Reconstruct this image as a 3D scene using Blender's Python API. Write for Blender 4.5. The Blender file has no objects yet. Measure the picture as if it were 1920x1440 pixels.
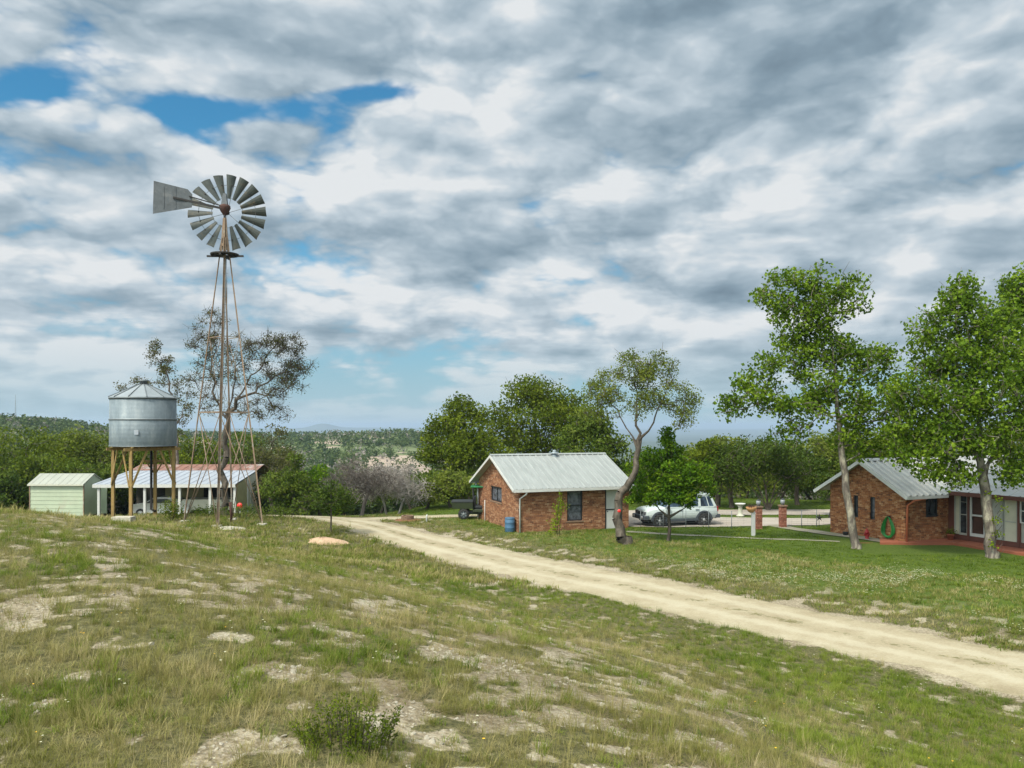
import bpy, bmesh, math, random
import numpy as np
from mathutils import Vector, Matrix
R = math.radians
S = bpy.context.scene
COL = S.collection
random.seed(7)
RNG = np.random.default_rng(11)

# ------------------------------------------------------------------ camera
CAMZ = 5.6
FPX = 1500.0           # focal length in pixels of the 1920 wide photograph
HOR = 797.0            # horizon row of the photograph
cam_d = bpy.data.cameras.new("camera")
cam = bpy.data.objects.new("camera", cam_d)
COL.objects.link(cam)
cam.location = (0, 0, CAMZ)
cam.rotation_euler = (R(90), 0, 0)
cam_d.sensor_width = 36.0
cam_d.lens = FPX / 1920 * 36
cam_d.shift_y = (HOR - 720) / 1920
cam_d.clip_start = 0.1
cam_d.clip_end = 90000
S.camera = cam

# ------------------------------------------------------------------ light
SUN_EL, SUN_AZ = 52.0, 218.0      # degrees; azimuth clockwise from +Y (behind and left of the camera)
sd = bpy.data.lights.new("sun", 'SUN')
sd.energy = 4.0
sd.angle = R(9)
sd.color = (1.0, 0.93, 0.80)
sun = bpy.data.objects.new("sun", sd)
COL.objects.link(sun)
sv = Vector((math.sin(R(SUN_AZ)) * math.cos(R(SUN_EL)), math.cos(R(SUN_AZ)) * math.cos(R(SUN_EL)), math.sin(R(SUN_EL))))
sun.rotation_euler = sv.to_track_quat('Z', 'Y').to_euler()
S.view_settings.view_transform = 'Standard'
S.view_settings.look = 'None'
S.view_settings.exposure = 0.0
S.view_settings.gamma = 1.0

# ------------------------------------------------------------------ node helpers
class NT:
    def __init__(s, tree):
        s.t = tree
    def n(s, typ, **kw):
        nd = s.t.nodes.new(typ)
        for k, v in kw.items():
            if k.startswith('i_'):
                nd.inputs[k[2:].replace('_', ' ')].default_value = v
            else:
                setattr(nd, k, v)
        return nd
    def l(s, a, b):
        s.t.links.new(a, b)
    def setin(s, sock, v):
        if hasattr(v, 'node'):
            s.l(v, sock)
        else:
            sock.default_value = v
    def math(s, op, a, b=0.0, c=None, clamp=False):
        nd = s.t.nodes.new('ShaderNodeMath'); nd.operation = op; nd.use_clamp = clamp
        s.setin(nd.inputs[0], a); s.setin(nd.inputs[1], b)
        if c is not None: s.setin(nd.inputs[2], c)
        return nd.outputs[0]
    def vmath(s, op, a, b=(0, 0, 0)):
        nd = s.t.nodes.new('ShaderNodeVectorMath'); nd.operation = op
        s.setin(nd.inputs[0], a); s.setin(nd.inputs[1], b)
        return nd.outputs[0]
    def noise(s, vec, scale, detail=4, rough=0.55, dist=0.0, dim='3D'):
        nd = s.t.nodes.new('ShaderNodeTexNoise'); nd.noise_dimensions = dim
        if vec is not None: s.l(vec, nd.inputs['Vector'])
        nd.inputs['Scale'].default_value = scale
        nd.inputs['Detail'].default_value = detail
        nd.inputs['Roughness'].default_value = rough
        nd.inputs['Distortion'].default_value = dist
        return nd.outputs['Fac']
    def ramp(s, fac, stops, interp='LINEAR'):
        nd = s.t.nodes.new('ShaderNodeValToRGB')
        cr = nd.color_ramp; cr.interpolation = interp
        while len(cr.elements) < len(stops): cr.elements.new(0.5)
        for e, (p, c) in zip(cr.elements, stops):
            e.position = p
            e.color = (c, c, c, 1) if isinstance(c, (int, float)) else tuple(c) + (1,) * (4 - len(c))
        s.l(fac, nd.inputs[0])
        return nd.outputs[0]
    def mix(s, fac, a, b, typ='MIX'):
        nd = s.t.nodes.new('ShaderNodeMix'); nd.data_type = 'RGBA'; nd.blend_type = typ
        s.setin(nd.inputs[0], fac)
        for sk, v in ((nd.inputs[6], a), (nd.inputs[7], b)):
            if hasattr(v, 'node'): s.l(v, sk)
            else: sk.default_value = tuple(v) + (1,) * (4 - len(v))
        return nd.outputs[2]
    def smooth(s, v, a, b):
        nd = s.t.nodes.new('ShaderNodeMapRange'); nd.interpolation_type = 'SMOOTHSTEP'
        s.setin(nd.inputs[0], v); nd.inputs[1].default_value = a; nd.inputs[2].default_value = b
        return nd.outputs[0]

# ------------------------------------------------------------------ sky: physical sky behind a layer of clouds
W = bpy.data.worlds.new("World"); S.world = W; W.use_nodes = True
wt = NT(W.node_tree)
for nd in list(W.node_tree.nodes): W.node_tree.nodes.remove(nd)
out = wt.n('ShaderNodeOutputWorld'); bg = wt.n('ShaderNodeBackground')
wt.l(bg.outputs[0], out.inputs[0])
sky = wt.n('ShaderNodeTexSky', sky_type='NISHITA', sun_disc=False)
sky.sun_elevation = R(SUN_EL); sky.sun_rotation = R(SUN_AZ)
sky.air_density = 1.0; sky.dust_density = 0.7; sky.ozone_density = 1.6
tc = wt.n('ShaderNodeTexCoord')
sep = wt.n('ShaderNodeSeparateXYZ'); wt.l(tc.outputs['Generated'], sep.inputs[0])
dx, dy, dz = sep.outputs
zc = wt.math('MAXIMUM', dz, 0.0)
inv = wt.math('DIVIDE', 1.0, wt.math('ADD', zc, 0.17))
cmb = wt.n('ShaderNodeCombineXYZ')
wt.l(wt.math('MULTIPLY', dx, inv), cmb.inputs[0]); wt.l(wt.math('MULTIPLY', dy, inv), cmb.inputs[1])
cmb.inputs[2].default_value = 3.7
P = cmb.outputs[0]
def off(v): return wt.vmath('ADD', P, v)
Pw = off((2.3, 7.1, 0))
big = wt.noise(Pw, 1.1, 2, 0.5, 0.2)
Q = wt.n('ShaderNodeMapping'); wt.l(Pw, Q.inputs[0]); Q.inputs['Scale'].default_value = (0.85, 1.0, 1.0); Q = Q.outputs[0]
fine = wt.noise(Q, 2.5, 10, 0.57, 0.25)
so0 = wt.noise(Q, 2.5, 5, 0.50, 0.25); so2 = wt.noise(wt.vmath('ADD', Q, (-0.10, 0.11, 0.02)), 2.5, 5, 0.50, 0.25)
D3 = wt.n('ShaderNodeMapping'); wt.l(tc.outputs['Generated'], D3.inputs[0]); D3.inputs['Scale'].default_value = (0.50, 0.50, 1.0); D3.inputs['Location'].default_value = (3.1, 1.7, 0.4); D3 = D3.outputs[0]
wn_ = wt.n('ShaderNodeTexNoise'); wt.l(D3, wn_.inputs['Vector']); wn_.inputs['Scale'].default_value = 14; wn_.inputs['Detail'].default_value = 5
DW = wt.vmath('ADD', D3, wt.vmath('MULTIPLY', wt.vmath('SUBTRACT', wn_.outputs['Color'], (.5, .5, .5)), (.045, .045, .045)))
def billow(vec, detail):
    v = wt.n('ShaderNodeTexVoronoi', feature='F1'); wt.l(vec, v.inputs['Vector']); v.inputs['Scale'].default_value = 8.5
    v.inputs['Detail'].default_value = detail; v.inputs['Roughness'].default_value = 0.52; v.inputs['Lacunarity'].default_value = 2.1;
    return wt.math('SUBTRACT', 1.02, wt.math('MULTIPLY', v.outputs['Distance'], 0.82))
puff = billow(DW, 4.0)
pf0 = billow(DW, 2.0); pf2 = billow(wt.vmath('ADD', DW, (-0.008, 0.0, 0.017)), 2.0)
dens = wt.math('ADD', wt.math('MULTIPLY', big, 0.32), wt.math('ADD', wt.math('MULTIPLY', fine, 0.30), wt.math('MULTIPLY', puff, 0.38)))
dens = wt.math('ADD', wt.math('MULTIPLY', wt.math('SUBTRACT', dens, 0.5), 1.7), 0.74)
# openings and thick banks of this particular sky, set by direction
ady = wt.math('MAXIMUM', dy, 0.05); gx = wt.math('DIVIDE', dx, ady); gz = wt.math('DIVIDE', dz, ady)
def spot(px, py, sx, sy, amp):
    vx, vz = (px - 960) / FPX, (HOR - py) / FPX
    ax = wt.math('DIVIDE', wt.math('SUBTRACT', gx, vx), sx / FPX)
    az = wt.math('DIVIDE', wt.math('SUBTRACT', gz, vz), sy / FPX)
    r2 = wt.math('ADD', wt.math('MULTIPLY', ax, ax), wt.math('MULTIPLY', az, az))
    return wt.math('MULTIPLY', wt.math('EXPONENT', wt.math('MULTIPLY', r2, -1.0)), amp)
SPOTS = [(900, 440, 120, 80, .14), (1290, 380, 110, 60, .16), (1620, 30, 120, 60, .2), (450, 415, 90, 50, .10), (380, 70, 300, 40, .08), (490, 205, 190, 32, -0.36), (330, 215, 90, 26, -0.14), (690, 170, 100, 20, -0.24), (10, 170, 130, 38, -0.34), (170, 238, 50, 15, -0.16), (720, 178, 120, 24, -0.17), (560, 600, 240, 34, -0.07),
         (1330, 130, 300, 110, 0.05), (1200, 275, 190, 45, 0.07), (280, 60, 420, 60, 0.08), (800, 95, 250, 70, 0.08),
         (1750, 110, 250, 90, 0.05), (275, 232, 75, 30, 0.20), (140, 190, 40, 25, 0.10), (530, 330, 250, 40, 0.06), (1330, 400, 200, 30, 0.08), (300, 330, 350, 60, 0.04), (640, 690, 330, 50, -0.03), (1150, 745, 900, 35, -0.14), (590, 610, 120, 40, 0.08), (200, 450, 200, 40, .14), (150, 600, 200, 40, .08), (880, 640, 140, 50, .10), (620, 555, 90, 30, .08), (1130, 410, 120, 60, .10), (180, 250, 60, 25, .05), (60, 60, 80, 40, .12), (1230, 500, 60, 30, .1), (1250, 560, 200, 30, 0.04),
         (1560, 492, 110, 20, -0.12), (1860, 420, 140, 30, -0.05), (950, 560, 200, 40, 0.03), (300, 545, 250, 30, 0.05)]
for sp in SPOTS:
    dens = wt.math('ADD', dens, spot(*sp))
cover = wt.smooth(dens, 0.27, 0.47)
thick = wt.smooth(dens, 0.52, 0.95)
relief = wt.math('MULTIPLY', wt.math('SUBTRACT', so0, so2), 0.9)
relief = wt.math('ADD', relief, wt.math('MULTIPLY', wt.math('SUBTRACT', fine, so0), 1.0))
relief = wt.math('ADD', relief, wt.math('MULTIPLY', wt.math('SUBTRACT', pf0, pf2), 1.05))
relief = wt.math('ADD', relief, wt.math('MULTIPLY', wt.math('SUBTRACT', puff, pf0), 1.2))
lum = wt.math('ADD', wt.math('MULTIPLY', thick, -0.17), 0.85)
low = wt.math('SUBTRACT', 1.0, wt.smooth(dz, 0.04, 0.30))
lum = wt.math('ADD', lum, wt.math('MULTIPLY', low, 0.05))
lum = wt.math('ADD', lum, relief)
for sp in [(900, 225, 260, 60, .16), (1560, 310, 170, 34, .16), (700, 300, 220, 50, .08), (1730, 500, 160, 24, .14), (220, 505, 70, 30, .12), (60, 545, 90, 22, .12), (960, 635, 160, 22, .12), (540, 370, 60, 30, .08), (960, 300, 60, 30, .1),
           (1200, 295, 170, 40, -.16), (300, 70, 330, 50, -.08), (1330, 90, 260, 80, -.06), (1290, 545, 180, 22, -.10), (1650, 370, 250, 30, -.08), (340, 585, 200, 28, -.10), (1750, 60, 250, 60, -.03), (1850, 450, 150, 40, .08), (1250, 400, 200, 30, .06), (130, 330, 160, 40, -.05)]:
    lum = wt.math('ADD', lum, spot(*sp))
lum = wt.math('MAXIMUM', wt.math('MINIMUM', lum, 0.95), 0.0)
ccol = wt.ramp(lum, [(0.0, (0.12, 0.175, 0.225)), (0.2, (0.185, 0.26, 0.325)), (0.40, (0.25, 0.34, 0.415)), (0.60, (0.37, 0.465, 0.54)), (0.78, (0.54, 0.625, 0.69)), (0.98, (0.82, 0.84, 0.85))])
# sky behind the clouds, and extra brightness added overhead and behind the camera to light the ground
skyc = wt.vmath('MULTIPLY', sky.outputs[0], (0.046, 0.118, 0.135))
skyc = wt.mix(wt.math('MULTIPLY', low, 0.75), skyc, (0.27, 0.46, 0.60))
col = wt.mix(cover, skyc, ccol)
haze_f = wt.math('SUBTRACT', 1.0, wt.smooth(dz, 0.0, 0.13))
col = wt.mix(wt.math('MULTIPLY', haze_f, 0.80), col, (0.43, 0.59, 0.66))
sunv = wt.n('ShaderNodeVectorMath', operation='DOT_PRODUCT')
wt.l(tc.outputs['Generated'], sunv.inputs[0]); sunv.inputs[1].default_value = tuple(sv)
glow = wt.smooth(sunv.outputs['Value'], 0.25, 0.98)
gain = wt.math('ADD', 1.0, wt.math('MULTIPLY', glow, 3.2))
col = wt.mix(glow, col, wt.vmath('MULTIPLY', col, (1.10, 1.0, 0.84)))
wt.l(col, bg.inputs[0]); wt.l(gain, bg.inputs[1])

# ------------------------------------------------------------------ object helpers
def tag(o, label=None, cat=None, group=None, kind=None):
    if label: o['label'] = label
    if cat: o['category'] = cat
    if group: o['group'] = group
    if kind: o['kind'] = kind
    return o
def thing(name, label, cat, loc=(0, 0, 0), rz=0.0, group=None):
    o = bpy.data.objects.new(name, None); COL.objects.link(o)
    o.empty_display_size = 0.3
    o.location = loc; o.rotation_euler = (0, 0, rz)
    return tag(o, label, cat, group)
def wall_uv(me):
    uv = me.uv_layers.new(name='UVMap').data
    for p in me.polygons:
        n = p.normal
        if abs(n.z) > 0.8: a, b = Vector((1, 0, 0)), Vector((0, 1, 0))
        else:
            a = Vector((-n.y, n.x, 0)).normalized(); b = Vector((0, 0, 1))
        for li in p.loop_indices:
            v = me.vertices[me.loops[li].vertex_index].co
            uv[li].uv = (v.dot(a), v.dot(b))
class MB:
    def __init__(s): s.v = []; s.f = []; s.sm = []
    def add(s, vs, fs, smooth=False):
        o = len(s.v); s.v += [tuple(v) for v in vs]
        for f in fs: s.f.append(tuple(i + o for i in f)); s.sm.append(smooth)
        return s
    def box(s, x0, x1, y0, y1, z0, z1, M=None):
        vs = [Vector((x, y, z)) for z in (z0, z1) for y in (y0, y1) for x in (x0, x1)]
        if M is not None: vs = [M @ v for v in vs]
        return s.add(vs, [(0, 2, 3, 1), (4, 5, 7, 6), (0, 1, 5, 4), (2, 6, 7, 3), (0, 4, 6, 2), (1, 3, 7, 5)])
    def rbox(s, x0, x1, y0, y1, z0, z1, r=0.02, M=None):
        """box with chamfered edges"""
        bm = bmesh.new()
        bmesh.ops.create_cube(bm, size=1)
        for v in bm.verts:
            v.co = Vector(((x0 + x1) / 2 + v.co.x * (x1 - x0), (y0 + y1) / 2 + v.co.y * (y1 - y0), (z0 + z1) / 2 + v.co.z * (z1 - z0)))
        bmesh.ops.bevel(bm, geom=list(bm.edges), offset=r, segments=2, affect='EDGES', profile=0.6)
        vs = [(M @ v.co if M is not None else v.co.copy()) for v in bm.verts]
        bm.verts.index_update()
        s.add(vs, [[v.index for v in f.verts] for f in bm.faces]); bm.free(); return s
    def tube(s, pts, r, n=8, cap=True, smooth=True):
        pts = [Vector(p) for p in pts]
        rs = r if isinstance(r, (list, tuple)) else [r] * len(pts)
        vs = []; up = None
        for i, p in enumerate(pts):
            t = (pts[min(i + 1, len(pts) - 1)] - pts[max(i - 1, 0)]).normalized()
            if up is None: up = Vector((0, 0, 1)) if abs(t.z) < 0.9 else Vector((1, 0, 0))
            a = t.cross(up).normalized(); b = t.cross(a).normalized(); up = -b if False else up
            if abs(t.dot(up)) > 0.95: up = a
            for k in range(n):
                w = 2 * math.pi * k / n
                vs.append(p + (a * math.cos(w) + b * math.sin(w)) * rs[i])
        fs = []
        for i in range(len(pts) - 1):
            for k in range(n):
                k2 = (k + 1) % n
                fs.append((i * n + k, i * n + k2, (i + 1) * n + k2, (i + 1) * n + k))
        s.add(vs, fs, smooth)
        if cap:
            o = len(s.v) - len(vs)
            s.f.append(tuple(o + k for k in reversed(range(n)))); s.sm.append(False)
            s.f.append(tuple(o + (len(pts) - 1) * n + k for k in range(n))); s.sm.append(False)
        return s
    def lathe(s, prof, n=24, c=(0, 0, 0), M=None, smooth=True):
        vs = []
        for (r, z) in prof:
            for k in range(n):
                w = 2 * math.pi * k / n
                v = Vector((c[0] + r * math.cos(w), c[1] + r * math.sin(w), c[2] + z))
                vs.append(M @ v if M is not None else v)
        fs = [(i * n + k, i * n + (k + 1) % n, (i + 1) * n + (k + 1) % n, (i + 1) * n + k) for i in range(len(prof) - 1) for k in range(n)]
        return s.add(vs, fs, smooth)
    def prism(s, poly, z0, z1, M=None):
        n = len(poly)
        vs = [Vector((x, y, z0)) for x, y in poly] + [Vector((x, y, z1)) for x, y in poly]
        if M is not None: vs = [M @ v for v in vs]
        fs = [tuple(reversed(range(n))), tuple(range(n, 2 * n))] + [(i, (i + 1) % n, n + (i + 1) % n, n + i) for i in range(n)]
        return s.add(vs, fs)
    def slab(s, a, b, c, d, t):
        """sheet through four points with thickness t downwards along its normal"""
        a, b, c, d = map(Vector, (a, b, c, d)); n = (b - a).cross(d - a).normalized() * t
        return s.add([a, b, c, d, a - n, b - n, c - n, d - n], [(0, 1, 2, 3), (7, 6, 5, 4), (0, 4, 5, 1), (1, 5, 6, 2), (2, 6, 7, 3), (3, 7, 4, 0)])
    def bar(s, p, q, w, h=None):
        p, q = Vector(p), Vector(q); h = h or w
        t = (q - p).normalized(); up = Vector((0, 0, 1)) if abs(t.z) < 0.95 else Vector((0, 1, 0))
        a = t.cross(up).normalized() * w / 2; b = a.cross(t).normalized() * h / 2
        vs = [p - a - b, p + a - b, p + a + b, p - a + b, q - a - b, q + a - b, q + a + b, q - a + b]
        return s.add(vs, [(0, 3, 2, 1), (4, 5, 6, 7), (0, 1, 5, 4), (1, 2, 6, 5), (2, 3, 7, 6), (3, 0, 4, 7)])
    def build(s, name, mat, parent=None, uv=False, loc=None, fix=True):
        me = bpy.data.meshes.new(name); me.from_pydata(s.v, [], s.f)
        me.polygons.foreach_set('use_smooth', s.sm)
        if fix:
            bm = bmesh.new(); bm.from_mesh(me); bmesh.ops.recalc_face_normals(bm, faces=bm.faces); bm.to_mesh(me); bm.free()
        me.update()
        if uv: wall_uv(me)
        me.materials.append(mat)
        o = bpy.data.objects.new(name, me); COL.objects.link(o)
        if parent: o.parent = parent
        if loc is not None: o.location = loc
        return o
def np_mesh(name, V, F, mat, parent=None, attr=None, smooth=False):
    """V (n,3) array, F (m,k) array of equal sided faces"""
    me = bpy.data.meshes.new(name)
    V = np.asarray(V, dtype=np.float32); F = np.asarray(F, dtype=np.int32)
    me.vertices.add(len(V)); me.vertices.foreach_set('co', V.ravel())
    k = F.shape[1]
    me.loops.add(F.size); me.loops.foreach_set('vertex_index', F.ravel())
    me.polygons.add(len(F)); me.polygons.foreach_set('loop_start', np.arange(0, F.size, k, dtype=np.int32))
    me.polygons.foreach_set('use_smooth', np.full(len(F), smooth))
    me.update(calc_edges=True)
    if attr:
        for an, (dom, arr) in attr.items():
            a = me.attributes.new(an, 'FLOAT', dom); a.data.foreach_set('value', np.asarray(arr, dtype=np.float32))
    me.materials.append(mat)
    o = bpy.data.objects.new(name, me); COL.objects.link(o)
    if parent: o.parent = parent
    return o
def atpx(px, py, Y):
    return Vector(((px - 960) / FPX * Y, Y, CAMZ - (py - HOR) / FPX * Y))

# ------------------------------------------------------------------ materials
def material(name):
    m = bpy.data.materials.new(name); m.use_nodes = True
    t = NT(m.node_tree); b = m.node_tree.nodes['Principled BSDF']
    return m, t, b
def objco(t): return t.n('ShaderNodeTexCoord').outputs['Object']
def bump(t, b, h, strength=0.3, dist=0.02):
    bp = t.n('ShaderNodeBump'); bp.inputs['Strength'].default_value = strength; bp.inputs['Distance'].default_value = dist
    t.l(h, bp.inputs['Height']); t.l(bp.outputs[0], b.inputs['Normal'])
def plain(name, c, rough=0.7, metal=0.0, var=0.18, scale=6.0, bumps=0.15, dirt=None):
    m, t, b = material(name)
    co = objco(t); n = t.noise(co, scale, 6, 0.6); n2 = t.noise(co, scale * 7, 3, 0.6)
    f = t.math('ADD', t.math('MULTIPLY', n, 0.7), t.math('MULTIPLY', n2, 0.3))
    lo = tuple(x * (1 - var) for x in c); hi = tuple(min(1, x * (1 + var)) for x in c)
    colr = t.ramp(f, [(0.3, lo), (0.7, hi)])
    if dirt:
        colr = t.mix(t.smooth(t.noise(co, scale * 0.6, 5, 0.7), 0.52, 0.72), colr, dirt)
    t.l(colr, b.inputs['Base Color']); b.inputs['Roughness'].default_value = rough; b.inputs['Metallic'].default_value = metal
    if bumps: bump(t, b, f, bumps, 0.01)
    return m
def brick_mat(name, c1, c2, pale, dark):
    m, t, b = material(name)
    uv = t.n('ShaderNodeTexCoord').outputs['UV']
    br = t.n('ShaderNodeTexBrick'); t.l(uv, br.inputs['Vector'])
    br.inputs['Scale'].default_value = 1.0; br.inputs['Brick Width'].default_value = 0.21; br.inputs['Row Height'].default_value = 0.075
    br.inputs['Mortar Size'].default_value = 0.006; br.inputs['Mortar Smooth'].default_value = 0.2; br.inputs['Bias'].default_value = 0.0
    br.inputs['Color1'].default_value = (0, 0, 0, 1); br.inputs['Color2'].default_value = (1, 1, 1, 1)
    br.inputs['Mortar'].default_value = (0.5, 0.5, 0.5, 1)
    # cell value per brick, independent of the texture's own two-colour choice
    s2 = t.n('ShaderNodeSeparateXYZ'); t.l(uv, s2.inputs[0])
    row = t.math('FLOOR', t.math('DIVIDE', s2.outputs[1], 0.075))
    sh = t.math('MULTIPLY', t.math('MODULO', t.math('ABSOLUTE', row), 2.0), 0.5)
    colx = t.math('FLOOR', t.math('ADD', t.math('DIVIDE', s2.outputs[0], 0.21), sh))
    cc = t.n('ShaderNodeCombineXYZ'); t.l(colx, cc.inputs[0]); t.l(row, cc.inputs[1])
    wn = t.n('ShaderNodeTexWhiteNoise', noise_dimensions='2D'); t.l(cc.outputs[0], wn.inputs['Vector'])
    blotch = t.noise(uv, 4.5, 4, 0.7, 1.2)
    f = t.math('ADD', t.math('MULTIPLY', wn.outputs['Value'], 0.55), t.math('MULTIPLY', t.smooth(blotch, 0.25, 0.75), 0.45))
    colr = t.ramp(f, [(0.08, dark), (0.28, c1), (0.55, c2), (0.76, tuple((a + e) / 2 for a, e in zip(c2, pale))), (0.90, pale)])
    colr = t.mix(br.outputs['Fac'], colr, (0.20, 0.13, 0.085))
    t.l(colr, b.inputs['Base Color']); b.inputs['Roughness'].default_value = 0.9
    bump(t, b, t.math('SUBTRACT', t.math('MULTIPLY', blotch, 0.3), br.outputs['Fac']), 0.5, 0.01)
    return m
M = {}
M['brick'] = brick_mat('weathered_brick', (0.17, 0.060, 0.024), (0.27, 0.105, 0.042), (0.42, 0.26, 0.15), (0.075, 0.026, 0.014))
M['brick_house'] = brick_mat('mottled_brick', (0.17, 0.052, 0.014), (0.28, 0.098, 0.028), (0.42, 0.26, 0.13), (0.055, 0.022, 0.010))
M['brick_red'] = brick_mat('red_brick', (0.18, 0.05, 0.03), (0.26, 0.08, 0.05), (0.40, 0.22, 0.15), (0.08, 0.03, 0.02))
def roof_mat(name, c, stain, rough=0.45):
    m, t, b = material(name)
    co = objco(t)
    mp = t.n('ShaderNodeMapping'); t.l(co, mp.inputs[0]); mp.inputs['Scale'].default_value = (3.0, 0.5, 0.5)
    n = t.noise(mp.outputs[0], 1.6, 7, 0.65); n2 = t.noise(co, 0.6, 4, 0.6)
    colr = t.ramp(n, [(0.3, tuple(x * 0.80 for x in c)), (0.7, tuple(min(1, x * 1.08) for x in c))])
    colr = t.mix(t.math('MULTIPLY', t.smooth(n2, 0.48, 0.75), 0.5), colr, stain)
    t.l(colr, b.inputs['Base Color']); b.inputs['Roughness'].default_value = rough; b.inputs['Metallic'].default_value = 0.25
    bump(t, b, n, 0.08, 0.01)
    return m
M['roof'] = roof_mat('pale_metal_roof', (0.355, 0.372, 0.358), (0.27, 0.30, 0.285))
M['roof_house'] = roof_mat('weathered_metal_roof', (0.44, 0.445, 0.425), (0.26, 0.26, 0.245))
M['roof_white'] = roof_mat('white_metal_roof', (0.40, 0.43, 0.48), (0.30, 0.32, 0.36))
M['roof_rust'] = plain('rusty_roof', (0.20, 0.10, 0.075), 0.8, 0, 0.4, 1.6, 0.2, dirt=(0.36, 0.34, 0.33))
M['galv'] = None
def galv():
    m, t, b = material('galvanised_steel')
    co = objco(t)
    sp = t.n('ShaderNodeSeparateXYZ'); t.l(co, sp.inputs[0])
    w = t.math('SINE', t.math('MULTIPLY', sp.outputs[2], 2 * math.pi / 0.068))
    ang = t.math('ARCTAN2', sp.outputs[1], sp.outputs[0])
    c2 = t.n('ShaderNodeCombineXYZ'); t.l(t.math('MULTIPLY', ang, 2.2), c2.inputs[0]); t.l(t.math('MULTIPLY', sp.outputs[2], 0.35), c2.inputs[1])
    n = t.noise(c2.outputs[0], 2.2, 6, 0.6); n3 = t.noise(co, 9, 4, 0.6)
    colr = t.ramp(t.math('ADD', t.math('MULTIPLY', n, 0.75), t.math('MULTIPLY', n3, 0.25)), [(0.32, (0.135, 0.17, 0.195)), (0.52, (0.20, 0.24, 0.265)), (0.70, (0.29, 0.325, 0.34))])
    t.l(colr, b.inputs['Base Color']); b.inputs['Metallic'].default_value = 0.2; b.inputs['Roughness'].default_value = 0.6
    bump(t, b, w, 0.35, 0.012)
    return m
M['galv'] = galv()
M['lid'] = plain('dull_lid_steel', (0.25, 0.28, 0.30), 0.6, 0.2, 0.15, 2)
M['galv_dark'] = plain('dull_galvanised', (0.16, 0.18, 0.19), 0.55, 0.4, 0.3, 5)
M['blade'] = plain('weathered_blade_steel', (0.07, 0.078, 0.072), 0.65, 0.2, 0.35, 3, dirt=(0.15, 0.12, 0.08))
M['vane'] = plain('weathered_vane_steel', (0.085, 0.095, 0.105), 0.65, 0.2, 0.35, 3, dirt=(0.14, 0.145, 0.15))
M['rust'] = plain('rusted_iron', (0.07, 0.03, 0.022), 0.85, 0.1, 0.4, 4)
M['rust_pale'] = plain('rusted_angle_iron', (0.24, 0.165, 0.11), 0.8, 0.1, 0.3, 1.5, dirt=(0.33, 0.315, 0.27))
M['dark_iron'] = plain('dark_iron', (0.028, 0.024, 0.022), 0.6, 0.3, 0.4, 6)
M['timber'] = plain('yellowed_timber', (0.28, 0.185, 0.065), 0.85, 0, 0.3, 3, dirt=(0.19, 0.13, 0.06))
M['white'] = plain('white_paint', (0.52, 0.52, 0.50), 0.6, 0, 0.10, 3)
M['cream'] = plain('cream_paint', (0.50, 0.49, 0.40), 0.6, 0, 0.12, 3)
M['black'] = plain('black_paint', (0.02, 0.022, 0.025), 0.5, 0, 0.3, 5)
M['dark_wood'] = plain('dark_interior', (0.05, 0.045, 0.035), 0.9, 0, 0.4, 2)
M['soffit'] = plain('soffit_board', (0.33, 0.31, 0.27), 0.8, 0, 0.15, 3)
M['mint'] = plain('pale_mint_siding', (0.40, 0.455, 0.33), 0.6, 0, 0.12, 1.2, dirt=(0.40, 0.41, 0.31))
M['mint_roof'] = plain('pale_shed_roof', (0.30, 0.31, 0.265), 0.6, 0, 0.14, 1.2)
M['blue'] = plain('faded_blue_plastic', (0.055, 0.13, 0.22), 0.55, 0, 0.2, 5)
M['terra'] = plain('terracotta_paint', (0.27, 0.082, 0.042), 0.8, 0, 0.15, 3)
M['terra_pipe'] = plain('orange_brown_paint', (0.42, 0.12, 0.055), 0.7, 0, 0.15, 3)
M['maroon'] = plain('brown_fascia_paint', (0.11, 0.038, 0.025), 0.7, 0, 0.2, 3)
M['red'] = plain('red_paint', (0.30, 0.012, 0.015), 0.5, 0, 0.2, 4)
M['bright_red'] = plain('bright_red_plastic', (0.75, 0.03, 0.03), 0.4, 0, 0.05, 4)
M['green'] = plain('green_hose_rubber', (0.008, 0.15, 0.025), 0.4, 0, 0.2, 8)
M['green_paint'] = plain('green_plastic_roof', (0.02, 0.17, 0.06), 0.4, 0, 0.15, 4)
M['olive'] = plain('olive_panel', (0.028, 0.038, 0.016), 0.5, 0, 0.2, 4)
M['rubber'] = plain('black_rubber', (0.02, 0.02, 0.02), 0.85, 0, 0.3, 12)
M['alloy'] = plain('wheel_alloy', (0.45, 0.46, 0.47), 0.4, 0.6, 0.1, 6)
M['car_paint'] = plain('white_car_paint', (0.50, 0.56, 0.56), 0.25, 0, 0.03, 1, 0)
M['car_trim'] = plain('grey_car_trim', (0.055, 0.065, 0.08), 0.6, 0, 0.1, 5)
M['concrete'] = plain('old_concrete', (0.42, 0.39, 0.32), 0.9, 0, 0.18, 3)
M['path'] = plain('concrete_path', (0.22, 0.20, 0.15), 0.9, 0, 0.18, 1.4, dirt=(0.20, 0.21, 0.11))
M['lamp_glass'] = plain('frosted_lamp_glass', (0.26, 0.28, 0.31), 0.3, 0, 0.1, 8)
M['planter'] = plain('tan_planter', (0.50, 0.26, 0.11), 0.8, 0, 0.3, 8)
M['weatherboard'] = plain('old_yellow_siding', (0.30, 0.27, 0.14), 0.85, 0, 0.2, 2)
M['blind'] = plain('window_blind', (0.50, 0.49, 0.38), 0.7, 0, 0.10, 3)
M['blind_grey'] = plain('grey_window_panel', (0.36, 0.37, 0.33), 0.6, 0, 0.12, 3)
M['door_red'] = plain('brown_red_door', (0.055, 0.020, 0.010), 0.6, 0, 0.3, 3)
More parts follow.
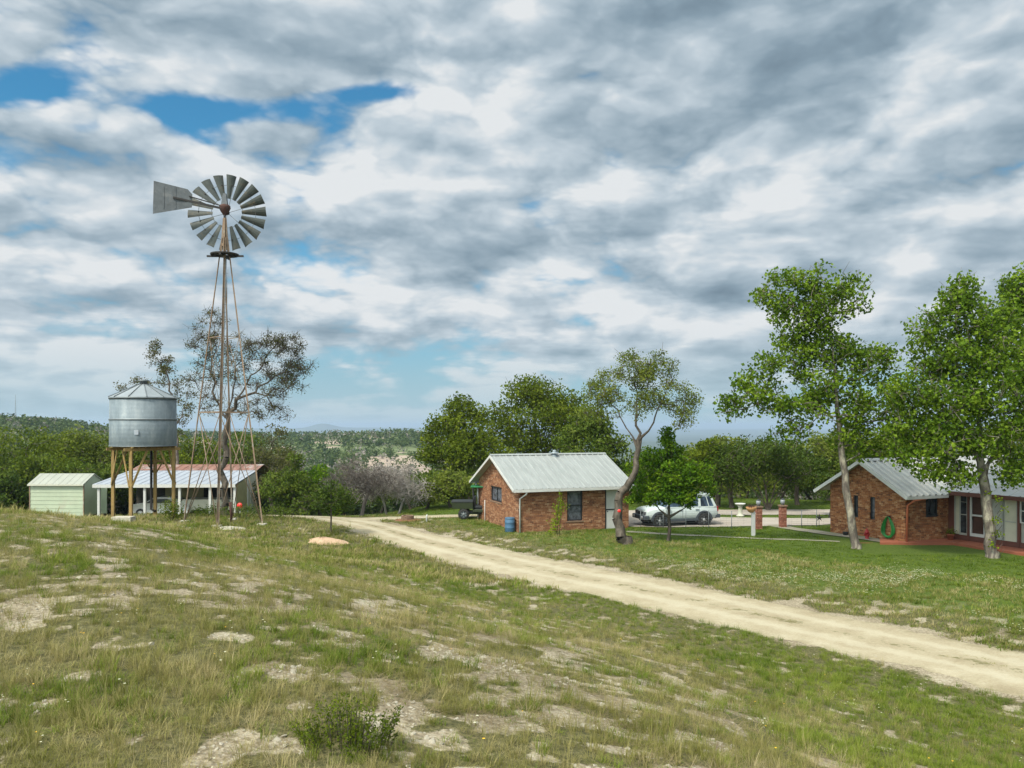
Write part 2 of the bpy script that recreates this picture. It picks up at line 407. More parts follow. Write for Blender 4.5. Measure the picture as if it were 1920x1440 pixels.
def glass(name, c=(0.03, 0.035, 0.04), r=0.08, var=3.0):
    m, t, b = material(name)
    n = t.noise(objco(t), var, 4, 0.6)
    t.l(t.ramp(n, [(0.35, tuple(x * 0.5 for x in c)), (0.7, tuple(x * 2.2 for x in c))]), b.inputs['Base Color'])
    b.inputs['Roughness'].default_value = r; b.inputs['Specular IOR Level'].default_value = 0.6
    return m
M['glass'] = glass('dark_window_glass')
M['glass_car'] = glass('tinted_car_glass', (0.04, 0.06, 0.09), 0.05)
M['glass_grey'] = glass('dusty_glass', (0.08, 0.085, 0.10), 0.2, 4)
def bark(name, c, hi, scale=5):
    m, t, b = material(name)
    co = objco(t)
    mp = t.n('ShaderNodeMapping'); t.l(co, mp.inputs[0]); mp.inputs['Scale'].default_value = (1, 1, 0.35)
    n = t.noise(mp.outputs[0], scale, 7, 0.7, 0.6); n2 = t.noise(co, 1.9, 4, 0.6)
    colr = t.ramp(n, [(0.32, tuple(x * 0.45 for x in c)), (0.5, c), (0.66, hi)])
    t.l(t.mix(t.math('MULTIPLY', t.smooth(n2, 0.5, 0.68), 0.45), colr, hi), b.inputs['Base Color'])
    b.inputs['Roughness'].default_value = 0.92
    bump(t, b, n, 0.8, 0.04)
    return m
M['bark'] = bark('grey_oak_bark', (0.125, 0.10, 0.085), (0.24, 0.205, 0.175), 7)
M['bark_dark'] = bark('dark_bark', (0.075, 0.06, 0.045), (0.15, 0.125, 0.10), 5)
M['bark_pale'] = bark('sycamore_bark', (0.14, 0.115, 0.095), (0.38, 0.345, 0.26), 4.5)
M['bark_grey'] = bark('bare_twig_bark', (0.30, 0.265, 0.24), (0.44, 0.41, 0.37), 4)
def leaf_mat(name, lo, mid, hi, trans=0.35, nscale=1.2, soft=0.6):
    m, t, b = material(name)
    at = t.n('ShaderNodeAttribute'); at.attribute_name = 'rnd'
    geo = t.n('ShaderNodeNewGeometry')
    n = t.noise(geo.outputs['Position'], nscale, 3, 0.6)
    f = t.math('ADD', t.math('MULTIPLY', at.outputs['Fac'], soft), t.math('MULTIPLY', t.smooth(n, 0.3, 0.7), 1 - soft))
    colr = t.ramp(f, [(0.1, lo), (0.5, mid), (0.92, hi)])
    t.l(colr, b.inputs['Base Color']); b.inputs['Roughness'].default_value = 0.55; b.inputs['Specular IOR Level'].default_value = 0.12
    tr = t.n('ShaderNodeBsdfTranslucent'); t.l(t.mix(0.5, colr, (0.35, 0.5, 0.05), 'MULTIPLY') if False else colr, tr.inputs[0])
    mx = t.n('ShaderNodeMixShader'); mx.inputs[0].default_value = trans
    t.l(b.outputs[0], mx.inputs[1]); t.l(tr.outputs[0], mx.inputs[2])
    t.l(mx.outputs[0], m.node_tree.nodes['Material Output'].inputs[0])
    return m
M['leaf_oak'] = leaf_mat('oak_leaves', (0.041, 0.070, 0.004), (0.104, 0.146, 0.009), (0.207, 0.248, 0.019))
M['leaf_grey'] = leaf_mat('grey_oak_leaves', (0.050, 0.054, 0.016), (0.095, 0.099, 0.029), (0.180, 0.176, 0.057))
M['leaf_light'] = leaf_mat('light_oak_leaves', (0.056, 0.085, 0.009), (0.130, 0.169, 0.022), (0.270, 0.304, 0.047))
M['leaf_syc'] = leaf_mat('sycamore_leaves', (0.045, 0.095, 0.006), (0.113, 0.192, 0.011), (0.259, 0.360, 0.028), 0.4)
M['leaf_bright'] = leaf_mat('bright_leaves', (0.032, 0.088, 0.004), (0.095, 0.19, 0.008), (0.23, 0.33, 0.018), 0.4)
M['leaf_cedar'] = leaf_mat('cedar_foliage', (0.023, 0.045, 0.006), (0.050, 0.085, 0.009), (0.101, 0.140, 0.016), 0.2)
M['leaf_vine'] = leaf_mat('yellow_green_leaves', (0.10, 0.15, 0.008), (0.19, 0.26, 0.012), (0.32, 0.38, 0.03), 0.4)
M['leaf_mid'] = leaf_mat('brush_leaves', (0.040, 0.069, 0.008), (0.085, 0.130, 0.014), (0.169, 0.208, 0.028), 0.3)
M['leaf_lilac'] = leaf_mat('grey_twig_haze', (0.18, 0.16, 0.14), (0.29, 0.265, 0.235), (0.42, 0.39, 0.35), 0.2)
# ------------------------------------------------------------------ land
def ss(a, b, x):
    t = np.clip((np.asarray(x, float) - a) / (b - a), 0, 1); return t * t * (3 - 2 * t)
_P = np.random.default_rng(5).random((256, 256))
def vnoise(x, y):
    x = np.asarray(x, float); y = np.asarray(y, float)
    xi = np.floor(x).astype(int); yi = np.floor(y).astype(int); fx = x - xi; fy = y - yi
    fx = fx * fx * (3 - 2 * fx); fy = fy * fy * (3 - 2 * fy)
    a = _P[xi & 255, yi & 255]; b = _P[(xi + 1) & 255, yi & 255]; c = _P[xi & 255, (yi + 1) & 255]; d = _P[(xi + 1) & 255, (yi + 1) & 255]
    return (a * (1 - fx) + b * fx) * (1 - fy) + (c * (1 - fx) + d * fx) * fy
def fbm(x, y, s, o=4, g=0.5):
    r = 0; A = 1; T = 0
    for k in range(o):
        r = r + A * vnoise(x / s + 17.3 * k, y / s + 9.1 * k); T += A; A *= g; s = s / 2.03
    return r / T
ROAD = [(-25, 52, 1.0), (-17.5, 49.2, 1.1), (-10.9, 45.6, 1.2), (-7.4, 42.3, 1.35), (-5.1, 38.9, 1.5), (-2.4, 35.4, 1.8), (0.0, 32.1, 1.85), (3.6, 28.2, 1.85),
        (6.42, 24.7, 1.8), (8.8, 21.6, 1.72), (10.55, 19.45, 1.7), (12.1, 17.3, 1.7), (14.5, 13.4, 1.7), (18, 7, 1.7), (21, 0, 1.7)]
def resample(P, step):
    P = np.array(P, float); d = np.r_[0, np.cumsum(np.hypot(*np.diff(P[:, :2], axis=0).T))]
    n = int(d[-1] / step); t = np.linspace(0, d[-1], n)
    Q = np.stack([np.interp(t, d, P[:, k]) for k in range(P.shape[1])], 1)
    for _ in range(int(3 / step)):
        Q[1:-1] = (Q[:-2] + 2 * Q[1:-1] + Q[2:]) / 4
    return Q
ROADS = resample(ROAD, 0.3)
SIDE = resample([(-9.3, 44.6, 0.8), (-7.4, 46.2, 0.9), (-4.5, 47.6, 0.9), (-1.5, 48.2, 0.8), (1.5, 48.0, 0.8)], 0.3)
def path_dist(x, y, Q):
    """distance to a centre line, which side of it, and its half width there"""
    x = np.asarray(x, float); y = np.asarray(y, float); sh = x.shape; x = x.ravel(); y = y.ravel()
    best = np.full(x.shape, 1e9); sg = np.ones(x.shape); hw = np.zeros(x.shape)
    for i in range(0, len(Q) - 1, 2):
        j = min(i + 2, len(Q) - 1)
        a = Q[i]; b = Q[j]; ex, ey = b[0] - a[0], b[1] - a[1]; L = ex * ex + ey * ey + 1e-9
        t = np.clip(((x - a[0]) * ex + (y - a[1]) * ey) / L, 0, 1)
        px, py = x - a[0] - t * ex, y - a[1] - t * ey; d = np.hypot(px, py)
        m = d < best; best = np.where(m, d, best); hw = np.where(m, a[2] + (b[2] - a[2]) * t, hw)
        sg = np.where(m, np.where(ex * (y - a[1]) - ey * (x - a[0]) < 0, 1.0, -1.0), sg)
    return best.reshape(sh), sg.reshape(sh), hw.reshape(sh)
def height(x, y):
    x = np.asarray(x, float); y = np.asarray(y, float)
    r = np.hypot(x, y); yy = np.maximum(y, 1.0); px = 960 + 1500 * x / yy
    px = np.where(y < 1, np.where(x < 0, -3000, 3000), px)
    near = r < 120
    d = np.full(x.shape, 50.0); sg = np.ones(x.shape)
    if near.any():
        a, b, _ = path_dist(x[near], y[near], ROADS); d[near] = a; sg[near] = b
    ds = d * sg
    hill = 3.15 * ss(1.8, 19, ds) * (1 - ss(23, 45, y - 0.10 * np.minimum(x, 0)))
    shelf = 0.62 * np.exp(-((x + 17) ** 2 / 2 / 8.0 ** 2 + (y - 41) ** 2 / 2 / 6.5 ** 2))
    bumps = (fbm(x, y, 5, 3) - 0.5) * 0.35 * ss(2.5, 7, d) * (1 - ss(34, 42, y)) * (sg > 0) + (fbm(x + 50, y, 1.3, 2) - 0.5) * 0.07 * ss(2.2, 4, d)
    lft = 1 - ss(620, 900, px)
    drop = -1.9 * ss(45, 62, y) * lft
    lawn = 0.10 * ss(2, 6, -ds)
    hn = hill + shelf * (1 - 0.0) + bumps + drop + lawn
    zl = np.interp(r, [60, 100, 160, 260, 350, 450, 600, 700, 1500, 4000, 9000, 12000, 40000], [-1.9, -5, -10, -11.5, -9.5, -6, -2.8, -6, -60, -95, -90, -110, -110])
    zl = zl + 13 * ss(1500 * .0, 1, 1) * np.exp(-((px + 40) / 330) ** 2) * np.exp(-((r - 440) / 130.0) ** 2) + 4.0 * np.exp(-((px - 830) / 110) ** 2) * np.exp(-((r - 560) / 90.0) ** 2)
    zl = zl + 60 * np.exp(-((px - 605) / 28) ** 2) * np.exp(-((r - 9000) / 800.0) ** 2) + 60 * ss(8000, 9500, r) * np.exp(-((r - 9500) / 2000.0) ** 2)
    zr = np.interp(r, [60, 90, 200, 500, 1500, 3200, 4000, 6000, 8500, 12000, 16000, 40000], [-0.3, -3, -15, -45, -85, -92, -78, -100, -95, -62, -80, -110])
    w = 1 - ss(760, 980, px)
    zf = zl * w + zr * (1 - w) + (fbm(x, y, 90, 3) - 0.5) * 3.0 * ss(120, 300, r) + (fbm(x, y + 999, 1800, 4) - 0.5) * 34 * ss(1500, 4000, r)
    zf = np.where(y < 1, -3 - r * 0.01, zf)
    m = ss(56, 84, np.where(y < 1, r * 0.7, r))
    return hn * (1 - m) + zf * m
def hz(x, y): return float(height(np.array([x]), np.array([y]))[0])
DRIVE = [(5.2, 43.2), (9, 42.9), (13, 43.3), (18, 44.2), (30, 46.5), (30, 47.8), (20, 47.0), (13, 47.3), (9.5, 48.2), (12, 48.7), (30, 49.2), (30, 52.3), (15, 51.8), (4, 51.0), (2.2, 48.3), (4.6, 46.2)]
PATH = resample([(14.4, 43.9, 0.5), (14.7, 42.6, 0.5), (16.0, 40.2, 0.5), (17.3, 38.6, 0.55), (17.9, 37.6, 0.6)], 0.3)
EDGE = resample([(5.9, 41.1, 0.22), (9.0, 39.9, 0.22), (11.5, 38.9, 0.2), (13.6, 38.2, 0.2), (15.4, 37.6, 0.2)], 0.3)
def inpoly(x, y, poly):
    c = np.zeros(x.shape, bool); n = len(poly)
    for i in range(n):
        x1, y1 = poly[i]; x2, y2 = poly[(i + 1) % n]
        c ^= ((y1 > y) != (y2 > y)) & (x < (x2 - x1) * (y - y1) / (y2 - y1 + 1e-12) + x1)
    return c
# bare limestone patches seen in the field: x, y, radius x, radius y, strength
BARE = [(-7.25, 12.09, 0.8, 1.88, 0.3), (-5.44, 10.73, 0.82, 0.93, 0.22), (-4.94, 12.16, 0.33, 1.04, 0.12), (-9.69, 15.63, 0.64, 1.32, 0.2), (-8.53, 16.4, 0.49, 1.18, 0.14), (-5.99, 19.52, 0.07, 3.47, 0.14), (-3.48, 16.3, 0.41, 4.09, 0.22), (-5.16, 19.35, 0.32, 3.28, 0.16), (-4.12, 9.35, 0.36, 0.74, 0.12), (0.91, 13.58, 1.04, 3.22, 0.3), (0.32, 9.47, 0.88, 1.68, 0.26), (1.19, 9.37, 0.88, 1.14, 0.22), (-1.06, 7.95, 0.89, 0.78, 0.22), (-1.77, 7.81, 0.52, 0.8, 0.22), (-0.5, 6.79, 0.59, 0.94, 0.24), (-1.89, 6.15, 0.47, 0.4, 0.2), (3.16, 13.92, 1.16, 1.68, 0.2), (3.2, 12.97, 0.69, 1.22, 0.15), (0.63, 6.8, 0.62, 0.56, 0.24), (1.37, 7.09, 0.34, 0.45, 0.16), (-3.4, 9.63, 0.48, 0.71, 0.1), (-4.17, 8.57, 0.43, 0.54, 0.14), (-1.62, 15.15, 0.48, 1.68, 0.14), (3.29, 11.76, 0.72, 1.25, 0.14), (-6.45, 10.75, 0.53, 0.81, 0.2), (-5.33, 38.08, 0.99, 1.92, 0.3), (-3.63, 34.04, 1.35, 1.56, 0.3)]
LUSH = [(-4.43, 7.39, 0.8, 1.26, 0.16), (7.17, 14.54, 2.8, 4.23, 0.26), (-1.26, 6.29, 0.44, 0.43, 0.22), (-2.48, 7.43, 0.71, 0.82, 0.12), (5.89, 18.41, 2.2, 2.54, 0.16), (2.42, 25.97, 2.43, 2.79, 0.14), (-10.85, 35.37, 5.76, 5.3, 0.14), (-1.02, 25.47, 2.09, 3.65, 0.12), (-0.13, 18.78, 2.36, 5.4, 0.08), (-3.13, 6.17, 0.57, 0.57, 0.1), (0.0, 7.87, 0.27, 0.49, 0.1), (4.48, 10.49, 2.48, 1.79, 0.12)]
def grassy(x, y):
    g = 0.605 + (fbm(x, y, 3.6, 3, 0.6) - .5) * 0.45 + (fbm(x + 40, y + 3, 1.1, 3, 0.6) - .5) * 0.55 + (fbm(x + 7, y + 31, 0.40, 2, 0.6) - .5) * 1.5
    for (a, b, rx, ry, s) in BARE: g = g - s * 0.40 * np.exp(-((x - a) / rx) ** 2 - ((y - b) / ry) ** 2)
    for (a, b, rx, ry, s) in LUSH: g = g + s * 0.8 * np.exp(-((x - a) / rx) ** 2 - ((y - b) / ry) ** 2)
    d, sg, hw = path_dist(x, y, ROADS)
    g = g + 0.16 * ss(14, 1, d) * (sg > 0) + np.where(sg < 0, 0.18 * ss(2.2, 6, d) + 0.04, 0)
    g = g + 0.14 * ss(26, 40, y)
    cov = ss(0.38, 0.54, g)
    rim = ss(0.0, 0.55, (d - hw + (fbm(x, y, 0.8, 3) - 0.5) * 1.3))
    d2, _, hw2 = path_dist(x, y, SIDE); rim = rim * ss(-0.1, 0.4, d2 - hw2 + (fbm(x, y, 0.8, 3) - 0.5))
    return cov * rim, d, sg
def disc(x, y, r): return lambda X, Y: np.hypot(X - x, Y - y) < r

def pale_at(x, y):
    px = 960 + 1500 * x / np.maximum(y, 1); r = np.hypot(x, y)
    return np.where(y > 1, np.exp(-((px - 740) / 110) ** 2 - ((r - 330) / 60) ** 2) + 1.0 * np.exp(-((px - 780) / 90) ** 2 - ((r - 250) / 40) ** 2) + .7 * np.exp(-((px - 620) / 30) ** 2 - ((r - 480) / 60) ** 2), 0)
def ground_sheet():
    rr = [0.4]
    while rr[-1] < 45000: rr.append(rr[-1] * (1.011 if rr[-1] < 120 else 1.03))
    rr = np.array(rr)
    an = np.concatenate([np.linspace(-R(44), R(44), 400), np.linspace(R(44), 2 * np.pi - R(44), 62)[1:-1]])
    A, RR = np.meshgrid(an, rr)
    X = RR * np.sin(A); Y = RR * np.cos(A)
    Z = height(X, Y)
    nr, na = X.shape
    V = np.stack([X.ravel(), Y.ravel(), Z.ravel()], 1)
    V = np.vstack([V, [[0, 0, hz(0.0, 0.2)]]])
    i = np.arange(nr - 1)[:, None]; j = np.arange(na)[None, :]; j2 = (j + 1) % na
    F = np.stack([i * na + j, (i + 1) * na + j, (i + 1) * na + j2, i * na + j2], -1).reshape(-1, 4)
    c = len(V) - 1; jj = np.arange(0, na); k = (jj + 1) % na
    F = np.vstack([F, np.stack([np.full(na, c), jj, k, np.full(na, c)], 1)[:0]])
    g = np.ones(V.shape[0]); lw = np.zeros(V.shape[0]); m = np.hypot(V[:, 0], V[:, 1]) < 75
    gg, d, sg = grassy(V[m, 0], V[m, 1]); g[m] = gg
    lw[m] = (sg < 0) * ss(2.0, 7, d)
    me_t, t, b = material('field_ground')
    ga = t.n('ShaderNodeAttribute'); ga.attribute_name = 'grassy'
    la = t.n('ShaderNodeAttribute'); la.attribute_name = 'lawn'
    pos = t.n('ShaderNodeNewGeometry').outputs['Position']
    n1 = t.noise(pos, 0.55, 6, 0.65); n2 = t.noise(pos, 14, 5, 0.75); n3 = t.noise(pos, 3.1, 4, 0.6)
    vo = t.n('ShaderNodeTexVoronoi'); t.l(pos, vo.inputs['Vector']); vo.inputs['Scale'].default_value = 22
    soil = t.ramp(t.math('ADD', t.math('MULTIPLY', n1, 0.4), t.math('MULTIPLY', n2, 0.6)), [(0.30, (0.09, 0.07, 0.042)), (0.44, (0.20, 0.162, 0.105)), (0.54, (0.35, 0.30, 0.215)), (0.64, (0.48, 0.43, 0.335))])
    soil = t.mix(t.math('MULTIPLY', t.smooth(vo.outputs['Distance'], 0.30, 0.12), t.smooth(n3, 0.5, 0.6)), soil, (0.46, 0.42, 0.34))
    thatch = t.ramp(n2, [(0.30, (0.035, 0.035, 0.016)), (0.5, (0.095, 0.09, 0.035)), (0.72, (0.20, 0.175, 0.085))])
    green = t.ramp(n2, [(0.3, (0.030, 0.052, 0.006)), (0.5, (0.065, 0.10, 0.013)), (0.72, (0.12, 0.155, 0.03))])
    th = t.mix(t.smooth(la.outputs['Fac'], 0.1, 0.8), thatch, green)
    # far land: scrub green with pale limestone slopes
    rad = t.n('ShaderNodeVectorMath', operation='LENGTH'); t.l(pos, rad.inputs[0])
    nf = t.noise(pos, 0.016, 5, 0.65); nf2 = t.noise(pos, 0.09, 5, 0.7)
    farc = t.ramp(nf2, [(0.35, (0.06, 0.09, 0.03)), (0.5, (0.12, 0.15, 0.06)), (0.65, (0.17, 0.19, 0.10))])
    fa = t.n('ShaderNodeAttribute'); fa.attribute_name = 'pale'
    farc = t.mix(t.smooth(t.math('ADD', nf, t.math('MULTIPLY', fa.outputs['Fac'], 0.22)), 0.54, 0.62), farc, (0.36, 0.285, 0.225))
    vfar = t.ramp(t.noise(pos, 0.0012, 6, 0.7), [(0.35, (0.03, 0.05, 0.025)), (0.6, (0.075, 0.095, 0.05))])
    farc = t.mix(t.smooth(rad.outputs['Value'], 800, 1500), farc, vfar)
    gf = t.smooth(t.math('ADD', ga.outputs['Fac'], t.math('MULTIPLY', t.math('SUBTRACT', t.noise(pos, 9.0, 6, 0.8), 0.5), 2.6)), 0.30, 0.80)
    gf = t.math('MAXIMUM', gf, la.outputs['Fac'])
    col = t.mix(gf, soil, th)
    col = t.mix(t.smooth(rad.outputs['Value'], 66, 95), col, farc)
    t.l(col, b.inputs['Base Color']); b.inputs['Roughness'].default_value = 0.95; b.inputs['Specular IOR Level'].default_value = 0.2
    bump(t, b, t.math('ADD', n2, t.math('MULTIPLY', vo.outputs['Distance'], 0.8)), 0.7, 0.03)
    o = np_mesh('ground', V, F, me_t, None, {'grassy': ('POINT', g), 'lawn': ('POINT', lw), 'pale': ('POINT', pale_at(V[:, 0], V[:, 1]))}, True)
    tag(o, kind='structure')
ground_sheet()

def strip(name, Q, mat, up, n=9, jag=0.25, edge=0.3):
    """sheet along a centre line, laid on the ground, with an uneven border"""
    T = np.gradient(Q[:, :2], axis=0); T /= np.hypot(*T.T)[:, None]; N = np.stack([-T[:, 1], T[:, 0]], 1)
    rows = []
    for k in range(n):
        u = 2 * k / (n - 1) - 1
        jg = (fbm(Q[:, 0] + 9 * (u > 0), Q[:, 1] + 5 * (u > 0), 0.9, 3, 0.7) - 0.5) * 2 * jag * abs(u) ** 3
        wdt = Q[:, 2] * u + np.sign(u) * jg
        rows.append(Q[:, :2] + N * wdt[:, None])
    XY = np.stack(rows, 1)
    Z = height(XY[..., 0], XY[..., 1]) + up
    u = np.abs(np.linspace(-1, 1, n))[None, :]
    Z = Z - edge * 0.05 * (u > 0.99)
    V = np.concatenate([XY, Z[..., None]], -1).reshape(-1, 3); L = len(Q)
    i = np.arange(L - 1)[:, None]; j = np.arange(n - 1)[None, :]
    F = np.stack([i * n + j, i * n + j + 1, (i + 1) * n + j + 1, (i + 1) * n + j], -1).reshape(-1, 4)
    if name: 
        o = np_mesh(name, V, F, mat, None, {'across': ('POINT', np.tile(np.linspace(-1, 1, n), L))}, True); return tag(o, kind='structure')
def road_mat():
    m, t, b = material('caliche_road')
    pos = t.n('ShaderNodeNewGeometry').outputs['Position']
    ac = t.n('ShaderNodeAttribute'); ac.attribute_name = 'across'
    n1 = t.noise(pos, 0.7, 6, 0.62); n2 = t.noise(pos, 16, 5, 0.75); n3 = t.noise(pos, 2.6, 5, 0.65)
    c = t.ramp(t.math('ADD', t.math('MULTIPLY', n1, 0.55), t.math('MULTIPLY', n2, 0.45)), [(0.34, (0.26, 0.21, 0.135)), (0.5, (0.36, 0.31, 0.21)), (0.66, (0.44, 0.39, 0.285))])
    aw = t.math('ABSOLUTE', t.math('ADD', ac.outputs['Fac'], t.math('MULTIPLY', t.math('SUBTRACT', n3, 0.5), 0.5)))
    rut = t.math('SUBTRACT', 1.0, t.smooth(t.math('ABSOLUTE', t.math('SUBTRACT', aw, 0.42)), 0.03, 0.20))
    c = t.mix(t.math('MULTIPLY', rut, 0.55), c, (0.45, 0.405, 0.30))
    mid = t.math('MULTIPLY', t.math('SUBTRACT', 1.0, t.smooth(aw, 0.10, 0.30)), 0.20)
    c = t.mix(mid, c, (0.27, 0.225, 0.14))
    weeds = t.math('MULTIPLY', t.math('SUBTRACT', 1.0, t.smooth(aw, 0.02, 0.14)), t.smooth(t.noise(pos, 1.6, 5, 0.7), 0.50, 0.58))
    c = t.mix(t.math('MULTIPLY', weeds, 0.8), c, (0.13, 0.12, 0.05))
    eb = t.math('MULTIPLY', t.smooth(aw, 0.75, 1.0), t.smooth(n3, 0.4, 0.6))
    c = t.mix(t.math('MULTIPLY', eb, 0.7), c, (0.22, 0.19, 0.11))
    t.l(c, b.inputs['Base Color']); b.inputs['Roughness'].default_value = 0.95; b.inputs['Specular IOR Level'].default_value = 0.15
    bump(t, b, t.math('ADD', n2, n3), 0.6, 0.03)
    return m
M['road'] = road_mat()
RG = ROADS.copy()
strip('dirt_road', RG, M['road'], 0.015, 15, 0.45)
strip('dirt_track', SIDE, M['road'], 0.022, 7, 0.3)
def gravel_mat():
    m, t, b = material('grey_gravel')
    pos = t.n('ShaderNodeNewGeometry').outputs['Position']
    n1 = t.noise(pos, 0.5, 5, 0.6); n2 = t.noise(pos, 9, 5, 0.8)
    c = t.ramp(t.math('ADD', t.math('MULTIPLY', n1, 0.5), t.math('MULTIPLY', n2, 0.5)), [(0.32, (0.25, 0.215, 0.18)), (0.5, (0.34, 0.295, 0.25)), (0.68, (0.43, 0.385, 0.34))])
    t.l(c, b.inputs['Base Color']); b.inputs['Roughness'].default_value = 0.95
    bump(t, b, n2, 0.6, 0.03); return m
M['gravel'] = gravel_mat()
def flat_poly(name, poly, mat, up, step=0.5, jag=0.2):
    Q = []
    for i in range(len(poly)):
        a = np.array(poly[i]); b = np.array(poly[(i + 1) % len(poly)]); n = max(1, int(np.hypot(*(b - a)) / step))
        for k in range(n): Q.append(a + (b - a) * k / n)
    Q = np.array(Q); Q = Q + (np.stack([fbm(Q[:, 0], Q[:, 1], 1.1, 2), fbm(Q[:, 0] + 70, Q[:, 1], 1.1, 2)], 1) - 0.5) * 2 * jag
    x0, y0 = Q.min(0); x1, y1 = Q.max(0); st = 0.25
    bm = bmesh.new(); vs = [bm.verts.new((float(x), float(y), 0)) for x, y in Q]; f = bm.faces.new(vs)
    for ax, lo, hi in ((0, x0, x1), (1, y0, y1)):
        for c in np.arange(lo + 0.6, hi, 0.6):
            co = (c, 0, 0) if ax == 0 else (0, c, 0); no = (1, 0, 0) if ax == 0 else (0, 1, 0)
            bmesh.ops.bisect_plane(bm, geom=bm.verts[:] + bm.edges[:] + bm.faces[:], plane_co=co, plane_no=no)
    xy = np.array([v.co[:2] for v in bm.verts]); z = height(xy[:, 0], xy[:, 1]) + up
    for v, zz in zip(bm.verts, z): v.co.z = zz
    for f in bm.faces:
        if f.normal.z < 0: f.normal_flip()
    me = bpy.data.meshes.new(name); bm.to_mesh(me); bm.free(); me.materials.append(mat)
    o = bpy.data.objects.new(name, me); COL.objects.link(o); return tag(o, kind='structure')
flat_poly('gravel_driveway', DRIVE, M['gravel'], 0.03)
strip('concrete_path', PATH, M['path'], 0.05, 3, 0.0)
strip('garden_path', EDGE, M['path'], 0.035, 3, 0.04)

# ------------------------------------------------------------------ grass (nobody could count it)
KEEP_OUT = []     # filled with (cx, cy, rz, x0, x1, y0, y1) rectangles in a building's own axes
def tuft_mesh(name, blades, hgt, spread, width, lean, mat, seed, flat=1.0, seg=3):
    r = np.random.default_rng(seed); V = []; F = []; A = []
    for b in range(blades):
        a = r.random() * 2 * np.pi; rad = spread * np.sqrt(r.random())
        p = np.array([rad * np.cos(a), rad * np.sin(a), -0.01])
        a2 = a + r.normal(0, 0.9); d = np.array([np.cos(a2), np.sin(a2), 0]); s = np.array([-d[1], d[0], 0])
        h = hgt * (0.45 + 0.75 * r.random()); ln = lean * (0.3 + r.random()); w = width * (0.6 + 0.7 * r.random())
        o = len(V)
        for k in range(seg + 1):
            u = k / seg
            c = p + d * ln * h * u ** 1.8 + np.array([0, 0, h * (u - 0.28 * ln * u * u) * flat])
            ww = w * (1 - u) ** 0.7 if k < seg else 0.0006
            V += [c - s * ww / 2, c + s * ww / 2]
        for k in range(seg):
            F.append([o + 2 * k, o + 2 * k + 1, o + 2 * k + 3, o + 2 * k + 2]); 
        A += [r.random()] * seg
    me_o = np_mesh(name, np.array(V), np.array(F), mat, None, {'rnd': ('FACE', A)})
    COL.objects.unlink(me_o)
    return me_o
def grass_mat(name, stops, tr=0.3):
    m, t, b = material(name)
    at = t.n('ShaderNodeAttribute'); at.attribute_name = 'rnd'
    oi = t.n('ShaderNodeObjectInfo')
    n = t.noise(oi.outputs['Location'], 0.33, 4, 0.65); n2 = t.noise(oi.outputs['Location'], 2.2, 2, 0.6)
    f = t.math('ADD', t.math('MULTIPLY', at.outputs['Fac'], 0.22), t.math('MULTIPLY', t.smooth(n, 0.32, 0.68), 0.32))
    f = t.math('ADD', f, t.math('MULTIPLY', t.smooth(n2, 0.3, 0.7), 0.20))
    f = t.math('ADD', f, t.math('MULTIPLY', oi.outputs['Random'], 0.28))
    c = t.ramp(f, stops)
    t.l(c, b.inputs['Base Color']); b.inputs['Roughness'].default_value = 0.6; b.inputs['Specular IOR Level'].default_value = 0.12
    trn = t.n('ShaderNodeBsdfTranslucent'); t.l(c, trn.inputs[0])
    mx = t.n('ShaderNodeMixShader'); mx.inputs[0].default_value = tr
    t.l(b.outputs[0], mx.inputs[1]); t.l(trn.outputs[0], mx.inputs[2]); t.l(mx.outputs[0], m.node_tree.nodes['Material Output'].inputs[0])
    return m
M['g_field'] = grass_mat('field_grass', [(0.12, (0.095, 0.110, 0.018)), (0.35, (0.165, 0.170, 0.034)), (0.55, (0.275, 0.25, 0.085)), (0.75, (0.41, 0.345, 0.165)), (0.92, (0.54, 0.455, 0.28))])
M['g_green'] = grass_mat('green_grass', [(0.1, (0.060, 0.110, 0.008)), (0.45, (0.126, 0.181, 0.018)), (0.75, (0.209, 0.248, 0.037)), (0.95, (0.351, 0.319, 0.099))])
M['g_lawn'] = grass_mat('lawn_grass', [(0.1, (0.048, 0.092, 0.005)), (0.5, (0.102, 0.161, 0.011)), (0.8, (0.172, 0.215, 0.028)), (0.97, (0.279, 0.258, 0.065))])
M['g_straw'] = grass_mat('straw', [(0.1, (0.12, 0.09, 0.045)), (0.5, (0.24, 0.19, 0.105)), (0.9, (0.40, 0.33, 0.20))])
M['flower_w'] = plain('white_petals', (0.50, 0.49, 0.34), 0.7, 0, 0.1, 20, 0)
M['flower_y'] = plain('yellow_petals', (0.75, 0.42, 0.02), 0.7, 0, 0.15, 20, 0)
M['stone'] = plain('limestone_chips', (0.36, 0.325, 0.255), 0.9, 0, 0.25, 9)
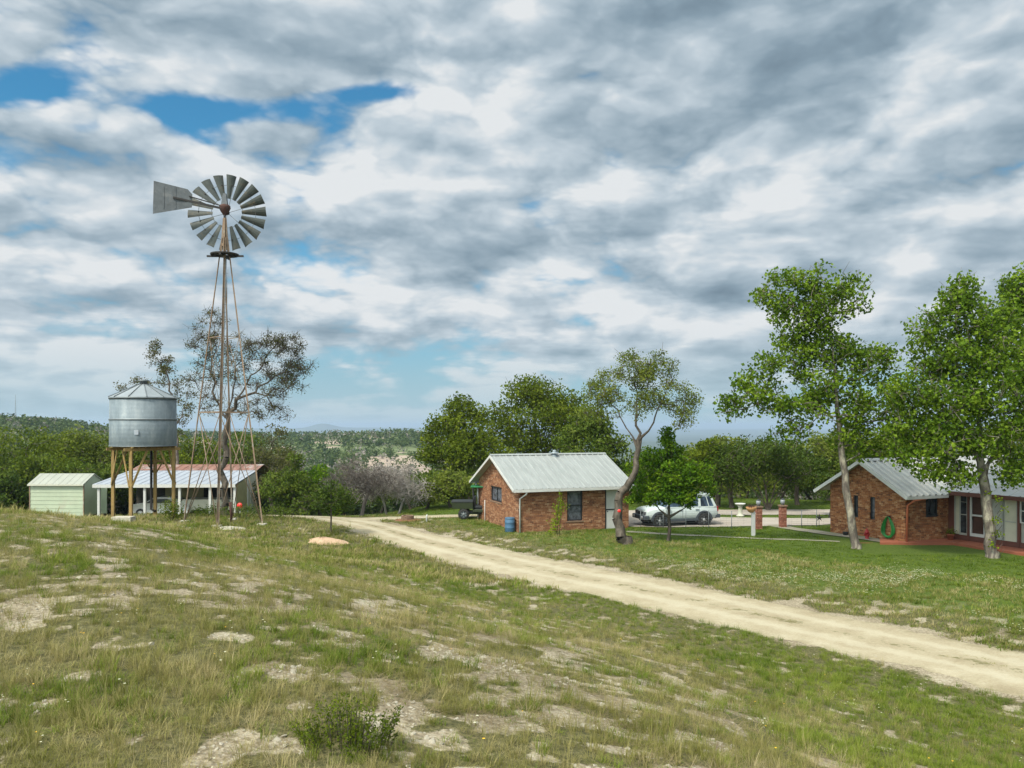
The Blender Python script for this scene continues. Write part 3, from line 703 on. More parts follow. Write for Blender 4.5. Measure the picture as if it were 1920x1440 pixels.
def scatter(name, sources, pts, rot, scl, idx, kind='stuff', label=None, cat=None, tilt=0.0):
    """one object holding many tufts, by geometry nodes"""
    col = bpy.data.collections.new(name + '_sources')
    for k, o in enumerate(sources): o.name = '%s_%02d' % (name, k); col.objects.link(o)
    me = bpy.data.meshes.new(name); n = len(pts)
    me.vertices.add(n); me.vertices.foreach_set('co', np.asarray(pts, np.float32).ravel())
    a = me.attributes.new('rot', 'FLOAT_VECTOR', 'POINT'); a.data.foreach_set('vector', np.asarray(rot, np.float32).ravel())
    a = me.attributes.new('scl', 'FLOAT_VECTOR', 'POINT'); a.data.foreach_set('vector', np.asarray(scl, np.float32).ravel())
    a = me.attributes.new('idx', 'INT', 'POINT'); a.data.foreach_set('value', np.asarray(idx, np.int32))
    o = bpy.data.objects.new(name, me); COL.objects.link(o)
    ng = bpy.data.node_groups.new(name, 'GeometryNodeTree')
    ng.interface.new_socket('Geometry', in_out='INPUT', socket_type='NodeSocketGeometry')
    ng.interface.new_socket('Geometry', in_out='OUTPUT', socket_type='NodeSocketGeometry')
    gi = ng.nodes.new('NodeGroupInput'); go = ng.nodes.new('NodeGroupOutput')
    iop = ng.nodes.new('GeometryNodeInstanceOnPoints'); ci = ng.nodes.new('GeometryNodeCollectionInfo')
    ci.inputs[0].default_value = col; ci.inputs[1].default_value = True; ci.inputs[2].default_value = True
    def na(nm, ty):
        nd = ng.nodes.new('GeometryNodeInputNamedAttribute'); nd.data_type = ty; nd.inputs[0].default_value = nm; return nd.outputs[0]
    ng.links.new(gi.outputs[0], iop.inputs['Points']); ng.links.new(ci.outputs[0], iop.inputs['Instance'])
    iop.inputs['Pick Instance'].default_value = True
    ng.links.new(na('idx', 'INT'), iop.inputs['Instance Index'])
    ng.links.new(na('rot', 'FLOAT_VECTOR'), iop.inputs['Rotation']); ng.links.new(na('scl', 'FLOAT_VECTOR'), iop.inputs['Scale'])
    ng.links.new(iop.outputs[0], go.inputs[0])
    md = o.modifiers.new(name, 'NODES'); md.node_group = ng
    return tag(o, label, cat, None, kind)
def sample_polar(r0, r1, density, half=R(42)):
    area = half * (r1 * r1 - r0 * r0); n = int(area * density)
    a = RNG.uniform(-half, half, n); r = np.sqrt(RNG.uniform(r0 * r0, r1 * r1, n))
    return r * np.sin(a), r * np.cos(a)
def blocked(x, y, grow=0.0):
    b = inpoly(x, y, DRIVE)
    d, _, hw = path_dist(x, y, PATH); b |= d < hw + 0.05
    d, _, hw = path_dist(x, y, EDGE); b |= (d < hw - 0.02)
    for (cx, cy, rz, x0, x1, y0, y1) in KEEP_OUT:
        u = (x - cx) * math.cos(rz) + (y - cy) * math.sin(rz); v = -(x - cx) * math.sin(rz) + (y - cy) * math.cos(rz)
        b |= (u > x0 - grow) & (u < x1 + grow) & (v > y0 - grow) & (v < y1 + grow)
    return b
def make_grass():
    field = [tuft_mesh('t', 34, 0.17, 0.085, 0.0055, 0.8, M['g_field'], 1), tuft_mesh('t', 28, 0.24, 0.06, 0.005, 0.5, M['g_field'], 2),
             tuft_mesh('t', 40, 0.10, 0.12, 0.006, 1.3, M['g_field'], 3, 0.8), tuft_mesh('t', 18, 0.30, 0.09, 0.0045, 0.6, M['g_field'], 4)]
    green = [tuft_mesh('t', 40, 0.17, 0.09, 0.007, 0.8, M['g_green'], 5), tuft_mesh('t', 34, 0.25, 0.08, 0.006, 0.6, M['g_green'], 6),
             tuft_mesh('t', 46, 0.11, 0.12, 0.009, 1.2, M['g_green'], 7, 0.85)]
    coarse = [tuft_mesh('t', 16, 0.17, 0.16, 0.017, 0.9, M['g_field'], 8, 1, 2), tuft_mesh('t', 16, 0.14, 0.18, 0.020, 1.0, M['g_green'], 9, 1, 2), tuft_mesh('t', 14, 0.22, 0.13, 0.015, .7, M['g_field'], 10, 1, 2)]
    lawn = [tuft_mesh('t', 18, 0.10, 0.17, 0.020, 1.0, M['g_lawn'], 12, 1, 2), tuft_mesh('t', 16, 0.08, 0.19, 0.022, 1.2, M['g_lawn'], 13, 1, 2)]
    def put(name, label, src, xs, ys, keep, smin, smax, idxw):
        xs, ys = xs[keep], ys[keep]; n = len(xs); z = height(xs, ys)
        s = RNG.uniform(smin, smax, n) * (0.75 + 0.55 * fbm(xs, ys, 1.6, 2))
        idx = RNG.choice(len(src), n, p=idxw)
        rot = np.stack([RNG.normal(0, .10, n), RNG.normal(0, .10, n), RNG.uniform(0, 6.28, n)], 1)
        scl = np.stack([s, s, s * RNG.uniform(.75, 1.25, n)], 1)
        scatter(name, src, np.stack([xs, ys, z - 0.005], 1), rot, scl, idx, label=label, cat='grass')
        print(name, n)
    # foreground field
    XS, YS = [], []
    for (r0, r1, dn) in ((2.2, 9, 120), (9, 14, 80), (14, 20, 56), (20, 27, 40)):
        a, b = sample_polar(r0, r1, dn); XS.append(a); YS.append(b)
    x = np.concatenate(XS); y = np.concatenate(YS); g, d, sg = grassy(x, y); g = g * (sg > 0); rnd = RNG.random(len(x))
    lush = sum(s * np.exp(-((x - a) / rx) ** 2 - ((y - b) / ry) ** 2) for (a, b, rx, ry, s) in LUSH) * 3.0 + 0.35 * ss(9, 2, d) + (fbm(x + 5, y, 2.4, 3) - 0.5) * 2.0
    isg = RNG.random(len(x)) < np.clip(0.12 + lush, 0.04, 0.92)
    keep = (rnd < g * 0.90 + 0.16 * (d > 2.9)) & (sg > 0) & (d > 1.9)
    put('dry_grass', 'sparse dry yellow green grass tufts over the foreground field', field, x, y, keep & ~isg, 0.38, 0.88, [.34, .22, .30, .14])
    put('green_grass', 'fresh green grass clumps along the road edge and in the foreground', green, x, y, keep & isg, 0.42, 0.92, [.4, .25, .35])
    # far field (left, to the crest and windmill)
    XS, YS = [], []
    for (r0, r1, dn) in ((27, 36, 26), (36, 50, 15), (50, 66, 5)):
        a, b = sample_polar(r0, r1, dn); XS.append(a); YS.append(b)
    x = np.concatenate(XS); y = np.concatenate(YS); g, d, sg = grassy(x, y); rnd = RNG.random(len(x))
    keep = (rnd < g) & (sg > 0) & ~blocked(x, y)
    put('far_field_grass', 'green and yellow grass on the rise around the windmill', coarse, x, y, keep, 0.7, 1.35, [.35, .40, .25])
    # lawn side
    XS, YS = [], []
    for (r0, r1, dn) in ((15, 24, 42), (24, 34, 34), (34, 46, 24), (46, 64, 10)):
        a, b = sample_polar(r0, r1, dn); XS.append(a); YS.append(b)
    x = np.concatenate(XS); y = np.concatenate(YS); g, d, sg = grassy(x, y); rnd = RNG.random(len(x))
    kp = (rnd < g) & (sg < 0) & ~blocked(x, y)
    mow = ss(6.5, 8.5, d - 2.5 + (fbm(x, y, 3, 3) - 0.5) * 4 + 0.22 * (y - 34))
    rough = RNG.random(len(x)) > mow
    put('lawn_grass', 'short green lawn between the brick buildings and the dirt road', lawn, x, y, kp & ~rough, 0.7, 1.2, [.5, .5])
    put('verge_grass', 'rough olive grass between the dirt road and the lawn', coarse, x, y, kp & rough, 0.5, 1.0, [.42, .40, .18])
    # dry litter lying over the bare soil
    lit = [tuft_mesh('t', 30, 0.13, 0.16, 0.004, 2.2, M['g_straw'], 33, .35, 2), tuft_mesh('t', 24, 0.10, 0.18, 0.005, 2.0, M['g_straw'], 34, .45, 2), tuft_mesh('t', 22, 0.05, 0.10, 0.006, 1.2, M['g_green'], 35, .7, 2)]
    XS, YS = [], []
    for (r0, r1, dn) in ((3, 9, 64), (9, 15, 38), (15, 28, 16)):
        a, b = sample_polar(r0, r1, dn); XS.append(a); YS.append(b)
    x = np.concatenate(XS); y = np.concatenate(YS); g, d, sg = grassy(x, y)
    put('dry_litter', 'flattened straw and tiny weeds lying over the bare limestone patches', lit, x, y, (g < .8) & (sg > 0) & (d > 2.0) & (fbm(x, y, .8, 3) > .40), .6, 1.3, [.4, .35, .25])
    # stray tufts on the crown of the road
    k = RNG.integers(30, len(ROADS) - 60, 520); o = RNG.normal(0, .13, 520); T = np.gradient(ROADS[:, :2], axis=0)[k]; T /= np.hypot(*T.T)[:, None]
    x = ROADS[k, 0] - T[:, 1] * o; y = ROADS[k, 1] + T[:, 0] * o; q = fbm(x, y, 1.5, 3) > .52
    put('road_tufts', 'low weeds growing in patches along the middle of the dirt road', [tuft_mesh('t', 26, 0.07, 0.13, 0.013, 1.3, M['g_field'], 31, .8, 2)], x, y, q, .5, 1.1, [1.0])
    # flowers
    def head(nm, mat, n, rad, hh, fs, seed):
        r = np.random.default_rng(seed); mb = MB()
        for k in range(n):
            a = r.random() * 6.28; q = rad * math.sqrt(r.random()); c = Vector((q * math.cos(a), q * math.sin(a), hh * (.7 + .5 * r.random())))
            for j in range(5):
                w = j * 1.2566; u = Vector((math.cos(w), math.sin(w), 0.35)) * fs; v = Vector((-math.sin(w), math.cos(w), 0)) * fs * .45
                mb.add([c, c + u * .6 - v, c + u, c + u * .6 + v], [(0, 1, 2, 3)])
        o = mb.build(nm, mat, fix=False); COL.objects.unlink(o); return o
    def flowers(name, label, mat, x, y, n, rad, hh, fs):
        src = [head('h', mat, n, rad, hh, fs, 3), head('h', mat, n, rad, hh * 1.2, fs, 4)]
        z = height(x, y); m = len(x); s = RNG.uniform(.6, 1.3, m)
        scatter(name, src, np.stack([x, y, z], 1), np.stack([0 * x, 0 * x, RNG.uniform(0, 6, m)], 1), np.stack([s, s, s], 1), RNG.integers(0, 2, m), label=label, cat='flowers')
    a, b = sample_polar(20, 34, 14); g, d, sg = grassy(a, b)
    pr = np.exp(-((a - 13.0) / 8.5) ** 2 - ((b - 29.3) / 2.6) ** 2) * ss(.38, .66, fbm(a, b, 1.8, 4, .7)) * 1.2 + 0.05 * ss(.5, .7, fbm(a, b, 2.5, 3))
    k = (RNG.random(len(a)) < pr) & (sg < 0) & (d > 3)
    flowers('white_wildflowers', 'drifts of small white wildflowers in the rough grass below the house', M['flower_w'], a[k], b[k], 7, 0.30, 0.12, 0.020)
    a, b = sample_polar(4, 20, 0.55); g, d, sg = grassy(a, b); k = (d > 3) & (g > .2)
    flowers('yellow_wildflowers', 'a few tiny yellow flowers scattered in the foreground grass', M['flower_y'], a[k], b[k], 1, 0.02, 0.16, 0.010)
    a, b = sample_polar(4, 22, 0.8); g, d, sg = grassy(a, b); k = (d > 3) & (g > .2) & (sg > 0)
    flowers('pale_seed_heads', 'pale seed heads dotted through the foreground grass', M['flower_w'], a[k], b[k], 2, 0.05, 0.17, 0.011)
    # stone chips
    def chip(seed, fl):
        bm = bmesh.new(); bmesh.ops.create_icosphere(bm, subdivisions=1, radius=0.03); r = random.Random(seed)
        for v in bm.verts: v.co *= r.uniform(.6, 1.3); v.co.z *= fl
        me = bpy.data.meshes.new('c'); bm.to_mesh(me); bm.free(); me.materials.append(M['stone']); return bpy.data.objects.new('c', me)
    a1, b1 = sample_polar(3, 11, 150); a2, b2 = sample_polar(11, 24, 40); a = np.r_[a1, a2]; b = np.r_[b1, b2]
    g, d, sg = grassy(a, b)
    k = ((g < .75) & (d > 2.2) & (fbm(a, b, 1.2, 3) > .42)) | ((d < 3) & (RNG.random(len(a)) < .10))
    x, y = a[k], b[k]; n = len(x); s = RNG.lognormal(-.90, .58, n); s = np.clip(s, .12, 1.5)
    scatter('limestone_gravel', [chip(1, .5), chip(2, .7), chip(3, .4)], np.stack([x, y, height(x, y)], 1), RNG.uniform(0, 6.28, (n, 3)) * [.1, .1, 1], np.stack([s, s, s], 1), RNG.integers(0, 3, n),
            label='pale limestone chips lying on the bare patches of the field', cat='gravel')
    print('chips', n)
# ------------------------------------------------------------------ trees
def leaf_cards(C, size, rg, aspect=0.55, fold=0.25, flat=0.0):
    """kite shaped folded leaves: centres C (n,3), sizes (n,)"""
    n = len(C); d = rg.normal(size=(n, 3)); d[:, 2] *= (1 - flat); d /= np.linalg.norm(d, axis=1)[:, None]
    e = rg.normal(size=(n, 3)); e -= (e * d).sum(1)[:, None] * d; e /= np.linalg.norm(e, axis=1)[:, None]
    nn = np.cross(d, e); s = size[:, None]
    b = C - d * s * 0.5; t = C + d * s * 0.5
    m = C - d * s * 0.02 
    l = m - e * s * aspect / 2 + nn * s * fold * aspect; r = m + e * s * aspect / 2 + nn * s * fold * aspect
    V = np.stack([b, l, t, r], 1).reshape(-1, 3)
    k = np.arange(n)[:, None] * 4
    F = np.concatenate([k + [0, 1, 2], k + [0, 2, 3]], 1).reshape(-1, 3)
    return V, F
def frustums(E, nside=5):
    """E: list of (p, q, rp, rq) -> one array mesh of tapered limbs"""
    P0 = np.array([e[0] for e in E]); P1 = np.array([e[1] for e in E]); r0 = np.array([e[2] for e in E]); r1 = np.array([e[3] for e in E])
    t = P1 - P0; L = np.linalg.norm(t, axis=1)[:, None] + 1e-9; t = t / L
    P1 = P1 + t * np.minimum(r1[:, None] * 0.6, 0.03)
    up = np.where(np.abs(t[:, 2:3]) < 0.9, np.array([[0, 0, 1.0]]), np.array([[1.0, 0, 0]]))
    a = np.cross(t, up); a /= np.linalg.norm(a, axis=1)[:, None]; b = np.cross(t, a)
    w = np.arange(nside) * 2 * np.pi / nside
    ring = a[:, None, :] * np.cos(w)[None, :, None] + b[:, None, :] * np.sin(w)[None, :, None]
    V = np.concatenate([P0[:, None, :] + ring * r0[:, None, None], P1[:, None, :] + ring * r1[:, None, None]], 1).reshape(-1, 3)
    k = np.arange(nside); k2 = (k + 1) % nside
    base = np.arange(len(E))[:, None, None] * 2 * nside
    F = (base + np.stack([k, k2, nside + k2, nside + k], 1)[None]).reshape(-1, 4)
    return V, F
def grow(trunk, clumps, rg, step=0.45, wig=0.12, r_base=0.2, r_tip=0.012, power=0.5, upness=0.4, tap=(.45, 1.0)):
    """skeleton: trunk polylines plus one branch to every clump; radii by the load each limb carries"""
    nodes = []; par = []; locked = []
    for ti, tr in enumerate(trunk):
        tr = [np.array(p, float) for p in tr]
        if ti == 0: prev = -1
        else:
            prev = int(np.argmin([np.linalg.norm(n - tr[0]) for n in nodes]))
        for i, p in enumerate(tr):
            if i == 0 and ti > 0: continue
            if i > 0:
                q = nodes[prev] if prev >= 0 else tr[0]; n = max(1, int(np.linalg.norm(p - q) / step))
                for k in range(1, n + 1):
                    nodes.append(q + (p - q) * k / n + (rg.normal(0, wig * 0.25, 3) if k < n else 0)); par.append(prev); prev = len(nodes) - 1
            else:
                nodes.append(p); par.append(-1); prev = 0
    ntr = len(nodes)
    base = nodes[0]; C = sorted(clumps, key=lambda c: min(np.linalg.norm(np.array(c) - n) for n in nodes[:ntr]))
    leafnode = []
    for c in C:
        c = np.array(c, float); N = np.array(nodes)
        d = np.linalg.norm(N - c, axis=1) + upness * np.maximum(0, N[:, 2] - c[2]) * 1.5 + 3.0 * (N[:, 2] < base[2] + 0.22 * (c[2] - base[2])) 
        j = int(np.argmin(d)); q = N[j]; D = np.linalg.norm(c - q); n = max(1, int(D / step)); prev = j
        side = rg.normal(0, 1, 3); side[2] = abs(side[2]) * .5
        for k in range(1, n + 1):
            u = k / n; p = q + (c - q) * u + side * wig * D * 0.35 * math.sin(math.pi * u) + (rg.normal(0, wig * 0.35, 3) if k < n else 0)
            nodes.append(p); par.append(prev); prev = len(nodes) - 1
        leafnode.append(prev)
    load = np.zeros(len(nodes))
    for l in leafnode:
        k = l
        while k >= 0: load[k] += 1; k = par[k]
    load = np.maximum(load, 0.6); mx = load.max()
    rad = r_tip + (r_base - r_tip) * (load / mx) ** power
    Z0 = np.array([n[2] for n in nodes]); fr = np.clip((Z0 - base[2]) / (Z0.max() - base[2] + 1e-6), 0, 1)
    rad = np.maximum(rad * (1 - tap[0] * fr ** tap[1]), r_tip * .8)
    zz = np.array([n[2] for n in nodes]) - base[2]; top = zz.max()
    E = []
    for i in range(1, len(nodes)):
        p = par[i]
        rp = min(rad[p], rad[i] * 1.5 if i >= ntr else rad[p])
        E.append((nodes[p], nodes[i], rp, rad[i]))
    # root flare
    E.append((base + np.array([0, 0, -0.25]), base + np.array([0, 0, 0.35 * min(1, r_base * 3)]), r_base * 1.4, r_base * 1.02))
    return E, [nodes[k] for k in leafnode]
def blob_points(blobs, rg, shell=0.35):
    out = []
    for (c, r, n) in blobs:
        for _ in range(n):
            v = rg.normal(size=3); v /= np.linalg.norm(v); v *= (rg.random() ** (1 / 3)) * (1 - shell) + shell * (0.6 + 0.4 * rg.random())
            out.append(np.array(c) + v * np.array(r))
    return out
def tree(name, label, cat, base, trunk, blobs, leaf=4000, lsize=0.12, csize=0.4, mat='leaf_oak', bark='bark_dark', r_base=0.2, group=None,
         seed=1, aspect=0.6, twigs=2, wig=0.12, r_tip=0.012, power=0.75, squash=0.75, shell=0.35, crown=True, step=0.45, flat=0.0, trunk_name='trunk', tap=(.45, 1.0)):
    rg = np.random.default_rng(seed)
    root = thing(name, label, cat, base, 0, group); b = np.array(base)
    tr = [[np.array(p) - b for p in t] for t in trunk]
    bl = [(np.array(c) - b, r, n) for c, r, n in blobs]
    cl = blob_points(bl, rg, shell)
    E, tips = grow(tr, cl, rg, r_base=r_base, wig=wig, r_tip=r_tip, power=power, step=step, tap=tap)
    tips = np.array(tips)
    for t in tips:
        for _ in range(twigs):
            v = rg.normal(size=3); v[2] += 0.2; v /= np.linalg.norm(v); L = csize * rg.uniform(.6, 1.3)
            mid = t + v * L * .5 + rg.normal(0, .05, 3)
            E.append((t, mid, r_tip * 0.9, r_tip * 0.7)); E.append((mid, mid + (v + rg.normal(0, .4, 3)) * L * .5, r_tip * .7, r_tip * 0.35))
    V, F = frustums(E, 6 if r_base > .12 else 4)
    np_mesh(trunk_name, V, F, M[bark], root, None, True)
    if leaf:
        k = rg.integers(0, len(tips), leaf); wgt = rg.lognormal(0, 0.35, len(tips))
        k = rg.choice(len(tips), leaf, p=wgt / wgt.sum())
        g = rg.normal(size=(leaf, 3)); g /= np.linalg.norm(g, axis=1)[:, None]; g *= (rg.random(leaf) ** 0.45)[:, None] * csize * 1.25
        g[:, 2] *= squash
        C = tips[k] + g
        C = C[C[:, 2] > 0.03]
        V, F = leaf_cards(C, lsize * rg.uniform(.6, 1.35, len(C)), rg, aspect, flat=flat)
        ctint = rg.random(len(tips))[k][:len(C)]
        r = np.repeat(np.clip(rg.random(len(C)) * .6 + ctint * .4, 0, 1), 2)
        np_mesh('crown', V, F, M[mat], root, {'rnd': ('FACE', r)})
    return root
def pxblobs(lst, Y):
    """crown lobes measured in the photograph, set at distance Y: (px, py, half width, half height, depth offset in m, clumps)"""
    out = []
    for (px, py, rx, ry, dyy, n) in lst:
        YY = Y + dyy; c = atpx(px, py, YY); s = YY / FPX
        out.append((tuple(c), (rx * s, (rx + ry) / 2 * s, ry * s), n))
    return out
def pxline(lst, Y):
    return [tuple(atpx(px, py, Y + (d[0] if d else 0))) for px, py, *d in lst]
def simple_tree(name, label, cat, px, Y, w, top, mat, bark='bark_dark', seed=1, leaf=3200, lobes=6, trunkh=0.3, base_z=None, lsize=None, group=None, csize=None, r_base=None, low=0.0, twigs=1, cl=11, aspect=0.6, trunks=1):
    """a background tree or bush: px column, distance, width in metres, row of its top"""
    rg = random.Random(seed); x = (px - 960) / FPX * Y; z0 = hz(x, Y) if base_z is None else base_z
    zt = CAMZ - (top - HOR) / FPX * Y; H = zt - z0
    blobs = []; zc0 = z0 + H * trunkh
    for k in range(lobes):
        a = k * 2.4 + rg.random(); q = w * 0.28 * math.sqrt((k + .5) / lobes) * 1.5
        zz = zc0 + (H * (1 - trunkh)) * rg.uniform(0.25, 0.72)
        rr = w * rg.uniform(0.19, 0.28)
        blobs.append(((x + q * math.cos(a), Y + q * math.sin(a), min(zz, zt - rr * .7)), (rr, rr, min(rr * .85, H * (1 - trunkh) * .5)), cl))
    rr = w * .2; blobs.append(((x + rg.uniform(-.15, .15) * w, Y, zt - min(rr, H * .25) - .1), (rr, rr, min(rr, H * .25)), cl))
    tr = []
    for j in range(trunks):
        lean = rg.uniform(-.1, .1) * w + (j - (trunks - 1) / 2) * w * .16
        tr.append([(x, Y, z0), (x + lean * .6, Y + rg.uniform(-.1, .1), z0 + H * max(trunkh, .15)), (x + lean * 1.6, Y, z0 + H * max(trunkh * 1.5, .4))])
    return tree(name, label, cat, (x, Y, z0), tr, blobs, leaf=leaf, lsize=lsize or max(0.16, Y * .0042), csize=csize or w * .085 + .12, mat=mat, bark=bark, r_base=r_base or 0.03 * H + .03,
                seed=seed, twigs=twigs, group=group, aspect=aspect, r_tip=0.015)
# ------------------------------------------------------------------ buildings
def ribbed_slope(mb, a, b, c, d, t=0.05, pitch=0.36, rib=0.035, rw=0.05):
    """metal sheet a-b (eave) to d-c (ridge) with raised ribs running up the slope"""
    a, b, c, d = map(Vector, (a, b, c, d)); mb.slab(a, b, c, d, t)
    n = (b - a).cross(d - a).normalized()
    if n.z < 0: n = -n
    L = (b - a).length; k = int(L / pitch)
    for i in range(k + 1):
        u = (i + .5) / (k + 1) if k else .5
        p = a + (b - a) * u; q = d + (c - d) * u; e = (b - a).normalized() * rw / 2
        mb.add([p - e * 1.5 + n * .001, p + e * 1.5 + n * .001, p + e * .7 + n * rib, p - e * .7 + n * rib, q - e * 1.5 + n * .001, q + e * 1.5 + n * .001, q + e * .7 + n * rib, q - e * .7 + n * rib],
               [(0, 1, 2, 3), (7, 6, 5, 4), (0, 3, 7, 4), (1, 5, 6, 2), (3, 2, 6, 7)])
def wall_with_holes(mb, L, z0, top, holes, thick=0.2, axis='x', at=0.0, flip=1):
    """wall in the plane y=at (axis x) or x=at (axis y) whose openings are real recesses. top(u) gives the wall's height"""
    us = sorted(set([0.0, L] + [h[0] for h in holes] + [h[1] for h in holes] + [L / 2]))
    for i in range(len(us) - 1):
        u0, u1 = us[i], us[i + 1]
        hs = [h for h in holes if h[0] <= u0 + 1e-6 and h[1] >= u1 - 1e-6]
        segs = []; z = z0
        for h in sorted(hs, key=lambda h: h[2]):
            if h[2] > z + 1e-4: segs.append((z, h[2], False))
            z = h[3]
        segs.append((z, None, True))
        for (za, zb, last) in segs:
            zt0 = top(u0) if last else zb; zt1 = top(u1) if last else zb
            def P(u, v, z): return (u, at + v, z) if axis == 'x' else (at + v, u, z)
            vs = [P(u0, 0, za), P(u1, 0, za), P(u1, 0, zt1), P(u0, 0, zt0), P(u0, flip * thick, za), P(u1, flip * thick, za), P(u1, flip * thick, zt1), P(u0, flip * thick, zt0)]
            mb.add(vs, [(0, 1, 2, 3), (7, 6, 5, 4), (3, 2, 6, 7), (0, 4, 5, 1), (0, 3, 7, 4), (1, 5, 6, 2)])
def window(parent, axis, at, u0, u1, z0, z1, inward, frame='black', pane='glass', rows=2, cols=1, fw=0.05, name='window', sill=None, set_in=0.06):
    """frame, glazing bars and pane set into a wall opening"""
    def B(mb, a0, a1, b0, b1, c0, c1):
        if axis == 'x': mb.box(a0, a1, at + min(b0, b1) , at + max(b0, b1), c0, c1)
        else: mb.box(at + min(b0, b1), at + max(b0, b1), a0, a1, c0, c1)
    i0, i1 = inward * set_in, inward * (set_in + 0.05)
    f = MB()
    B(f, u0, u0 + fw, i0, i1, z0, z1); B(f, u1 - fw, u1, i0, i1, z0, z1)
    B(f, u0 + fw, u1 - fw, i0, i1, z1 - fw, z1); B(f, u0 + fw, u1 - fw, i0, i1, z0, z0 + fw)
    for k in range(1, rows):
        z = z0 + (z1 - z0) * k / rows; B(f, u0 + fw, u1 - fw, inward * (set_in + .004), inward * (set_in + .04), z - fw * .4, z + fw * .4)
    for k in range(1, cols):
        u = u0 + (u1 - u0) * k / cols; B(f, u - fw * .4, u + fw * .4, inward * (set_in + .007), inward * (set_in + .037), z0 + fw, z1 - fw)
    fr = f.build(name, M[frame], parent)
    p = MB(); B(p, u0 + fw * .5, u1 - fw * .5, inward * (set_in + .055), inward * (set_in + .065), z0 + fw * .5, z1 - fw * .5)
    p.build('pane', M[pane], fr)
    if sill:
        s = MB(); B(s, u0 - .05, u1 + .05, -inward * 0.03, inward * .07, z0 - .06, z0 - .003); s.build('sill', M[sill], fr)
    return fr
def gutter_pipe(parent, pts, r, mat, name='downspout'):
    return MB().tube(pts, r, 8).build(name, M[mat], parent)

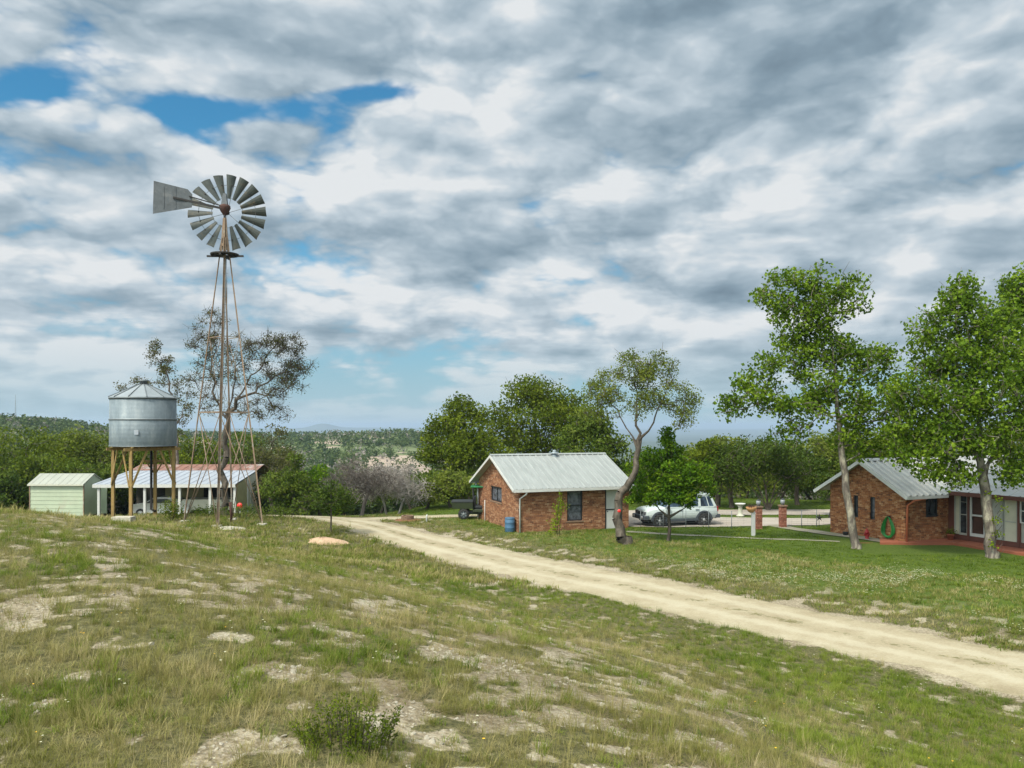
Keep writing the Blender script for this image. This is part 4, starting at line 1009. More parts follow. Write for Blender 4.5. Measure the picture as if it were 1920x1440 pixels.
# --- small brick outbuilding
SH = (0.325, 40.6); SHR = R(21)
def outbuilding():
    L, Wd = 6.35, 6.3; z = -0.02
    t = thing('brick_outbuilding', 'small brick outbuilding with pale green metal gable roof beside the dirt road', 'building', (SH[0], SH[1], 0), SHR)
    KEEP_OUT.append((SH[0], SH[1], SHR, -0.05, L + .05, -0.05, Wd))
    eave = 2.50; ridge = 3.93; mid = Wd / 2
    sl = (ridge - eave) / mid
    top = lambda u: eave + sl * (mid - abs(u - mid)) - 0.03
    w = MB()
    wall_with_holes(w, L, -0.5, lambda u: eave - .01, [(2.72, 3.62, .60, 2.22), (4.93, 5.98, 0.03, 2.28)])
    w.build('front_wall', M['brick'], t, True)
    w = MB(); wall_with_holes(w, Wd - .4, -0.7, lambda u: top(u + .2), [(2.25, 4.05, 1.42, 2.24)], axis='y', at=0, flip=1)
    o = w.build('gable_wall', M['brick'], t, True, loc=(0, .2, 0))
    w = MB(); wall_with_holes(w, Wd - .4, -0.5, lambda u: top(u + .2), [], axis='y', at=L, flip=-1)
    w.build('gable_wall', M['brick'], t, True, loc=(0, .2, 0))
    w = MB(); wall_with_holes(w, L, -0.5, lambda u: eave - .01, [], at=Wd, flip=-1); w.build('back_wall', M['brick'], t, True)
    # roof
    oy, ox = 0.42, 0.42; ze = eave - sl * oy + .05; r = MB()
    ribbed_slope(r, (-ox, -oy, ze), (L + .22, -oy, ze), (L + .22, mid, ridge + .05), (-ox, mid, ridge + .05))
    ribbed_slope(r, (L + .22, Wd + oy, ze), (-ox, Wd + oy, ze), (-ox, mid, ridge + .05), (L + .22, mid, ridge + .05))
    rf = r.build('roof', M['roof'], t)
    rc = MB(); h = ridge + .055
    rc.slab((-ox - .01, mid - .16, h - .16 * sl + .045), (L + .23, mid - .16, h - .16 * sl + .045), (L + .23, mid, h + .045), (-ox - .01, mid, h + .045), .006)
    rc.slab((L + .23, mid + .16, h - .16 * sl + .045), (-ox - .01, mid + .16, h - .16 * sl + .045), (-ox - .01, mid, h + .047), (L + .23, mid, h + .047), .006)
    rc.build('ridge_cap', M['roof'], rf)
    # fascia and rake boards, soffit under the gable overhang
    f = MB(); f.box(-ox, L + .22, -oy - .025, -oy, ze - .15, ze - .01); f.box(-ox, L + .22, Wd + oy, Wd + oy + .025, ze - .15, ze - .01)
    for s, y0 in ((1, -oy), (-1, Wd + oy)):
        f.bar((-ox - .014, y0, ze - .085), (-ox - .014, mid, ridge - .035), .026, .13)
        f.bar((L + .234, y0, ze - .085), (L + .234, mid, ridge - .035), .026, .13)
    f.build('fascia', M['white'], t)
    g = MB(); 
    g.slab((-ox, -oy, ze - .06), (-.003, -oy, ze - .06), (-.003, mid, ridge - .06), (-ox, mid, ridge - .06), .02)
    g.slab((-.003, Wd + oy, ze - .06), (-ox, Wd + oy, ze - .06), (-ox, mid, ridge - .06), (-.003, mid, ridge - .06), .02)
    g.box(0, L, -oy, -.003, ze - .12, ze - .10)
    g.build('soffit', M['soffit'], t)
    window(t, 'x', 0, 2.72, 3.62, .60, 2.22, 1, rows=2, pane='glass_grey', fw=.07, sill='brick_red')
    window(t, 'y', 0, 2.45, 4.25, 1.42, 2.24, 1, rows=1, cols=2, fw=.08, pane='glass_grey', sill='brick_red')
    # door
    d = MB(); d.box(4.93, 5.01, .02, .12, .03, 2.28); d.box(5.90, 5.98, .02, .12, .03, 2.28); d.box(5.01, 5.90, .02, .12, 2.20, 2.28); d.build('door_frame', M['black'], t)
    d = MB(); d.rbox(5.01, 5.90, .05, .10, .05, 2.20, .008)
    dd = d.build('door', M['white'], t)
    d = MB(); d.box(5.01, 5.90, .035, .048, 1.08, 1.15); d.build('door_rail', M['black'], dd)
    d = MB(); d.lathe([(0, 0), (.03, 0), (.03, .03), (.012, .05), (0, .05)], 10, M=Matrix.Translation((5.1, .05, 1.02)) @ Matrix.Rotation(R(90), 4, 'X')); d.build('handle', M['dark_iron'], dd)
    # downspouts
    gutter_pipe(t, [(.30, -oy + .03, ze - .12), (.30, -oy + .06, ze - .24), (.06, -.06, ze - .50), (.06, -.06, -.05)], .045, 'white')
    gutter_pipe(t, [(-.05, Wd + oy - .05, ze - .12), (-.06, Wd + oy - .1, ze - .25), (-.07, Wd - .06, ze - .5), (-.07, Wd - .06, -.3)], .045, 'white')
    MB().tube([(-.04, 5.1, 1.35), (-.04, 5.1, -.3)], .022, 8).build('conduit', M['white'], t)
    c = MB(); c.box(0, L, -.03, -.004, -.3, -.02); c.box(-.03, -.004, -.03, Wd, -.5, -.08); c.build('footing', M['concrete'], t)
    # roof vent
    v = MB(); vx, vy = 3.3, mid - .25; vz = ridge - .1
    v.lathe([(.14, -.1), (.14, .16), (.10, .16)], 16, (vx, vy, vz)); v.lathe([(.0, .27), (.16, .24), (.21, .20), (.21, .17), (.0, .17)], 16, (vx, vy, vz + .02)); v.lathe([(0, .40), (.09, .38), (.11, .30), (.11, .24)], 16, (vx, vy, vz))
    v.build('roof_vent', M['galv'], t)
outbuilding()

# --- brick house
HO = (18.23, 37.07); HR = R(24.2)
def house():
    t = thing('brick_house', 'long brick ranch house with ribbed metal roof and glazed entrance wing', 'house', (HO[0], HO[1], 0), HR)
    KEEP_OUT.append((HO[0], HO[1], HR, -0.05, 20, -0.05, 5)); KEEP_OUT.append((HO[0], HO[1], HR, 2.6, 20, -9, 5))
    Wd = 4.5; mid = 2.3; ridge = 3.90; eave = 2.60; sl = (3.90 - 2.33) / 2.75
    top = lambda u: ridge - sl * abs(u - mid) - .05
    w = MB(); wall_with_holes(w, Wd, -.3, top, [(1.72, 2.02, 1.02, 2.12), (2.72, 3.02, 1.02, 2.12)], axis='y', at=0, flip=1); w.build('gable_wall', M['brick_house'], t, True)
    w = MB(); wall_with_holes(w, 2.88 - .2, -.3, lambda u: 2.5, [(1.15, 2.0, 1.25, 2.2)], at=0); w.build('front_wall', M['brick_house'], t, True, loc=(.2, 0, 0))
    w = MB(); w.box(.2, 12, Wd - .2, Wd, -.3, 2.5); w.build('back_wall', M['brick_house'], t, True)
    window(t, 'x', 0, 1.35, 2.2, 1.25, 2.2, 1, rows=1, cols=2, pane='glass', fw=.06)
    for y in (1.72, 2.72): window(t, 'y', 0, y, y + .30, 1.02, 2.12, 1, rows=1, pane='glass_grey' if y < 2 else 'glass', fw=.05)
    # main roof
    r = MB(); ox = .42; y0, y1 = -.45, 5.2; z0 = ridge - sl * (mid - y0); z1 = ridge - sl * (y1 - mid)
    ribbed_slope(r, (-ox, y0, z0), (12, y0, z0), (12, mid, ridge), (-ox, mid, ridge), pitch=.42, rib=.07, rw=.12)
    ribbed_slope(r, (12, y1, z1), (-ox, y1, z1), (-ox, mid, ridge), (12, mid, ridge), pitch=.42, rib=.07, rw=.12)
    rf = r.build('roof', M['roof_house'], t)
    rc = MB(); rc.slab((-ox - .01, mid - .2, ridge - .2 * sl + .075), (12, mid - .2, ridge - .2 * sl + .075), (12, mid, ridge + .075), (-ox - .01, mid, ridge + .075), .006)
    rc.slab((12, mid + .2, ridge - .2 * sl + .075), (-ox - .01, mid + .2, ridge - .2 * sl + .075), (-ox - .01, mid, ridge + .078), (12, mid, ridge + .078), .006)
    rc.build('ridge_cap', M['roof_house'], rf)
    f = MB(); f.bar((-ox - .014, y0, z0 - .09), (-ox - .014, mid, ridge - .09), .026, .16); f.bar((-ox - .014, y1, z1 - .09), (-ox - .014, mid, ridge - .09), .026, .16)
    f.box(-ox, 2.3, y0 - .025, y0, z0 - .14, z0 - .01); f.build('fascia', M['white'], t)
    g = MB(); g.slab((-ox, y0, z0 - .06), (-.003, y0, z0 - .06), (-.003, mid, ridge - .06), (-ox, mid, ridge - .06), .02)
    g.slab((-.003, y1, z1 - .06), (-ox, y1, z1 - .06), (-ox, mid, ridge - .06), (-.003, mid, ridge - .06), .02)
    g.box(0, 2.3, y0, -.003, z0 - .12, z0 - .10); g.build('soffit', M['soffit'], t)
    v = MB(); v.tube([(2.3, .9, 2.9), (2.3, .9, 3.50)], .04, 8); v.build('vent_pipe', M['dark_iron'], t)
    gutter_pipe(t, [(.02, -.42, z0 - .1), (.02, -.42, z0 - .22), (.02, -.10, z0 - .45), (.02, -.06, 0.2)], .05, 'terra_pipe')
    gutter_pipe(t, [(.02, -.42, z0 - .2), (.9, -.42, z0 - .12)], .05, 'terra_pipe', 'gutter')
    # entrance wing, running towards the camera
    X = 2.88; c = MB()
    c.box(X, X + .2, -8, -4.55, .2, 2.62); c.box(X, X + .2, -8, -.002, -.3, .44); c.box(X, X + .2, -4.55, -.002, 2.42, 2.62)
    c.box(X + .002, X + .2, -.30, -.004, .44, 2.42); c.box(X + .21, 9, -8, -7.8, -.3, 3.2); c.box(8.8, 9, -7.79, 0, -.3, 2.6)
    c.build('wing_wall', M['maroon'], t, True)
    for y in (-1.04, -1.92, -3.41): MB().box(X - .03, X + .18, y - .05, y + .05, .2, 2.5).build('door_post', M['maroon'], t)
    # window unit: pale side panel, dark glass
    w1 = MB(); w1.box(X + .02, X + .09, -.38, -.30, .44, 2.40); w1.box(X + .02, X + .09, -.62, -.56, .44, 2.40); w1.box(X + .02, X + .09, -.99, -.93, .44, 2.40)
    w1.box(X + .02, X + .09, -.93, -.62, 2.34, 2.40); w1.box(X + .02, X + .09, -.93, -.62, .44, .54); w1.box(X + .025, X + .085, -.93, -.62, 1.38, 1.42); w1.box(X + .025, X + .085, -.93, -.62, 1.98, 2.0)
    wo = w1.build('window', M['blind_grey'], t)
    MB().box(X + .04, X + .06, -.56, -.38, .46, 2.38).build('side_panel', M['blind'], wo)
    MB().box(X + .04, X + .06, -.93, -.62, .5, 2.36).build('pane', M['glass'], wo)
    # storm door
    d = MB(); y0d, y1d = -1.86, -1.10
    for (a, b_, c0, c1) in ((y1d - .09, y1d, .30, 2.36), (y0d, y0d + .09, .30, 2.36), (y0d + .09, y1d - .09, 2.26, 2.36), (y0d + .09, y1d - .09, .30, .58), (y0d + .09, y1d - .09, 1.38, 1.46)):
        d.box(X + .01, X + .06, a, b_, c0, c1)
    do = d.build('storm_door', M['white'], t)
    MB().box(X + .09, X + .13, y0d, y1d, .30, 2.38).build('inner_door', M['door_red'], t)
    MB().box(X + .035, X + .045, y1d - .13, y1d - .10, 1.2, 1.35).build('handle', M['dark_iron'], do)
    # glazed panels with blinds
    for (a, b_) in ((-2.68, -1.98), (-3.34, -2.72)):
        p = MB(); p.box(X + .01, X + .07, a, a + .05, .30, 2.40); p.box(X + .01, X + .07, b_ - .05, b_, .30, 2.40); p.box(X + .01, X + .07, a + .05, b_ - .05, 2.34, 2.40); p.box(X + .01, X + .07, a + .05, b_ - .05, .30, .36); p.box(X + .015, X + .065, a + .05, b_ - .05, 1.28, 1.33)
        po_ = p.build('glazed_panel', M['blind_grey'], t)
        q = MB(); q.box(X + .04, X + .055, a + .04, b_ - .04, .34, 2.36); q.build('blind', M['blind' if a < -3 else 'blind_grey'], po_)
    window(t, 'y', X - .09, -4.5, -3.48, 1.3, 2.38, 1, frame='white', rows=2, fw=.05)
    MB().box(X + .1, X + .18, -4.55, -3.45, .44, 2.42).build('infill_panel', M['blind_grey'], t)
    # wing roof
    s2 = .40; xe = X - .5; ze = 2.50; xr = X + 3.0; zr = ze + s2 * (xr - xe)
    r = MB(); ribbed_slope(r, (xe, 2.2, ze), (xe, -8.4, ze), (xr, -8.4, zr), (xr, 2.2, zr), pitch=.5, rib=.03, rw=.06)
    ribbed_slope(r, (xr * 2 - xe, -8.4, ze), (xr * 2 - xe, 2.2, ze), (xr, 2.2, zr), (xr, -8.4, zr), pitch=.5, rib=.03, rw=.06)
    r.build('wing_roof', M['roof_house'], t)
    f = MB(); f.box(xe - .025, xe, -8.4, -.42, ze - .19, ze - .012); f.build('fascia', M['maroon'], t)
    g = MB(); g.box(xe, X - .003, -8.4, -.10, ze - .12, ze - .10); g.build('soffit', M['soffit'], t)
house()
# porch slab
def porch():
    z0 = -.12
    t = thing('porch_slab', 'terracotta painted concrete porch slab along the front of the brick house', 'porch', (16.93, 36.8, 0))
    poly = [(0, 0), (3.35, -.05), (4.1, -2.1), (6.3, -7.0), (9, -5.5), (6, 1.5), (1.0, 2.2)]
    MB().prism(poly, z0, .20).build('slab', M['terra'], t)
    MB().box(-1.75, -.02, .55, .68, -.1, .09).build('edging', M['terra'], t)
    MB().prism([(-1.6, .70), (-.02, .70), (.5, 1.7), (-1.0, 4.2), (-1.5, 3.9)], -.1, .07).build('apron', M['path'], t)
porch()
KEEP_OUT.append((16.93, 36.8, 0, -1.75, 9, -3, 4))

# --- carport shed and pale green shed on the far left
def carport():
    X0, Y0 = -29.1, 55.5; gz = -0.95
    t = thing('open_carport', 'low open sided carport with white metal roof and rusty ridge behind the windmill', 'shed', (X0, Y0, gz), R(2))
    # local: x along the front, z from ground
    Lx = 9.8; eh = 2.44; rh = 3.25
    r = MB(); ribbed_slope(r, (0, 0, eh), (Lx, 0, eh), (Lx + .3, 4.2, rh - .1), (.7, 4.2, rh - .1), pitch=.6, rib=.03); 
    rf = r.build('roof', M['roof_white'], t)
    r = MB(); ribbed_slope(r, (.7, 4.22, rh - .09), (Lx + .3, 4.22, rh - .09), (Lx + .5, 5.4, rh + .30), (1.0, 5.4, rh + .30), pitch=.6, rib=.03); r.build('rusty_roof', M['roof_rust'], t)
    r = MB(); ribbed_slope(r, (Lx + .5, 9.4, eh + .2), (1.0, 9.4, eh + .2), (1.0, 5.42, rh + .29), (Lx + .5, 5.42, rh + .29), pitch=.6, rib=.03); r.build('rear_roof', M['roof_rust'], t)
    r = MB(); r.slab((0, 0, eh), (.7, 4.2, rh - .1), (.7, 7, eh + .2), (0, 7, eh), .04); r.build('side_roof', M['roof_white'], t)
    f = MB(); f.box(0, Lx, -.04, 0, eh - .24, eh - .015); f.build('fascia', M['white'], t)
    for x in (.35, 3.5, 5.9, 8.0, Lx - .1):
        MB().box(x - .08, x + .08, .1, .26, -.4, eh - .25).build('post', M['white'], t)
    w = MB(); w.box(.6, 10.0, 5.6, 5.75, -.3, 2.9); w.build('back_wall', M['dark_wood'], t)
    w = MB(); w.box(3.4, 6.2, 4.0, 4.12, -.3, 2.6); w.build('side_panel', M['weatherboard'], t)
    def topz(y): return eh + (rh - .1 - eh) * y / 4.2 - .12
    def endx(y): return Lx - .02 + .3 * y / 4.2
    def panel(name, mt, y0, y1, z1=None, dx=0.0, zb=-.3):
        m = MB(); q = [(endx(y0) + dx, y0, zb), (endx(y1) + dx, y1, zb), (endx(y1) + dx, y1, z1 or topz(y1)), (endx(y0) + dx, y0, z1 or topz(y0))]
        m.add(q + [(x - .05, y, z) for x, y, z in q], [(0, 1, 2, 3), (7, 6, 5, 4), (0, 4, 5, 1), (1, 5, 6, 2), (2, 6, 7, 3), (3, 7, 4, 0)]); m.build(name, M[mt], t)
    panel('end_wall', 'weatherboard', .3, 2.3); panel('end_panel', 'cream', 2.31, 4.18); panel('door', 'white', 2.9, 3.6, 1.95, .03, -.2)
    panel('corner_post', 'white', 2.25, 2.38, None, .05); panel('corner_post', 'cream', 4.05, 4.2, None, .05)
carport()
def green_shed():
    Y = 56.5; gz = -.55; p0 = atpx(57, 900, Y)
    t = thing('green_shed', 'small pale mint green wooden shed at the left edge of the field', 'shed', (p0.x, Y, gz), R(-1))
    Lx = 3.77; h = 2.0; D = 2.6
    w = MB()
    n = 8
    for k in range(n):   # lapped boards
        z = -.3 + (h + .25) * k / n; zz = z + (h + .25) / n
        w.add([(0, -.02, z), (Lx, -.02, z), (Lx, 0, zz), (0, 0, zz), (0, .05, z), (Lx, .05, z), (Lx, .05, zz), (0, .05, zz)], [(0, 1, 2, 3), (7, 6, 5, 4), (0, 4, 5, 1), (3, 2, 6, 7), (0, 3, 7, 4), (1, 5, 6, 2)])
    w.build('front_wall', M['mint'], t)
    w = MB(); w.add([(Lx, .05, -.3), (Lx, D, -.3), (Lx, D, h), (Lx, D / 2, h + .62), (Lx, .05, h)], [(0, 1, 2, 3, 4)])
    w.add([(Lx - .08, .05, -.3), (Lx - .08, D, -.3), (Lx - .08, D, h), (Lx - .08, D / 2, h + .62), (Lx - .08, .05, h)], [(4, 3, 2, 1, 0)])
    w.add([(0.05, .05, -.3), (.05, D, -.3), (.05, D, h), (.05, .05, h)], [(0, 1, 2, 3)]); w.add([(.05, D, -.3), (Lx, D, -.3), (Lx, D, h), (.05, D, h)], [(0, 1, 2, 3)])
    w.build('side_wall', M['mint'], t, fix=False)
    MB().box(-.07, 0, -.04, .03, -.3, h).build('corner_trim', M['rust_pale'], t); MB().box(Lx, Lx + .06, -.04, .04, -.3, h).build('corner_trim', M['rust_pale'], t)
    r = MB(); ribbed_slope(r, (-.1, -.18, h - .02), (Lx + .1, -.18, h - .02), (Lx + .1, D / 2, h + .66), (-.1, D / 2, h + .66), pitch=.5, rib=.02)
    ribbed_slope(r, (Lx + .1, D + .15, h - .02), (-.1, D + .15, h - .02), (-.1, D / 2 + .01, h + .655), (Lx + .1, D / 2 + .01, h + .655), pitch=.5, rib=.02)
    r.build('roof', M['mint_roof'], t)
    f = MB(); f.box(-.1, Lx + .1, -.205, -.18, h - .13, h - .02); f.build('fascia', M['cream'], t)
    d = MB(); d.box(0, .85, 0, .05, -.3, 1.75); 
    q = MB(); q.box(Lx + .02, Lx + .62, 2.0, 2.05, -.3, 1.75)
    q.build('open_door', M['mint'], t)
green_shed()

# --- windmill
def windmill():
    cx, cy = -14.62, 40.6; gz = .45
    t = thing('water_pumping_windmill', 'tall steel ranch windmill with many bladed wheel and rusty lattice tower', 'windmill', (cx, cy, gz))
    feet = [(.28, -1.75), (-2.15, .35), (1.98, -.15), (-.26, 2.05)]   # near, left, right, back
    zt = 15.1 - gz; top = .11; apex = (.04, 0)
    dirs = [(0.15, -1), (-1, .1), (1, -.1), (-.15, 1)]
    tops = [(apex[0] + d[0] * top, apex[1] + d[1] * top, zt) for d in dirs]
    for (fx, fy), tp in zip(feet, tops):
        z = hz(cx + fx, cy + fy) - gz - .15
        p = Vector((fx, fy, z)); q = Vector(tp); mb = MB()
        u = (q - p).normalized(); a = u.cross(Vector((0, 0, 1))).normalized(); b = a.cross(u).normalized()
        for w1, w2 in ((a, b), (b, a)):      # angle iron: two thin flanges
            e = w1 * (.115 if fy < -1 else .08); g = w2 * .010
            mb.add([p, p + e, p + e + g, p + g, q, q + e * .8, q + e * .8 + g, q + g], [(0, 3, 2, 1), (4, 5, 6, 7), (0, 1, 5, 4), (1, 2, 6, 5), (2, 3, 7, 6), (3, 0, 4, 7)])
        mb.build('tower_leg', M['rust_pale'], t)
        MB().box(-.2, .2, -.2, .2, -.3, .07).build('footing', M['concrete'], t, loc=(fx, fy, hz(cx + fx, cy + fy) - gz))
    def leg(k, z):
        p = Vector((feet[k][0], feet[k][1], 0)); q = Vector(tops[k]); return p + (q - p) * (z / q.z)
    ring = [0, 1, 3, 2]
    lv = [6.25 - gz, 10.05 - gz, 12.9 - gz]
    for z, wd in ((lv[0], .06), (lv[1], .035)):
        for i in range(4): MB().bar(leg(ring[i], z), leg(ring[(i + 1) % 4], z), wd).build('girt', M['rust_pale'], t)
    bmb = MB()
    for (za, zb) in ((0.1, lv[0] - .1),):
        for i in range(4):
            a_, b_ = ring[i], ring[(i + 1) % 4]
            # wide lattice: crossing rods in the upper two thirds of the bay
            bmb.tube([leg(a_, za + .2), leg(b_, zb)], .022, 5); bmb.tube([leg(b_, za + .2), leg(a_, zb)], .022, 5)
            m1, m2 = leg(a_, 2.3), leg(b_, 2.3)
    for i in range(4):
        a_, b_ = ring[i], ring[(i + 1) % 4]
        bmb.tube([leg(a_, lv[0] + .1), leg(b_, lv[1])], .010, 4); bmb.tube([leg(b_, lv[0] + .1), leg(a_, lv[1])], .010, 4)
    bmb.build('brace_rod', M['rust_pale'], t)
    MB().tube([(-.02, -.8, -.2), (.02, -.45, 5.5), (.1, 0, 13.6)], [.055, .05, .04], 8).build('pump_pipe', M['galv'], t)
    MB().tube([(.22, .5, -.1), (.2, .35, 1.2)], .06, 8).build('pump_casing', M['rust'], t)
    # ladder on the near leg
    ld = MB(); ld.tube([leg(0, 1.1) + Vector((.22, .02, 0)), leg(0, 13) + Vector((.22, .02, 0))], .008, 4)
    for k in range(30):
        z = 1.2 + k * .4; p = leg(0, z); ld.tube([p + Vector((-.02, -.02, 0)), p + Vector((.22, .02, 0))], .008, 4)
    ld.build('ladder', M['galv_dark'], t)
    # platform
    zp = 14.22 - gz; pl = MB(); n = 20
    ri, ro = .24, .70
    vs = []; fs = []
    for k in range(n):
        w = 2 * math.pi * k / n
        for rr in (ri, ro):
            for zz in (0, .06): vs.append((apex[0] + rr * math.cos(w), rr * math.sin(w), zp + zz))
    for k in range(n):
        a_ = 4 * k; b_ = 4 * ((k + 1) % n)
        fs += [(a_, b_, b_ + 2, a_ + 2), (a_ + 1, a_ + 3, b_ + 3, b_ + 1), (a_ + 2, b_ + 2, b_ + 3, a_ + 3), (a_, a_ + 1, b_ + 1, b_)]
    pl.add(vs, fs); pl.box(-.9 + apex[0], .95 + apex[0], -.05, .05, zp - .09, zp - .003); pl.box(apex[0] - .05, apex[0] + .05, -.7, .7, zp - .10, zp - .012)
    pl.build('platform', M['dark_iron'], t)
    # mast cone above platform
    ms = MB(); 
    for d in dirs: ms.bar((apex[0] + d[0] * .19, d[1] * .19, zp), (apex[0] + d[0] * .05, d[1] * .05, 16.1 - gz), .07)
    ms.box(apex[0] - .13, apex[0] + .13, -.10, .10, zp + .45, zp + .60)
    ms.build('mast', M['rust_pale'], t)
    MB().tube([(apex[0], 0, 15.9 - gz), (apex[0], 0, 16.45 - gz)], .06, 8).build('mast_pipe', M['dark_iron'], t)
    # head: gearbox, wheel, tail. wheel axis points away from the camera, turned 18 degrees
    H = Vector((apex[0], 0, 16.54 - gz)); yaw = R(8)
    Rm = Matrix.Translation(H) @ Matrix.Rotation(yaw, 4, 'Z')
    gb = MB(); gb.lathe([(0, -.42), (.06, -.36), (.22, -.12), (.29, .03), (.27, .14), (.16, .22), (0, .24)], 14, (0, .02, .05), Rm)
    gb.build('gearbox', M['rust'], t)
    hd = MB(); hd.add([Rm @ Vector(v) for v in [(-.17, -.20, .02), (.17, -.20, .02), (.17, .22, .02), (-.17, .22, .02), (-.07, -.1, .80), (.08, -.1, .80), (.08, .12, .80), (-.07, .12, .80)]], [(0, 3, 2, 1), (4, 5, 6, 7), (0, 1, 5, 4), (1, 2, 6, 5), (2, 3, 7, 6), (3, 0, 4, 7)])
    hd.build('hood', M['vane'], t)
    MB().tube([Rm @ Vector((0, .2, 0)), Rm @ Vector((0, .72, 0))], .05, 8).build('hub_shaft', M['dark_iron'], t)
    yw = .62; R_ = 1.94; Ri = .72; NB = 18
    hub = MB(); hub.lathe([(0, -.1), (.10, -.1), (.12, 0), (.10, .1), (0, .1)], 12, M=Rm @ Matrix.Translation((0, yw, 0)) @ Matrix.Rotation(R(90), 4, 'X')); hub.build('hub', M['dark_iron'], t)
    for k in range(NB):
        w = 2 * math.pi * (k + .31) / NB
        Bm = Rm @ Matrix.Translation((0, yw, 0)) @ Matrix.Rotation(w, 4, 'Y')
        vs = []; nn = 5; tilt = R(24)
        for (rr, hw) in ((Ri, .085), (R_, .255)):
            for j in range(nn):
                s = -1 + 2 * j / (nn - 1)
                x_, y_ = hw * s, -.055 * (1 - s * s) * (hw / .2)
                vs.append((x_ * math.cos(tilt) - y_ * math.sin(tilt), x_ * math.sin(tilt) + y_ * math.cos(tilt), rr))
        m = MB(); fs = [(j, j + 1, nn + j + 1, nn + j) for j in range(nn - 1)]
        vv = [Bm @ Vector(v) for v in vs]; off_ = (Bm.to_3x3() @ Vector((0, .006, 0)))
        m.add(vv + [v + off_ for v in vv], fs + [tuple(2 * nn + i for i in reversed(f)) for f in fs] + [(0, 2 * nn, 2 * nn + 1, 1)])
        bo = m.build('blade', M['blade'], t, fix=False)
        br = MB(); a1 = Bm @ Vector((-.13, .03, 1.42)); a2 = Bm @ Vector((.13, -.03, 1.42)); br.bar(a1, a2, .035, .05)
        br.build('bracket', M['dark_iron'], bo)
    for k in range(6):
        w = 2 * math.pi * (k + .2) / 6; Bm = Rm @ Matrix.Translation((0, yw, 0)) @ Matrix.Rotation(w, 4, 'Y')
        MB().tube([Bm @ Vector((0, .06, .1)), Bm @ Vector((0, .0, 1.42))], .013, 5).build('spoke', M['galv_dark'], t)
    for rr in (.78, 1.42):
        rg = MB(); rg.tube([Rm @ Vector((rr * math.cos(w), yw + .01, rr * math.sin(w))) for w in np.linspace(0, 2 * math.pi, 37)], .013, 5, cap=False); rg.build('rim', M['galv_dark'], t)
    # tail, folded beside the wheel
    T = Matrix.Translation(H) @ Matrix.Rotation(R(10), 4, 'Z')
    vn = MB(); th = .012
    out = [(-1.50, .62), (-1.72, .86), (-3.32, 1.20), (-3.36, -.44), (-1.52, -.04)]
    vs = [T @ Vector((x, -.28, z)) for x, z in out] + [T @ Vector((x, -.28 + th, z)) for x, z in out]; n = len(out)
    vn.add(vs, [tuple(range(n)), tuple(reversed(range(n, 2 * n)))] + [(i, n + i, n + (i + 1) % n, (i + 1) % n) for i in range(n)])
    for x in (-2.3, -2.85):
        vn.box(x - .03, x + .03, -.30, -.283, -.15, .9, T)
    vo = vn.build('tail_vane', M['vane'], t)
    tb = MB(); tb.bar(T @ Vector((-.1, -.12, .02)), T @ Vector((-2.4, -.33, .40)), .07, .10); tb.bar(T @ Vector((-.1, -.12, .14)), T @ Vector((-1.65, -.33, .50)), .04, .05); tb.tube([T @ Vector((-.1, -.1, -.02)), T @ Vector((-1.55, -.3, .22))], .018, 5)
    tb.build('tail_boom', M['dark_iron'], t)
    # control box on the right leg
windmill()

